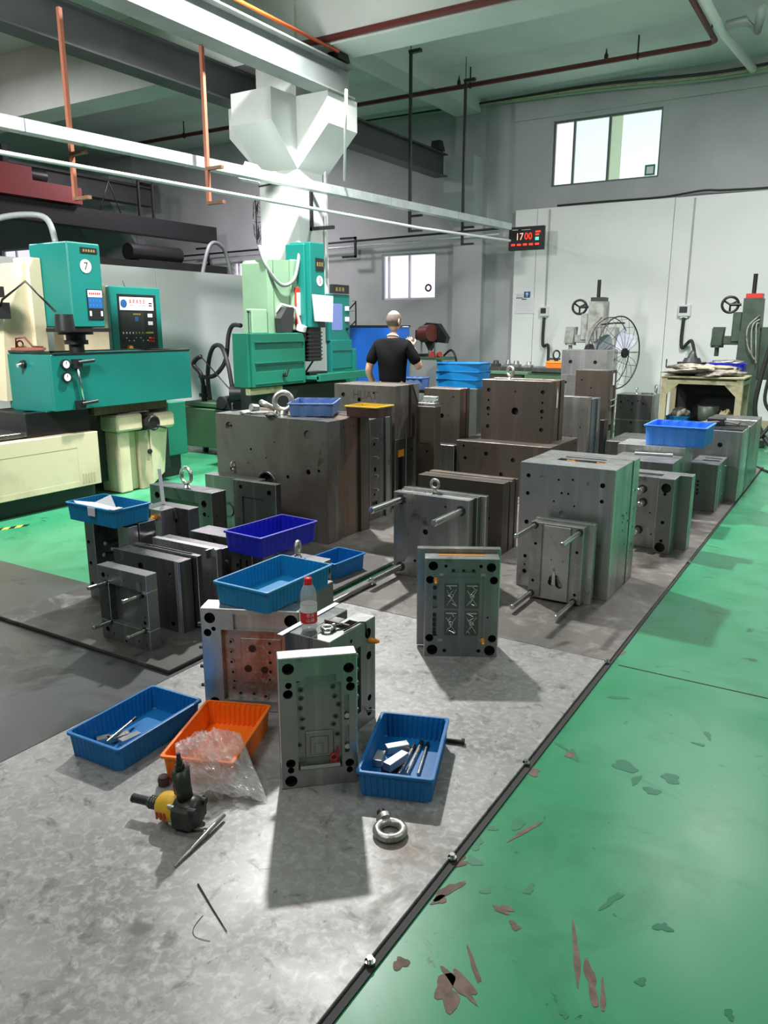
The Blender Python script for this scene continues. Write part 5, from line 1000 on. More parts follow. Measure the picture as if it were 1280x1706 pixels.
B5(-6.3, -5.9, 6.95, 8.6, .30, .90, 'dkmetal', 'machine_base', .01); B5(-6.25, -6.0, 7.0, 8.5, ZF, .3, 'black', 'machine_plinth'); B5(-5.92, -5.85, 6.62, 7.2, .84, .92, 'tablecream', 'tank_bracket'); B5(-6.32, -6.05, 6.95, 7.78, .9, 1.5, 'teal_g', 'tank_back')
# column
c5 = MB(); c5.prism([(7.09-oy5, 1.5), (7.78-oy5, 1.5), (7.78-oy5, 2.34), (7.74-oy5, 2.38), (7.13-oy5, 2.35), (7.09-oy5, 2.31)], 'x', -.52, -.15); c5.build('machine_column', 'palegreen', m5)
B5(-5.96, -5.945, 7.20, 7.208, 1.5, 2.33, 'olive', 'panel_seam', 0)
B5(-5.95, -5.90, 7.50, 7.70, 1.55, 2.36, 'palegreen', 'column_cover', .01)
B5(-6.05, -5.74, 7.64, 7.93, 1.58, 2.56, 'teal', 'head_body', .01); B5(-6.08, -5.80, 7.60, 7.70, 1.60, 2.54, 'teal', 'head_side', .01)
B5(-6.04, -5.79, 7.65, 7.90, 1.18, 1.58, 'black', 'bellows', .004)
for k in range(8): B5(-6.05, -5.78, 7.64, 7.91, 1.20+.045*k, 1.215+.045*k, 'dkmetal', 'bellows_fold', 0)
b = MB(); b.box(.058, .068, 7.74-oy5, 7.90-oy5, 2.26, 2.40); plate_text_bar(b, (.068, 7.75-oy5, 2.31), (0, 1, 0), (0, 0, 1), 3, .14, .05, 1); b.build('name_plate', ['black', 'gold'], m5)
n0 = Vector((.061, 7.82-oy5, 2.14)); nb = MB(); nb.cyl(n0, n0+Vector((.004, 0, 0)), .06, n=24, m=1); text_on(nb, '5', .09, n0+Vector((.005, 0, 0)), (0, 1, 0), (0, 0, 1), .0008, m=2); nb.build('number_disc', ['galv', 'paper', 'black'], m5, 'round white disc with the number 5')
ppr = MB(); ppr.add([(.085, 7.64-oy5, 1.98), (.10, 8.04-oy5, 1.97), (.095, 8.03-oy5, 1.66), (.09, 7.67-oy5, 1.67)], [(0, 1, 2, 3)]); ppr.add([(.075, 7.64-oy5, 1.98), (.09, 8.04-oy5, 1.97), (.085, 8.03-oy5, 1.66), (.08, 7.67-oy5, 1.67)], [(3, 2, 1, 0)]); 
o = ppr.build('notice_sheet', 'paper', m5, 'white paper sheet taped on the head')
MB().box(.062, .075, 7.78-oy5, 7.90-oy5, 1.60, 1.78).build('switch_plate', 'dkmetal', m5)
MB().tube(bez([(-.25, .50, 2.50), (-.16, .50, 2.28), (-.10, .68, 2.08), (-.07, .88, 2.14), (-.07, .98, 2.36), (-.12, 1.08, 2.56), (-.2, 1.12, 2.58)], 8), .022, 8).build('hose', 'beam', m5)
ex = MB(); ex.box(-.10, -.075, .93, 1.05, 1.55+.03, 2.06, 0, .004); ex.build('red_white_label', 'redpaint', m5); MB().box(-.08, -.068, .94, 1.04, 1.74, 2.0).build('label_face', 'paper', m5)
b = MB(); b.tube([(-.18, .62, 1.72), (-.12, .70, 1.86), (-.05, .88, 1.82), (-.04, .95, 1.62), (-.04, .97, 1.58)], .016, 8); b.build('lamp_arm', 'white', m5)
b = MB(); b.cyl((-.04, .96, 1.56), (-.02, .96, 1.62), .06, n=16, m=1); b.cyl((-.04, .96, 1.56), (-.05, 1.0, 1.44), .05, n=16); b.build('lamp_head', ['black', 'white'], m5)
b = MB(); b.prism([(.62, 1.54), (.80, 1.54), (.86, 1.83), (.72, 1.83), (.60, 1.70)], 'x', -.14, -.05); b.build('dark_cover', 'dkmetal', m5)
for y in (.12, .26): b = MB(); b.cyl((-.12, y, 1.53), (-.12, y, 1.76), .006, n=6); b.ell((-.12, y, 1.77), .016, .016, .016, 8, 6); b.build('gear_lever', 'black', m5)
b = MB(); b.box(-.2, -.1, .16, .42, 1.53, 1.80, 0, .01); b.build('switch_box', 'palegreen', m5)
b = MB(); b.tube([(-.1, 1.10, 1.05), (-.08, 1.25, 1.2), (-.1, 1.22, 1.35), (-.08, 1.32, 1.42)], .012, 6); b.box(-.2, -.05, 1.12, 1.5, 1.02, 1.06); b.box(-.16, -.08, 1.2, 1.3, 1.3, 1.42); b.build('electrode_fixture', 'bore2', m5)
# control console of machine 5
B5(-6.35, -6.02, 8.44, 8.92, .95, 1.42, 'teal', 'console_base', .008)
c5b = MB(); c5b.box(-.50, -.24, 8.42-oy5, 8.90-oy5, 1.42, 2.02, 0, .008); c5b.build('console_body', 'teal', m5)
b = MB(); b.box(-.24, -.236, 8.48-oy5, 8.72-oy5, 1.56, 1.90); b.build('console_screen', 'screen', m5)
b = MB(); b.box(-.28, -.22, 8.50-oy5, 8.86-oy5, 2.03, 2.14); plate_text_bar(b, (-.22, 8.54-oy5, 2.06), (0, 1, 0), (0, 0, 1), 3, .22, .05, 1); b.build('console_sign', ['black', 'gold'], m5)
for z in (1.84, 1.70): MB().box(-.24, -.22, 8.78-oy5, 8.86-oy5, z-.03, z+.03, 0, .004).build('meter', 'paper', m5)
b = MB(); b.cyl((-.24, 8.82-oy5, 1.58), (-.21, 8.82-oy5, 1.58), .02, n=10); b.build('knob', 'black', m5)
B5(-6.4, -6.0, 8.92, 9.0, .5, 1.30, 'teal', 'console_post', .006); B5(-6.38, -6.0, 8.44, 8.92, .45, .94, 'teal_g', 'console_cabinet', .01)
for z in (1.05, 1.28): B5(-6.03, -6.01, 8.46, 8.9, z, z+.012, 'teal_g', 'console_rib', 0)
# ---------------- blue cabinet, ladder frame, fan stand behind the man
r = thing('blue_cabinet', 'wide blue cabinet standing behind the man', 'cabinet', (-6.3, 9.75, ZF)); 
MB().box(-.75, .42, 0, .5, .05, 1.60, 0, .006).build('body', 'blueboard', r); MB().box(-.76, .43, -.01, .51, 1.60, 1.625).build('top_plate', 'black', r); MB().box(-.72, .39, -.005, .0, .10, 1.50).build('door', 'blueboard', r)
for x in (-.6, .3): MB().box(x-.05, x+.05, .05, .4, 0, .05).build('foot', 'black', r)
r = thing('ladder_frame', 'dark wire ladder rack rising above the blue cabinet', 'rack', (-7.75, 11.1, ZF))
for x in (0, .34):
    MB().cyl((x, 0, 0), (x, 0, 2.02), .012, n=6).build('upright', 'dkmetal', r)
for z in (1.2, 1.65, 1.86, 2.02): MB().cyl((0, 0, z), (.34, 0, z), .009, n=6).build('rung', 'galv', r)
for z in (1.45, 1.75): MB().cyl((-.08, 0, z-.1), (.34, 0, z+.25), .011, n=6).build('brace', 'dkmetal', r)
# bench grinder on a stand near the far wall
c_ = onY(715, 594, 12.6)
r = thing('bench_grinder', 'dark red and black grinder head on a green stand near the far wall', 'grinder', (c_.x, 12.6, ZF)); zt_ = c_.z-ZF
b = MB(); b.box(-.42, .42, -.25, .25, zt_-.05, zt_, 0, .006); b.build('stand_top', 'olive', r)
for x in (-.34, .30):
    MB().box(x-.035, x+.035, -.2, -.13, .06, zt_-.05).build('stand_leg', 'tablecream', r)
b = MB(); b.box(-.42, .42, -.25, .25, .10, .14); b.build('stand_shelf', 'olive', r)
b = MB(); b.box(-.35, .35, -.2, .2, 0, .06); b.build('stand_foot', 'dkmetal', r)
b = MB(); b.cyl((-.12, -.02, zt_+.40), (.12, -.12, zt_+.42), .15, n=24); b.build('grinder_motor', 'redpipe', r)
b = MB(); b.prism([(-.28, zt_+.30), (-.10, zt_+.28), (0, zt_+.1), (.10, zt_+.26), (.33, zt_+.24), (.36, zt_+.34), (.18, zt_+.58), (-.05, zt_+.60), (-.2, zt_+.50), (-.28, zt_+.46)], 'y', -.02, .12); b.build('grinder_guard', 'black', r)
for x in (-.16, .0, .12): MB().cyl((x, 0, zt_), (x, 0, zt_+.32), .018, n=8).build('support_rod', 'zinc', r)
b = MB(); b.box(-.22, -.05, -.15, .1, zt_, zt_+.05); b.build('base_block', 'black', r)
b = MB(); b.cyl((.12, -.1, zt_), (.12, -.1, zt_+.10), .07, .03, n=6); b.cyl((.25, -.1, zt_+.03), (.30, -.14, zt_+.05), .05, n=8); b.build('red_valve', 'redpaint', r)
MB().tube(bez([(.3, 0, zt_+.02), (.45, 0, zt_+.12), (.55, 0, zt_-.05), (.52, 0, zt_-.4), (.3, 0, .3)]), .02, 8).build('hose', 'black', r)
# ================================================================ END WALL FITTINGS
WY = 13.88
def sign(name, label, cat, x0, x1, z0, z1, mats, draw=None, y=WY, th=.012):
    r = thing(name, label, cat, (x0, y, z0)); b = MB(); b.box(0, x1-x0, -th, 0, 0, z1-z0); b.build('board', mats[0], r)
    if draw: m = MB(); draw(m, x1-x0, z1-z0, -th-.0015); m.build('print', list(mats[1:]), r)
    return r
def qx(mb, y, x0, x1, z0, z1, m=0): mb.add([(x0, y, z0), (x1, y, z0), (x1, y, z1), (x0, y, z1)], [(0, 1, 2, 3)], m)
pa = onY(848.5, 379, 13.2); pb = onY(907.5, 375, 13.2); pc = onY(907, 415, 13.2)
ck = thing('digital_clock', 'black digital wall clock with red numerals hung at the panel corner', 'clock', (pa.x, 13.2, pc.z)); W_ = pb.x-pa.x; H_ = pb.z-pc.z
MB().box(0, W_, 0, .07, 0, H_, 0, .006).build('clock_case', 'black', ck); MB().cyl((W_*.5, .07, H_*.5), (W_*.5, .68, H_*.5), .02, n=8).build('clock_arm', 'dkmetal', ck)
b = MB(); text_on(b, '17', H_*.42, (W_*.31, -.002, H_*.57), (1, 0, 0), (0, 0, 1), .001, 1, .9); b.build('hour_digits', ['black', 'led_white'], ck)
b = MB(); text_on(b, '00', H_*.42, (W_*.56, -.002, H_*.57), (1, 0, 0), (0, 0, 1), .001, 0, .9); b.build('minute_digits', ['led_red'], ck)
b = MB(); 
for z, w0 in ((.72, .10), (.60, .06)): qx(b, -.002, W_*.76, W_*(.76+w0+.04), H_*z, H_*(z+.07))
for k in range(5): qx(b, -.002, W_*(.08+.17*k), W_*(.08+.17*k+.11), H_*.20, H_*.28)
b.build('date_digits', 'led_red', ck)
b = MB(); qx(b, -.002, W_*.76, W_*.86, H_*.40, H_*.53); b.build('second_digits', 'led_green', ck)
b = MB(); qx(b, -.002, W_*.10, W_*.26, H_*.86, H_*.89); qx(b, -.002, W_*.36, W_*.62, H_*.85, H_*.87); b.build('clock_lettering', 'white', ck)
pa = onY(859, 496, WY); pb = onY(890, 522, WY)
def notice(m, W, Hh, y):
    qx(m, y, W*.35, W*.6, Hh*.86, Hh*.92, 0)
    for k in range(6): qx(m, y, W*.1, W*(.75+.05*(k % 3)), Hh*(.72-.11*k), Hh*(.73-.11*k), 1)
sign('wall_notice', 'pale paper notice on the left edge of the white wall panel', 'notice', pa.x, pb.x, pb.z, pa.z, ['paper', 'dkmetal', 'galv'], notice)
pa = onY(874, 486, WY); pb = onY(883.5, 496, WY)
def drop(m, W, Hh, y):
    n = 14; pts = [(W*.5+W*.22*math.cos(a), y, Hh*.62+Hh*.24*math.sin(a)) for a in [2*math.pi*i/n for i in range(n)]]; m.add(pts, [list(range(n))], 0); m.add([(W*.38, y, Hh*.5), (W*.62, y, Hh*.5), (W*.55, y, Hh*.12), (W*.45, y, Hh*.12)], [(0, 1, 2, 3)], 0)
sign('blue_sign', 'small blue square sign with a white lamp shape above the notice', 'sign', pa.x, pb.x, pb.z, pa.z, ['bluelabel', 'white'], drop)
pa = onY(861, 489, WY); pb = onY(872, 497, WY)
def two(m, W, Hh, y): text_on(m, '对刀', Hh*.8, (W*.5, y+.001, Hh*.5), (1, 0, 0), (0, 0, 1), .001, 0)
sign('small_characters', 'two small faint grey characters left of the blue sign', 'sign', pa.x, pb.x, pb.z, pa.z, ['paper', 'galv'], two)
def switchbox(px0, py0, px1, py1, label, lab2, tox):
    pa = onY(px0, py0, WY); pb = onY(px1, py1, WY); r = thing('switch_box', label, 'switch box', (pa.x, WY, pb.z)); W, Hh = pb.x-pa.x, pa.z-pb.z
    MB().box(0, W, -.07, 0, 0, Hh, 0, .008).build('box_body', 'white', r); MB().box(W*.12, W*.75, -.075, -.07, Hh*.3, Hh*.85).build('box_window', 'dkmetal', r); MB().box(W*.2, W*.8, -.05, -.005, -Hh*.15, 0).build('gland', 'galv', r)
    MB().box(W*.55-.012, W*.55+.012, -.02, 0, Hh, 3.6-pb.z).build('wire_channel', 'wall_grey', r)
    q = Vector(tox)-Vector((pa.x, WY, pb.z)); MB().tube(bez([(W*.5, -.04, -Hh*.1), (W*.55, -.06, -.5), ((W*.55+q.x)/2, q.y*.2-.05, q.z*.6), (q.x, q.y, q.z)]), .028, 8).build('power_cable', 'rubber', r); return r
switchbox(902, 511, 915, 527, 'white switch box on the wall above the left milling press', '', (-4.85, 13.4, .9))
switchbox(1132, 508, 1151, 527, 'white switch box on the wall above the cream shelf cart', '', (-2.35, 13.2, 1.1))
# dirt marks on the panel near the fan
# long cable resting on the top edge of the panels
o = MB().tube(bez([(-5.0, 13.9, 3.655), (-4.2, 13.9, 3.66), (-3.2, 13.9, 3.655), (-2.6, 13.88, 3.70), (-2.2, 13.9, 3.68), (-1, 13.9, 3.66), (4, 13.9, 3.66)]), .018, 6).build('cable', 'rubber'); tag(o, 'thin black cable lying along the top edge of the white wall panels', 'cable')
# ---------------- turret presses
def press(label, loc, m, m2, s=1.0, flip=1):
    r = thing('milling_press', label, 'milling press', loc)
    b = MB(); b.prism([(-.16, .1), (.16, .1), (.13, 1.55), (-.13, 1.55)], 'y', -.16, .2); b.prism([(-.12, 1.55), (.12, 1.55), (.11, 1.98), (-.12, 1.98)], 'y', -.14, .16); b.build('column', m, r)
    MB().box(-.5, .35, -.35, .35, 0, .10, 0, .01).build('base', m, r)
    b = MB(); b.box(-.10, .10, -.12, .12, 1.98, 2.04); b.build('top_cap', m2, r); MB().cyl((-.02, 0, 2.04), (-.02, 0, 2.30), .028, n=12).build('feed_screw', 'black', r)
    b = MB(); b.box(-.34, -.14, -.08, .08, 1.36, 1.48, 0, .01); b.box(-.24, -.13, -.10, .10, 1.40, 1.80, 0, .01); b.cyl((-.42, 0, 1.32), (-.42, 0, 1.58), .085, n=14); b.prism([(-.50, 1.35), (-.36, 1.35), (-.34, 1.60), (-.48, 1.60)], 'y', -.09, .09); b.cyl((-.42, 0, 1.20), (-.42, 0, 1.33), .03, n=10); b.build('spindle_head', m, r)
    hw = MB(); c_ = Vector((-.30, -.02, 1.90)); hw.torus(c_, (.25, -1, 0), .105, .018, 28, 8)
    for k in range(3):
        a = 2*math.pi*k/3+.5; hw.cyl(c_, c_+Vector((math.cos(a)*.10, .02, math.sin(a)*.10)), .014, n=6)
    hw.cyl(c_, c_+Vector((.14, .02, 0)), .02, n=8); hw.build('hand_wheel', 'black', r)
    b = MB(); b.cyl((-.42, 0, .95), (-.42, 0, 1.12), .035, n=14); b.build('tool_holder', 'chrome', r)
    b = MB(); b.box(-.75, -.15, -.16, .16, .84, .92, 0, .006); b.box(-.62, -.30, -.13, .13, .92, .955); b.build('work_table', 'dkmetal', r)
    b = MB(); b.box(-.45, -.15, -.1, .1, .5, .84, 0, .01); b.build('knee', m, r)
    for k in range(3): MB().tube(bez([(.1, -.15, 1.75-.05*k), (-.02+.05*k, -.22, 1.60), (.06*k, -.22, 1.35-.1*k), (.12, -.18, 1.15)]), .009, 6).build('wire', 'press_grey' if k else 'cloth', r)
    MB().box(.13, .30, -.12, .14, .9, 1.60, 0, .01).build('motor_box', m, r)
    return r
q = onY(1258, 500, 11.9)
press('dark green milling press with a hand wheel behind the cream shelf cart', (q.x, 11.9, ZF), 'press_green', 'redpaint')
q = onY(995, 500, 12.2)
r = press('light grey milling press with a hand wheel left of the wire fan', (q.x+.04, 12.2, ZF), 'press_grey', 'dkmetal')
for h_ in ((1270, 690),):
    pass
q = onY(1272, 600, 11.6)
r = thing('cable_loop', 'thick black cables drooping beside the dark green milling press', 'cable', (q.x, 11.5, ZF))
MB().tube(bez([(.10, 0, 1.5), (.0, 0, .9), (-.02, 0, .5), (.1, 0, .2), (.25, -.1, .03)]), .03, 8).build('cable', 'rubber', r); MB().tube(bez([(.18, 0, 1.4), (.08, 0, .7), (.2, 0, .4), (.02, -.1, .1), (-.3, -.2, .03)]), .022, 8).build('cable', 'rubber', r)
pts = [P(1185, 786, ZF+.016), P(1225, 776, ZF+.016), P(1252, 775, ZF+.016), P(1278, 785, ZF+.016), P(1320, 800, ZF+.016)]
o = MB().tube(bez(pts), .014, 8).build('floor_hose', 'rubber'); tag(o, 'black hose curving over the green floor at the right edge', 'hose')
# low bench left of the grey press with tool holders
c_ = onY(900, 632, 11.0)
r = thing('work_bench', 'low grey machine table with small chucks behind the eyebolt block', 'work bench', (-4.30, 11.0, ZF)); zt_ = 1.0-ZF
MB().box(-.68, .62, -.05, .45, zt_-.06, zt_, 0, .005).build('bench_top', 'steel_dk', r); MB().box(-.60, .55, 0, .4, .3, zt_-.06, 0, .01).build('bench_body', 'olive', r)
for x in (-.5, .45): MB().box(x-.05, x+.05, .02, .35, 0, .3).build('leg', 'dkmetal', r)
for x, w_, h_, m in ((-.55, .12, .09, 'dkmetal'), (-.35, .10, .10, 'steel'), (-.22, .12, .09, 'steel'), (-.02, .10, .08, 'zinc')):
    q = thing('tool_holder', {-.55: 'dark small chuck at the left end of the low machine table', -.35: 'grey squat tool holder second from the left on the low machine table', -.22: 'grey squat tool holder third from the left on the low machine table', -.02: 'pale tool holder beside the orange box on the low machine table'}[x], 'tool holder', (-4.30+x, 11.12, 1.0))
    b = MB(); b.box(-w_/2, w_/2, -.06, .06, 0, h_*.45, 0, .004); b.build('foot', m, q); b = MB(); b.cyl((0, 0, h_*.45), (0, 0, h_), w_*.4, w_*.3, n=12); b.build('chuck', m, q)
q = thing('orange_box', 'small orange tool box on the low machine table', 'box', (-4.02, 11.12, 1.0)); MB().box(0, .28, -.1, .1, 0, .07, 0, .006).build('box_body', 'orange', q); MB().box(-.005, .285, -.105, .105, .07, .10, 0, .004).build('box_lid', 'orangeplug', q)
q = thing('hand_crank', 'black hand crank standing on the orange tool box', 'crank', (-3.90, 11.12, 1.10)); b = MB(); b.torus((0, 0, .09), (1, -.6, 0), .06, .012, 20, 6); b.cyl((-.14, 0, .03), (.06, 0, .03), .014, n=8); b.cyl((0, 0, 0), (0, 0, .04), .03, n=10); b.build('crank', 'black', q)
o = MB().box(-5.25, -4.05, 10.4, 10.55, .93, .97, 0, .004).build('steel_strip', 'olive'); tag(o, 'long thin green strip of steel lying behind the lifting eye', 'steel strip')
# strip support
o = MB().box(-5.2, -4.15, 10.42, 10.53, ZF, .93).build('low_cabinet', 'dkmetal'); tag(o, 'dark low cabinet under the long thin green strip', 'cabinet')
# ---------------- wire fan
fc = onY(1038, 588, 10.95)
fan = thing('pedestal_fan', 'large wire caged fan behind the tall brown mold', 'fan', (fc.x-.06, 10.95, ZF), -20); fz = fc.z-ZF
# axis along local +x
R_ = .49
b = MB(); b.torus((0, 0, fz), (1, 0, 0), R_, .010, 40, 6); b.torus((-.16, 0, fz), (1, 0, 0), R_*.97, .007, 40, 6); b.build('fan_ring', 'dkmetal', fan)
for k in range(16):
    a = 2*math.pi*k/16; c1, s1 = math.cos(a), math.sin(a)
    MB().tube([(.10, c1*.06, fz+s1*.06), (.085, c1*R_*.55, fz+s1*R_*.55), (.0, c1*R_, fz+s1*R_), (-.16, c1*R_*.97, fz+s1*R_*.97), (-.24, c1*R_*.5, fz+s1*R_*.5), (-.25, c1*.1, fz+s1*.1)], .0035, 4).build('cage_wire', 'dkmetal', fan)
MB().cyl((.085, 0, fz), (.115, 0, fz), .065, n=20).build('hub_cap', 'black', fan); MB().cyl((-.50, 0, fz), (-.2, 0, fz), .115, n=20).build('fan_motor', 'black', fan)
for k in range(3):
    a0 = 2*math.pi*k/3+.6; b = MB(); pts = []
    for j in range(7):
        t = j/6; rr_ = .08+.36*t; aw = .35*(math.sin(math.pi*min(1, t*.9+.1)))+.12
        pts += [(-.04+.05*t, rr_*math.cos(a0-aw), fz+rr_*math.sin(a0-aw)), (-.10-.03*t, rr_*math.cos(a0+aw), fz+rr_*math.sin(a0+aw))]
    b.add(pts, [(2*j, 2*j+1, 2*j+3, 2*j+2) for j in range(6)]); b.build('fan_blade', 'blade', fan)
MB().cyl((-.35, 0, .03), (-.35, 0, fz-.1), .03, n=12).build('fan_pole', 'dkmetal', fan); MB().cyl((-.35, 0, 0), (-.35, 0, .04), .24, n=28).build('fan_base', 'black', fan)
MB().tube([(-.3, 0, fz+.38), (-.1, 0, fz+.40), (.0, .1, fz+.40)], .012, 6).build('carry_handle', 'black', fan)
# ---------------- cream shelf cart
g = spot((1103, 628), .62, Nt=(1240, 630, 1.02))
ct = thing('shelf_cart', 'stained cream two-level shelf cart at the right', 'cart', (g[0], g[1], ZF)); W_ = g[3]; D_ = g[4]; zt_ = 1.02-ZF
MB().box(-W_/2-.01, W_/2+.01, -D_/2-.01, D_/2+.01, zt_-.02, zt_, 0, .003).build('top_sheet', 'tablecream', ct)
for sx in (-1, 1):
    for sy in (-1, 1): MB().box(sx*W_/2-.035*(1+sx), sx*W_/2+.035*(1-sx), sy*D_/2-.03*(1+sy), sy*D_/2+.03*(1-sy), 0.06, zt_-.02).build('leg', 'tablecream', ct)
    for yy in (-D_/2+.002,):
        MB().prism([(sx*(W_/2-.07), zt_-.09), (sx*(W_/2-.20), zt_-.09), (sx*(W_/2-.07), zt_-.22)], 'y', yy, yy+.02).build('gusset', 'tablecream', ct)
for z in (zt_-.09, zt_-.60, .25):
    for sy in (-1, 1): MB().box(-W_/2+.07, W_/2-.07, sy*D_/2-.02*(1+sy)+.0, sy*D_/2+.02*(1-sy), z, z+(.07 if z > 1 else .045)).build('cross_rail', 'tablecream', ct)
    for sx in (-1, 1): MB().box(sx*W_/2-.02*(1+sx), sx*W_/2+.02*(1-sx), -D_/2+.07, D_/2-.07, z, z+.045).build('side_rail', 'tablecream', ct)
zs = zt_-.60+.045
MB().box(-W_/2+.02, W_/2-.02, -D_/2+.02, D_/2-.02, zs-.006, zs+.006).build('shelf', 'dkmetal', ct); MB().box(-W_/2+.06, W_/2-.03, D_/2-.03, D_/2-.022, zs, zt_-.02).build('back_panel', 'bore', ct)
for sx in (-1, 1):
    for sy in (-1, 1): MB().cyl((sx*(W_/2-.04)-.015, sy*(D_/2-.04), .045), (sx*(W_/2-.04)+.015, sy*(D_/2-.04), .045), .045, n=14).build('caster', 'rubber', ct)
cx_, cy_ = g[0], g[1]; ztop = 1.02; zsh = zs+ZF+.007
def lump(name, label, cat, c, rx, ry, rz, m, seed, sub=3, amp=.18):
    rnd = random.Random(seed); b = MB(); n, k = 22, 12; v = []; fs = []
    ph = [(rnd.uniform(0, 6.28), rnd.uniform(2, 7), rnd.uniform(0, 6.28), rnd.uniform(2, 6)) for _ in range(6)]
    for j in range(k+1):
        t = math.pi*j/k
        for i in range(n):
            a = 2*math.pi*i/n; s_ = 1+amp*sum(math.sin(p_[0]+p_[1]*a+p_[3]*t) for p_ in ph)/3+amp*rnd.uniform(-.5, .5)
            z = rz*math.cos(t)*s_; v.append((rx*math.sin(t)*math.cos(a)*s_, ry*math.sin(t)*math.sin(a)*s_, max(-rz*.8, z)+rz*.8))
    for j in range(k):
        for i in range(n): fs.append([j*n+i, (j+1)*n+i, (j+1)*n+(i+1) % n, j*n+(i+1) % n])
    b.add(v, fs, 0, True); o = b.build(name, m); o.location = c; return tag(o, label, cat) if label else o
lump('crumpled_cloth', 'dirty crumpled plastic sheet spread over the shelf cart top', 'cloth', (cx_, cy_-.08, ztop), W_*.46, .24, .065, 'cloth', 3, amp=.3)
lump('rag', 'orange-brown folded rag on the crumpled sheet of the shelf cart', 'rag', (cx_+.10, cy_-.16, ztop+.085), .22, .09, .022, 'tablecream', 5)
q = thing('rotary_table', 'dark round rotary table on the left of the shelf cart top', 'rotary table', (cx_-.20, cy_+.10, ztop+.08)); MB().cyl((0, 0, .0), (0, 0, .07), .17, n=28).build('table_body', 'bore2', q); MB().cyl((0, 0, .07), (0, 0, .12), .11, .09, n=24).build('table_plate', 'dkmetal', q); MB().cyl((-.16, 0, .0), (-.30, 0, .0), .01, n=8).build('crank_arm', 'dkmetal', q); MB().cyl((-.30, 0, .0), (-.30, 0, .1), .008, n=8).build('crank_handle', 'dkmetal', q)
MB().lathe((0, 0, .12), [(.06, 0), (.04, .05), (.015, .09), (0, .09)], 12).build('cone', 'dkmetal', q)
# bins helper
def crate(name, label, center, L, Wd, h, rot, m, ribs=(18, 11), taper=.965, rim=.008, group=None, z0=0, wall=.004, m_in=None, amp_=.0035):
    r = thing(name, label, 'bin', (center[0], center[1], z0), rot, group)
    def loop(Lx, Wy, z, amp, npx, npy):
        rc = .009; pts = []
        def side(p0, p1, nrm, n):
            for k in range(n*4):
                t = k/(n*4); a = amp*(1 if (k % 4) in (1, 2) else 0) if 0 < k < n*4-1 else 0
                pts.append((p0[0]+(p1[0]-p0[0])*t+nrm[0]*a, p0[1]+(p1[1]-p0[1])*t+nrm[1]*a, z))
        a, b_ = Lx/2, Wy/2
        side((-a+rc, -b_), (a-rc, -b_), (0, -1), npx); side((a, -b_+rc), (a, b_-rc), (1, 0), npy); side((a-rc, b_), (-a+rc, b_), (0, 1), npx); side((-a, b_-rc), (-a, -b_+rc), (-1, 0), npy)
        return pts
    nx, ny = ribs
    Lt, Wt = L-2*rim, Wd-2*rim
    loops = [loop(Lt*taper, Wt*taper, 0, 0, nx, ny), loop(Lt*taper, Wt*taper, .004, amp_, nx, ny), loop(Lt, Wt, h-.016, amp_, nx, ny), loop(Lt, Wt, h-.002, 0, nx, ny), loop(Lt-2*wall, Wt-2*wall, h-.002, 0, nx, ny), loop(Lt-2*wall, Wt-2*wall, h-.014, -.0035, nx, ny), loop(Lt*taper-2*wall, Wt*taper-2*wall, .008, -.0035, nx, ny), loop(Lt*taper-2*wall-.004, Wt*taper-2*wall-.004, .005, 0, nx, ny)]
    n = len(loops[0]); v = [p_ for l in loops for p_ in l]; fs = []
    for q in range(len(loops)-1):
        for i in range(n): fs.append([q*n+i, q*n+(i+1) % n, (q+1)*n+(i+1) % n, (q+1)*n+i])
    fs.append(list(range(n))[::-1]); fs.append([(len(loops)-1)*n+i for i in range(n)])
    bd = MB().add(v, fs)
    if m_in:
        for i in range(len(fs)): bd.m[i] = 1 if i >= 3*n else 0
    bd.build('bin_body', [m, m_in] if m_in else m, r)
    b = MB(); n_ = 8
    def rr(a, b2, z, rc=.014):
        pts = []
        for cx2, cy2, a0 in ((a-rc, b2-rc, 0), (-a+rc, b2-rc, 90), (-a+rc, -b2+rc, 180), (a-rc, -b2+rc, 270)):
            for k in range(5): t = math.radians(a0+90*k/4); pts.append((cx2+rc*math.cos(t), cy2+rc*math.sin(t), z))
        return pts
    A = rr(L/2, Wd/2, h-.010); B = rr(L/2, Wd/2, h-.001); C2 = rr(L/2-.003, Wd/2-.003, h); D2 = rr(Lt/2-wall, Wt/2-wall, h, .009); E2 = rr(L/2-.002, Wd/2-.002, h-.010); k = len(A)
    v = A+B+C2+D2; b.add(v, [[q*k+i, q*k+(i+1) % k, (q+1)*k+(i+1) % k, (q+1)*k+i] for q in range(3) for i in range(k)], 0); b.build('bin_rim', m_in or m, r)
    return r
q = crate('blue_tray', 'royal blue flat tray of parts at the back right of the shelf cart', (cx_+.20, cy_+.12), .42, .26, .10, 0, 'royal', (8, 5), z0=ztop+.05)
lump('metal_parts', 'pale pile of small parts inside the tray on the shelf cart', 'metal parts', (cx_+.20, cy_+.12, ztop+.13), .17, .09, .03, 'zinc', 9)
q = crate('blue_tray', 'small sky blue tray on the left of the cart shelf', (cx_-.26, cy_-.10), .28, .22, .06, 0, 'sky', (6, 5), z0=zsh)
lump('coiled_hose', 'pale coiled hose heap in the small sky blue tray', 'hose', (cx_-.24, cy_-.10, zsh+.03), .11, .08, .07, 'cloth', 11)
q = thing('glass_jar', 'wide greenish jar with strips inside on the cart shelf', 'jar', (cx_+.08, cy_-.15, zsh)); MB().lathe((0, 0, 0), [(0, 0), (.09, 0), (.11, .05), (.12, .20), (.11, .20), (.10, .05), (0, .01)], 24).build('jar_body', 'press_green', q)
for k in range(5): MB().tube([(-.06+.03*k, -.02, .02), (-.05+.03*k, .0, .19)], .006, 5).build('strip', 'tablecream', q)
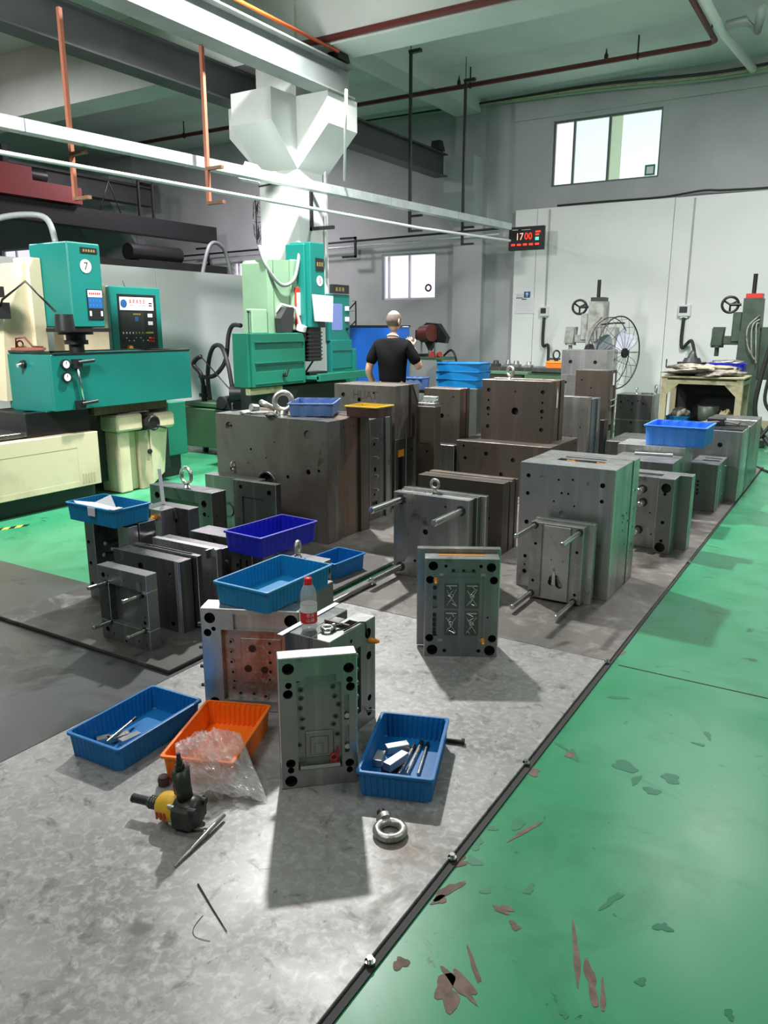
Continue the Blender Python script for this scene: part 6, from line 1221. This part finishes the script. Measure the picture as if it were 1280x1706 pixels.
lump('cloth_bundle', 'cream cloth bundle right of the jar on the cart shelf', 'cloth', (cx_+.28, cy_-.16, zsh), .09, .09, .08, 'tablecream', 13, amp=.3)
# ================================================================ BINS AND LOOSE THINGS
crate('parts_bin', 'blue ribbed bin with gauge blocks on the plate at the left front', (-2.30, 1.855), .455, .28, .100, 93, 'blue')
crate('parts_bin', 'blue ribbed bin holding steel blocks and long pins in the foreground', (-1.285, 2.232), .44, .275, .100, 110, 'blue')
crate('parts_bin', 'orange ribbed bin partly covered by a clear plastic bag', (-1.945, 1.945), .44, .28, .100, 112, 'orange')
crate('parts_bin', 'light blue ribbed bin lying on the mold with the reddish pocket', (-2.085, 2.47), .46, .30, .098, 90, 'blue_lt', z0=.462)
crate('parts_bin', 'blue bin with papers on the leftmost tall mold', (-3.66, 2.875), .44, .27, .105, 178, 'blue_lt', z0=.502)
crate('parts_bin', 'royal blue ribbed bin resting on the grooved mold', (-2.71, 3.20), .47, .285, .115, 86, 'royal', ribs=(12, 5), z0=.408)
crate('parts_bin', 'small blue bin with a short pin lying behind the light block near the rods', (-2.83, 3.99), .33, .24, .108, 86, 'blue', z0=.021)
crate('storage_crate', 'bright blue smooth sided crate on the block at the right', (-1.33, 7.08), .52, .48, .17, 0, 'crate_blue', ribs=(5, 5), amp_=.007, taper=.97, rim=.015, z0=.601)
crate('parts_tray', 'dusty blue shallow tray on top of the largest block', (-3.70, 4.95), .50, .36, .10, 118, 'dusty', ribs=(4, 3), z0=.925)
crate('parts_tray', 'yellow lined brown tray behind the dusty blue tray', (-3.22, 5.00), .30, .26, .085, 0, 'darkbrown', ribs=(2, 2), z0=.925, m_in='yellow')
r = thing('support_block', 'plain dark block under the stack of sky blue bins', 'block', (-4.05, 8.34, ZF)); MB().box(-.28, .28, -.2, .2, 0, .9-ZF, 0, .004).build('block_body', 'steel_dk', r)
for k, lab in enumerate(('lowest sky blue bin of the stack in front of the grinder stand', 'middle sky blue bin of the stack in front of the grinder stand', 'topmost sky blue bin of the stack in front of the grinder stand')):
    q = crate('stacked_bin', lab, (-4.05+.006*k, 8.34-.01*k), .56+.01*(k % 2), .38, .10, 4*(k-1), 'sky', ribs=(1, 1), taper=.94, z0=.901+.092*k, group='sky blue bins in the stack')
r = thing('work_stool', 'dark stool under the small bin right of the man', 'stool', (-4.45, 8.0, ZF)); MB().box(-.16, .16, -.12, .12, .86, .90, 0, .004).build('seat', 'dkmetal', r)
for x in (-.13, .13):
    for y in (-.09, .09): MB().cyl((x, y, 0), (x, y, .86), .014, n=8).build('leg', 'dkmetal', r)
crate('parts_bin', 'small navy bin right of the man in black', (-4.50, 8.0), .28, .22, .13, 0, 'dusty', ribs=(3, 3), z0=.886)
# loose steel blocks and pins in the two floor bins
def block(name, label, px, py, z, L, w_, h_, rot, m='steel_br', tilt=0, cat='steel block', group=None):
    q = P(px, py, z+h_); r = MB().box(-w_/2, w_/2, -L/2, L/2, 0, h_, 0, .0015).build(name, m); r.location = (q.x, q.y, z+.001); r.rotation_euler = (math.radians(tilt), 0, math.radians(rot)); return tag(r, label, cat, group)
block('gauge_block', 'small steel block lying nearest the left corner of the right blue bin', 632, 1258, .006, .07, .035, .03, 18)
block('gauge_block', 'flat steel block at the far side in the right blue bin', 662, 1240, .006, .09, .035, .03, -40)
block('gauge_block', 'long steel block beside the pins in the right blue bin', 660, 1262, .034, .11, .035, .03, -8)
block('gauge_block', 'dark packing block beneath the long one in the right blue bin', 655, 1272, .006, .09, .04, .026, -10, 'dkmetal')
def rod(name, label, p0, p1, r_, m='steel', cat='steel pin', z=.0, group=None, m2='black'):
    a = P(p0[0], p0[1], z+r_); b_ = P(p1[0], p1[1], z+r_); d = b_-a; L = d.length; r = thing(name, label, cat, (a.x, a.y, z), 0, group); d.normalize(); c0 = Vector((0, 0, r_))
    MB().cyl(c0+d*.0, c0+d*(L*.86), r_, n=14).build('shaft', m, r); MB().cyl(c0+d*(L*.86), c0+d*L, r_*1.25, n=12).build('head', m2, r); return r
rod('ejector_pin', 'dark steel pin nearest the long block in the right blue bin', (664, 1290), (690, 1242), .007, z=.006)
rod('ejector_pin', 'middle steel pin of the three in the right blue bin', (677, 1290), (703, 1236), .008, z=.006)
rod('ejector_pin', 'rightmost thin steel pin in the right blue bin', (697, 1290), (713, 1238), .006, z=.006)
block('gauge_block', 'bright rectangular steel block on the right inside the left blue bin', 216, 1226, .006, .085, .032, .022, -8)
block('gauge_block', 'slotted steel block in the middle of the left blue bin', 197, 1224, .006, .085, .03, .022, -20, 'zinc')
block('gauge_block', 'short dark steel block at the left inside the left blue bin', 172, 1228, .006, .05, .035, .022, -35, 'steel')
rod('ejector_pin', 'long steel pin leaning across the blocks in the left blue bin', (178, 1236), (226, 1196), .006, 'steel', z=.03)
# papers and scraps in the bin at the far left
r = thing('paper_slip', 'folded white paper in the bin on the leftmost mold', 'paper', (-3.80, 2.86, .515)); b = MB(); b.add([(-.03, -.09, .10), (.10, -.10, .02), (.15, .06, .05), (.06, .10, .11), (.0, .03, .07)], [(0, 1, 4), (1, 2, 4), (2, 3, 4)]); b.build('fold', 'paper', r)
r = thing('label_slip', 'white paper label stuck on the front rim of the far left bin', 'label', (-3.63, 2.735, .57)); MB().box(-.03, .03, -.004, -.001, -.015, .035).build('slip', 'paper', r); 
r = thing('label_slip', 'white paper label folded over the right rim corner of the far left bin', 'label', (-3.452, 2.77, .608)); MB().box(-.03, .01, -.035, .03, 0.001, .006).build('slip', 'paper', r)
for k, (x, y) in enumerate(((-3.66, 2.84), (-3.62, 2.88), (-3.70, 2.90))):
    q = thing('scrap_part', ('grey pin with a ring at the middle inside the far left bin', 'copper coloured pin with a ring inside the far left bin', 'grey pin with a ring nearest the paper inside the far left bin')[k], 'metal part', (x, y, .512), 30*k, 'metal parts inside the far left bin'); MB().cyl((-.04, 0, .012), (.04, 0, .03), .009, n=8).build('pin', 'copper' if k == 1 else 'zinc', q); MB().torus((0, .02, .015), (0, .3, 1), .02, .006, 14, 6).build('ring', 'zinc', q)
# ---- bottle
bt = thing('water_bottle', 'clear plastic water bottle with red cap on the mold', 'bottle', (-1.722, 2.235, .4535)); 
MB().lathe((0, 0, 0), [(0, .004), (.020, 0), (.029, .004), (.032, .015), (.0305, .022), (.032, .03), (.032, .135), (.031, .150), (.026, .168), (.016, .185), (.0125, .190), (.0125, .203)], 28).build('bottle_body', 'bottle', bt)
MB().lathe((0, 0, 0), [(0, .006), (.028, .006), (.0305, .018), (.0305, .028), (0, .028)], 24).build('water', 'bottle', bt)
cpb = MB(); cpb.lathe((0, 0, 0), [(.0155, .190), (.0155, .208), (.014, .211), (0, .211)], 24); cpb.cyl((0, 0, .186), (0, 0, .189), .0165, n=20); cpb.build('bottle_cap', 'redcap', bt)
lb = MB(); lb.lathe((0, 0, 0), [(.0325, .035), (.0325, .078)], 32, 0); lb.lathe((0, 0, 0), [(.0325, .078), (.0325, .108)], 32, 1); lb.lathe((0, 0, 0), [(.0327, .108), (.0327, .1085)], 32, 2)
def wrap_text(mb, s, size, z, a0, m, r_=.0331, fx=1):
    v, f = text_mesh(s, size, fx); out = [(r_*math.cos(a0+x/r_), r_*math.sin(a0+x/r_), z+y) for x, y in v]; mb.add(out, f, m)
fa = math.atan2(-1, .62)
wrap_text(lb, '农夫', .017, .067, fa+.30, 1); wrap_text(lb, '山泉', .017, .048, fa+.30, 1)
lb.build('bottle_label', ['label_red', 'label_white', 'dkmetal'], bt)
# things around the bottle
o = MB().box(-.012, .012, -.20, .20, 0, .002).build('steel_ruler', 'galv'); o.location = (-1.79, 2.33, .4540); o.rotation_euler = (0, 0, math.radians(2)); tag(o, 'pale steel ruler lying beside the bottle', 'ruler')
def eyebolt(label, loc, R_, t, rz, tilt, m='zinc', shank=.05, group=None):
    r = thing('eye_bolt', label, 'eye bolt', loc, rz, group)
    T_ = Matrix.Rotation(math.radians(tilt), 4, 'X'); 
    b = MB(); b.X = T_; b.torus((0, 0, 0), (0, 0, 1), R_, t, 30, 12); b.cyl((R_+t*.2, 0, 0), (R_+t*1.5, 0, 0), t*1.7, t*1.9, n=20); b.build('ring', m, r)
    s_ = MB(); s_.X = T_; s_.cyl((R_+t*1.5, 0, 0), (R_+t*1.5+shank, 0, 0), t*.95, n=16)
    for k in range(8): s_.torus((R_+t*1.6+shank*(k+.5)/8, 0, 0), (1, 0, 0), t*.93, t*.12, 14, 4)
    s_.build('threaded_shank', 'dkmetal', r); return r
eyebolt('polished eye bolt lying on the mold right of the bottle', (-1.655, 2.262, .4645), .020, .0075, 62, 0, 'chrome', .035)
r = thing('wood_hammer', 'thin brown wooden handle lying across the mold behind the bottle', 'tool handle', (-1.65, 2.335, .4535)); MB().box(-.07, .05, -.006, .006, 0.001, .010, 0, .002).build('handle', 'wood', r)
c_ = P(650, 1383, .014)
eyebolt('big zinc eye bolt lying on the light plate in the foreground', (c_.x, c_.y, .0145), .043, .0145, 139, 0, 'zinc', .035)
# ---- shackles and parts on the largest block
T1 = .925
q = P(470, 690, T1); r = thing('lifting_ring', 'large pale lifting ring standing on the largest block', 'lifting ring', (q.x, q.y+.02, T1+.001), 20); b = MB(); b.torus((0, 0, .098), (.15, -1, .1), .068, .022, 30, 12); b.build('ring', 'zinc', r); MB().cyl((0, 0, 0), (0, 0, .03), .04, .03, n=16).build('foot', 'zinc', r)
q = P(440, 688, T1); r = thing('lifting_ring', 'pale lifting ring lying tilted left of the standing one', 'lifting ring', (q.x, q.y+.05, T1+.001), 75); b = MB(); b.torus((0, 0, .055), (.5, -.2, 1), .055, .022, 28, 10); b.build('ring', 'zinc', r); MB().cyl((-.10, 0, .04), (-.16, 0, .05), .03, n=12).build('collar', 'zinc', r)
q = P(412, 690, T1); r = thing('shackle', 'small shackle with a pin in front of the lifting rings', 'shackle', (q.x, q.y, T1+.001), 25); b = MB(); b.tube(arc((0, 0, .014), .045, 40, 320, 14, 'xy'), .012, 8); b.build('bow', 'zinc', r); MB().cyl((.03, 0, .012), (.17, .02, .012), .010, n=10).build('shackle_pin', 'chrome', r)
q = P(452, 695, T1); r = thing('chain_link', 'small dark chain link beside the dusty tray', 'chain link', (q.x, q.y, T1+.001), 0); MB().torus((0, 0, .014), (0, 0, 1), .035, .012, 20, 8).build('link', 'dkmetal', r); MB().torus((.05, .0, .028), (1, .3, .3), .02, .008, 16, 6).build('small_link', 'zinc', r)
q = P(380, 684, .60)
r = thing('bracket_plate', 'bright bracket plate with bolt holes leaning on the coolant tank top', 'bracket plate', (-6.62, 7.26, .575)); b = MB(); b.face((-.20, 0, 0), (1, 0, 0), (0, 0, 1), .40, .10, [('c', .05, .03, .012, .004, 1), ('c', .05, .07, .012, .004, 1), ('c', .35, .03, .012, .004, 1), ('c', .35, .07, .012, .004, 1), ('r', .10, .03, .30, .07, .006, 1)]); b.box(-.20, .20, .007, .05, 0, .10); b.build('plate', ['galv', 'dkmetal'], r)
# ---- ruler standing on the plate G5
a = P(268, 843, G5H); o = MB().box(-.012, .012, -.002, .002, 0, .235).build('standing_ruler', 'paper'); o.location = (G5.x-.09, G5.y-.02, G5H+.001); o.rotation_euler = (0, math.radians(-3), math.radians(25)); tag(o, 'white strip standing upright on the dark plate at the left', 'ruler')
# ---- rods and bars between the groups
rod('steel_bar', 'long round steel bar lying past the light blue bin end', (545, 1008), (624, 968), .017, 'steel', 'steel bar', .0, None, 'chrome')
o = MB().box(-.03, .03, -.22, .22, 0, .012, 0, .002).build('flat_bar', 'steel_dk'); q = P(590, 975, 0); o.location = (q.x-.12, q.y+.08, 0.0005); o.rotation_euler = (0, 0, math.radians(-6)); tag(o, 'dark flat bar lying beside the round steel bar', 'flat bar')
# ---- bars and rings on the block under the crate
rb_ = -1.60
for k, (p0, p1, rr_, lab) in enumerate((((1062, 751), (1148, 757), .009, 'thin pale rod lying on the bored block beneath the crate'), ((1075, 758), (1140, 762), .011, 'short thick pale rod lying nearer beneath the crate'))):
    rod('steel_rod', lab, p0, p1, rr_, 'galv', 'steel rod', .546, None, 'galv')
    for o_ in [x for x in C.objects if x.get('label') == lab]: o_.location.y += .06; o_.location.x -= .10
# things on the tall layered mold at the right
L8, w8, d8, h8 = R8
r = thing('cable_coil', 'dark cables and a clamp lying on the tall layered mold', 'cable coil', (L8.x-.05, L8.y+.05, h8+.0195))
b = MB(); b.box(-.07, .08, -.08, .06, 0, .07, 0, .006); b.build('clamp_body', 'dkmetal', r)
for k in range(4): MB().tube(bez([(-.20+.02*k, -.1+.03*k, .012), (-.05, -.12+.05*k, .03), (.08, -.05+.04*k, .035), (.20, .0+.04*k, .015)]), .009, 6).build('cable', 'rubber' if k % 2 else 'beam', r)
# ---- bolt and wire on the floor plates
q = P(750, 1234, .008); r = thing('hex_bolt', 'dark bolt lying on the plate right of the blue bin', 'bolt', (q.x, q.y, .0005), 18); MB().cyl((-.02, 0, .009), (.045, 0, .009), .008, n=12).build('shank', 'dkmetal', r); MB().cyl((.045, 0, .0105), (.058, 0, .0105), .012, n=6).build('head', 'bore2', r)
o = MB().tube([P(330, 1473, .003), P(352, 1510, .003), P(378, 1552, .003)], [.003, .0022, .0012], 6).build('wire_piece', 'black'); tag(o, 'thin black wire lying on the plate at the bottom', 'wire')
o = MB().tube(bez([P(338, 1525, .0015), P(323, 1545, .0015), P(325, 1560, .0015), P(350, 1568, .0015)]), .0009, 4).build('wire_curl', 'dkmetal'); tag(o, 'very fine curled wire beside the black wire on the plate', 'wire')
q = P(273, 1303, .01); r = thing('socket', 'dark brown ribbed cap under the corner of the orange bin', 'cap', (q.x, q.y, .0005), 20); b = MB(); b.cyl((0, 0, 0), (0, 0, .018), .020, n=16); b.cyl((0, 0, .018), (0, 0, .024), .022, n=16); b.cyl((0, 0, .024), (0, 0, .034), .018, n=16); b.build('cap_body', 'darkbrown', r)
# ---- impact wrench
a = P(222, 1333, .046); b_ = P(348, 1362, .046); d = b_-a; rot = math.degrees(math.atan2(d.y, d.x)); L = d.length
wr = thing('impact_wrench', 'yellow and grey pneumatic impact wrench lying on the plate', 'impact wrench', (a.x, a.y, 0), rot); zc_ = .046; X = lambda t: L*t
b = MB(); b.cyl((0, 0, zc_), (X(.22), 0, zc_), .0125, n=16); b.cyl((X(.0), 0, zc_), (X(.01), 0, zc_), .0135, n=6); b.build('socket_bit', 'bore2', wr)
b = MB(); b.cyl((X(.22), 0, zc_), (X(.34), 0, zc_), .016, n=16)
for k in range(3): b.torus((X(.25+.03*k), 0, zc_), (1, 0, 0), .016, .003, 16, 6)
b.build('anvil_collar', 'steel_dk', wr)
MB().lathe((X(.34), 0, zc_), [(.016, 0), (.026, .006), (.036, .018), (.040, .035), (.041, .075), (.041, .085)], 24, axis=(1, 0, 0)).build('nose_housing', 'toolyellow', wr)
b = MB(); x0 = X(.34)+.080
b.lathe((x0, 0, zc_), [(.041, 0), (.043, .004), (.043, .05), (.040, .075), (.030, .082), (0, .084)], 20, axis=(1, 0, 0)); b.box(x0+.0, x0+.075, -.046, .046, zc_-.035, zc_+.03, 0, .008); b.build('motor_housing', 'toolgrey', wr)
b = MB(); b.cyl((x0+.06, -.03, zc_+.02), (x0+.088, -.03, zc_+.02), .012, n=12); b.cyl((x0+.06, .02, zc_+.025), (x0+.09, .02, zc_+.025), .010, n=12); b.build('valve_knob', 'black', wr)
for yy in (-.034, .034):
    for zz in (-.026, .026): MB().cyl((x0-.012, yy, zc_+zz), (x0+.012, yy, zc_+zz), .006, n=8).build('housing_bolt', 'zinc', wr)
b = MB(); b.tube([(x0+.030, 0, zc_+.03), (x0+.022, .0, zc_+.07), (x0+.016, .0, zc_+.120)], [.024, .025, .028], 18); b.build('grip', 'toolgrey', wr)
b = MB(); b.tube([(x0-.006, 0, zc_+.045), (x0-.010, 0, zc_+.07), (x0-.006, 0, zc_+.085)], .006, 8); b.build('trigger', 'black', wr)
b = MB(); b.cyl((x0+.015, 0, zc_+.120), (x0+.014, 0, zc_+.138), .015, n=6); b.cyl((x0+.014, 0, zc_+.138), (x0+.013, 0, zc_+.152), .010, n=12); b.cyl((x0+.013, 0, zc_+.152), (x0+.012, 0, zc_+.170), .007, .006, n=12); b.build('air_plug', 'bore2', wr)
wr.scale = (1.0, 1.2, 1.2)
b = MB(); 
for k in range(3): b.box(x0-.055+.014*k, x0-.047+.014*k, -.0425, -.0415, zc_-.016, zc_+.006)
b.build('brand_marks', 'redpaint', wr)
# pry bar
a = P(291, 1443, .007); b_ = P(374, 1356, .020); r = thing('pry_bar', 'thin steel pry bar lying beside the impact wrench', 'pry bar', (a.x, a.y, 0)); d = b_-a; d.z = .012
MB().tube([(0, 0, .006), d*.35+Vector((0, 0, .006)), d*.7+Vector((0, 0, .007)), d+Vector((0, 0, .004))], [.003, .006, .008, .006], 10).build('bar', 'zinc', r)
m_ = d*.72; MB().tube([m_+Vector((-.05, -.03, .004)), m_+Vector((0, 0, .006))], .005, 8).build('side_lug', 'zinc', r)
# ---- clear plastic bag
rnd = random.Random(21)
def bagsheet(z_off, amp, seed, inset):
    rnd = random.Random(seed); nu, nv = 44, 44
    tl = P(292, 1240, .11); tr_ = P(400, 1222, .115); bl = P(300, 1325, .012); br_ = P(447, 1336, .006); top_mid = P(345, 1222, .135); v = []
    g_ = [[rnd.gauss(0, 1) for _ in range(60)] for _ in range(60)]
    def nz(u, w_, s_):
        x, y = u*s_, w_*s_; i, j2 = int(x), int(y); fx, fy = x-i, y-j2
        fx, fy = (fx*fx*(3-2*fx)), (fy*fy*(3-2*fy))
        return (g_[i][j2]*(1-fx)+g_[i+1][j2]*fx)*(1-fy)+(g_[i][j2+1]*(1-fx)+g_[i+1][j2+1]*fx)*fy
    for j2 in range(nv+1):
        w_ = j2/nv
        for i in range(nu+1):
            u = i/nu; T_ = tl*(1-u)+tr_*u+(top_mid-(tl+tr_)/2)*math.sin(math.pi*u); B_ = bl*(1-u)+br_*u; p_ = T_*(1-w_)+B_*w_
            bulge = math.sin(math.pi*min(1, w_*1.05))*math.sin(math.pi*u)
            p_ = p_+Vector((.02, -.05, .035))*bulge*z_off
            f = amp*(.3+math.sin(math.pi*u))
            q1 = nz(u, w_, 4); q2 = 1-abs(nz((u+w_*.4)/1.4, (w_-u*.5+.5)/1.5, 13)); q3 = 1-abs(nz((w_+u*.3)/1.3, u, 17))
            p_ = p_+Vector((.3*q1, -.3*q1, .8*q1))*f*.017+Vector((0, -.3, 1))*f*(.012*max(-1, q2)+.009*max(-1, q3))
            p_.z = max(p_.z, .003); v.append(p_)
    return v, [(j2*(nu+1)+i, j2*(nu+1)+i+1, (j2+1)*(nu+1)+i+1, (j2+1)*(nu+1)+i) for j2 in range(nv) for i in range(nu)]
b = MB()
for z_off, amp, sd in ((1.0, 1.2, 4), (.25, 1.0, 9)):
    v, f = bagsheet(z_off, amp, sd, 0); b.add(v, f, 0, False)
o = b.build('plastic_bag', 'bag'); tag(o, 'crumpled clear plastic bag spilling from the orange bin to the plate', 'plastic bag')
# ================================================================ THE MAN
def skinned(name, joints, edges, m, parent, root=0, sub=2):
    me = bpy.data.meshes.new(name); me.from_pydata([j[0] for j in joints], edges, []); o = bpy.data.objects.new(name, me); C.objects.link(o); o.parent = parent
    me.materials.append(M[m]); sk = o.modifiers.new('skin', 'SKIN'); sk.use_smooth_shade = True
    for i, j in enumerate(joints):
        sv = me.skin_vertices[0].data[i]; r_ = j[1]; sv.radius = r_ if isinstance(r_, tuple) else (r_, r_); sv.use_root = (i == root)
    s = o.modifiers.new('sub', 'SUBSURF'); s.levels = sub; s.render_levels = sub
    return o
px_ = onY(655, 517, 7.45)
man = thing('person', 'man in a black t-shirt seen from behind with one hand raised to his face', 'person', (px_.x, 7.45, ZF), 14)
J = [((0, 0, .95), (.15, .11)), ((0, -.01, 1.10), (.135, .10)), ((0, -.02, 1.27), (.155, .105)), ((0, -.015, 1.375), (.12, .075)), ((0, .0, 1.48), (.058, .055)), ((0, .02, 1.56), (.052, .055)),
     ((-.165, -.01, 1.395), .055), ((-.235, -.03, 1.27), .050), ((-.275, -.04, 1.12), .043), ((-.265, .08, 1.00), .036), ((-.24, .18, .93), .027),
     ((.165, -.01, 1.395), .055), ((.245, .0, 1.28), .050), ((.30, .02, 1.16), .044), ((.245, .11, 1.27), .038), ((.175, .18, 1.385), .027),
     ((-.09, 0, .86), .092), ((-.10, .01, .50), .062), ((-.10, -.01, .10), .042), ((.09, 0, .86), .092), ((.11, .03, .50), .062), ((.11, 0, .10), .042)]
E_ = [(0, 1), (1, 2), (2, 3), (3, 4), (4, 5), (3, 6), (6, 7), (7, 8), (8, 9), (9, 10), (3, 11), (11, 12), (12, 13), (13, 14), (14, 15), (0, 16), (16, 17), (17, 18), (0, 19), (19, 20), (20, 21)]
skinned('body', J, E_, 'skin', man)
def hand(w, d, up, name, side, curl):
    w = Vector(w); d = Vector(d).normalized(); up = Vector(up).normalized(); s_ = d.cross(up).normalized()
    j = [(w, .024), (w+d*.045, (.036, .016)), (w+d*.085, (.036, .014))]; e = [(0, 1), (1, 2)]
    for k in range(4):
        off = (k-1.5)*.0185; L = (.062, .074, .070, .054)[k]; base = w+d*.082+s_*off; i0 = len(j)
        j += [(base, .0092), (base+(d*math.cos(curl)-up*math.sin(curl))*L*.5, .0085), (base+(d*math.cos(curl)-up*math.sin(curl))*L*.5+(d*math.cos(curl*2.2)-up*math.sin(curl*2.2))*L*.5, .0075)]
        e += [(2, i0), (i0, i0+1), (i0+1, i0+2)]
    i0 = len(j); tb = w+d*.03+s_*side*.030
    j += [(tb, .012), (tb+(d*.6+s_*side*.7-up*.3).normalized()*.04, .010), (tb+(d*.8+s_*side*.45-up*.6).normalized()*.07, .0085)]; e += [(1, i0), (i0, i0+1), (i0+1, i0+2)]
    skinned(name, j, e, 'skin', man, 0, 1)
hand((.175, .18, 1.385), (-.45, .10, 1), (.3, -1, .2), 'hand', 1, .55)
hand((-.24, .18, .93), (.2, .6, -.6), (-1, .2, 0), 'hand', -1, .4)
# shirt: torso with short sleeves and neckline
SJ = [((0, 0, .93), (.175, .125)), ((0, -.01, 1.08), (.165, .12)), ((0, -.02, 1.25), (.182, .128)), ((0, -.018, 1.39), (.165, .105)), ((0, .0, 1.475), (.088, .076)),
      ((-.165, -.012, 1.40), .078), ((-.225, -.025, 1.29), .072), ((-.262, -.036, 1.19), .066), ((.165, -.012, 1.40), .078), ((.235, -.002, 1.29), .072), ((.285, .014, 1.20), .066)]
skinned('t_shirt', SJ, [(0, 1), (1, 2), (2, 3), (3, 4), (3, 5), (5, 6), (6, 7), (3, 8), (8, 9), (9, 10)], 'shirt', man)
skinned('trousers', [((0, 0, .96), (.165, .12)), ((-.09, 0, .84), .108), ((-.10, .01, .50), .082), ((-.10, -.01, .10), .068), ((.09, 0, .84), .108), ((.11, .03, .50), .082), ((.11, 0, .10), .068)], [(0, 1), (1, 2), (2, 3), (0, 4), (4, 5), (5, 6)], 'trouser', man)
for x in (-.10, .11): skinned('shoe', [((x, -.06, .045), .042), ((x, .06, .045), (.045, .04)), ((x, .17, .035), (.042, .03))], [(0, 1), (1, 2)], 'black', man)
# head: turned a little to his right
hd = MB(); n, k = 28, 20; v = []; fs = []; hc = Vector((0, .035, 1.665)); th_ = math.radians(-24)
def hp(x, y, z): return (hc.x+x*math.cos(th_)-y*math.sin(th_), hc.y+x*math.sin(th_)+y*math.cos(th_), hc.z+z)
def headpt(t, a, sc=1.0):
    x = .076*math.sin(t)*math.cos(a); y = .098*math.sin(t)*math.sin(a); z = .115*math.cos(t)
    if z < 0: f = 1+z*2.6; x *= (1+z*2.2); y = y*(1+z*1.2) if y > 0 else y*(1+z*3.4)
    if y > .05 and z < -.03: y += .006
    return x*sc, y*sc, z*sc
for j in range(k+1):
    for i in range(n): v.append(hp(*headpt(math.pi*j/k, 2*math.pi*i/n)))
for j in range(k):
    for i in range(n): fs.append([j*n+i, (j+1)*n+i, (j+1)*n+(i+1) % n, j*n+(i+1) % n])
hd.add(v, fs, 0, True)
hd.cyl(hp(0, .088, .005), hp(0, .118, -.028), .008, .014, n=10); hd.ell(hp(0, .112, -.03), .014, .012, .010, 10, 8)
for s_ in (-1, 1): hd.ell(hp(s_*.078, -.005, -.005), .010, .020, .032, 12, 8); hd.ell(hp(s_*.030, .088, .008), .012, .008, .007, 10, 6, 1); hd.ell(hp(s_*.030, .088, .026), .018, .010, .005, 10, 6, 2)
hd.ell(hp(0, .094, -.062), .024, .010, .007, 12, 6, 3)
hd.build('head', ['skin', 'paper', 'hair', 'redpipe'], man)
hr = MB(); v = []; fs = []; rows = list(range(0, 9))
for j in rows:
    t = math.radians(48+j*9)
    for i in range(25):
        a = math.radians(150+ (390-150)*i/24); x, y, z = headpt(t, a, 1.0+.028*math.sin(math.pi*min(1, (j+.6)/8)))
        if j == 0: x, y, z = headpt(t, a, .995)
        v.append(hp(x, y, z))
for j in range(len(rows)-1):
    for i in range(24): fs.append([j*25+i, (j+1)*25+i, (j+1)*25+i+1, j*25+i+1])
hr.add(v, fs, 0, True); hr.build('hair', 'hair', man)
b = MB(); b.torus((0, .003, 1.503), (0, .35, 1), .060, .008, 24, 8); b.build('shirt_collar', 'paper', man, 'thin white inner collar')
c0 = Vector(hp(.02, .115, -.06)); b = MB(); b.cyl(c0, c0+Vector((.06, .05, .0)), .004, n=8); b.build('cigarette', 'paper', man)
# ================================================================ sub-parts: pieces that belong to a part
def kin(o, base): return o.name.split('.')[0] == base
def regroup(pairs):
    allo = list(C.objects)
    for child, par in pairs:
        for o in allo:
            if kin(o, child) and o.parent is not None:
                ps = [q for q in o.parent.children if kin(q, par) and q is not o]
                if not ps: continue
                # nearest part of that name
                def cen(q): return Vector(q.bound_box[0]).lerp(Vector(q.bound_box[6]), .5)+q.location
                c = cen(o); ps.sort(key=lambda q: (cen(q)-c).length); o.parent = ps[0]
regroup([('pressure_gauge', 'tank'), ('knob', 'tank'), ('latch_handle', 'tank'), ('door_latch_bar', 'tank'), ('door_handle', 'tank_door'), ('door_rib', 'tank_door'), ('selector_knob', 'control_panel'),
         ('head_control_panel', 'machine_head'), ('name_plate', 'machine_head'), ('number_disc', 'machine_head'), ('name_plate', 'head_body'), ('number_disc', 'head_body'), ('notice_sheet', 'head_body'), ('switch_plate', 'head_body'),
         ('antenna', 'control_cabinet'), ('base_label', 'base_front'), ('vent_slot', 'base_front'), ('bellows_fold', 'bellows'), ('console_screen', 'console_body'), ('meter', 'console_body'), ('console_sign', 'console_body'), ('knob', 'console_body'),
         ('label_face', 'red_white_label'), ('panel_seam', 'machine_column'), ('gusset', 'leg'), ('caster', 'leg'), ('box_window', 'box_body'), ('gland', 'box_body'), ('hub_cap', 'fan_motor'), ('trigger', 'grip'), ('air_plug', 'grip'),
         ('brand_marks', 'nose_housing'), ('valve_knob', 'motor_housing'), ('hour_digits', 'clock_case'), ('minute_digits', 'clock_case'), ('date_digits', 'clock_case'), ('second_digits', 'clock_case'), ('clock_lettering', 'clock_case'),
         ('screw_hole', 'mold_plate'), ('milling_mark', 'milled_pad'), ('cavity_relief', 'cavity_insert'), ('bolt_head', 'mold_plate'), ('screw_head', 'mold_plate'), ('core_pin', 'mold_plate'), ('bin_rim', 'bin_body')])
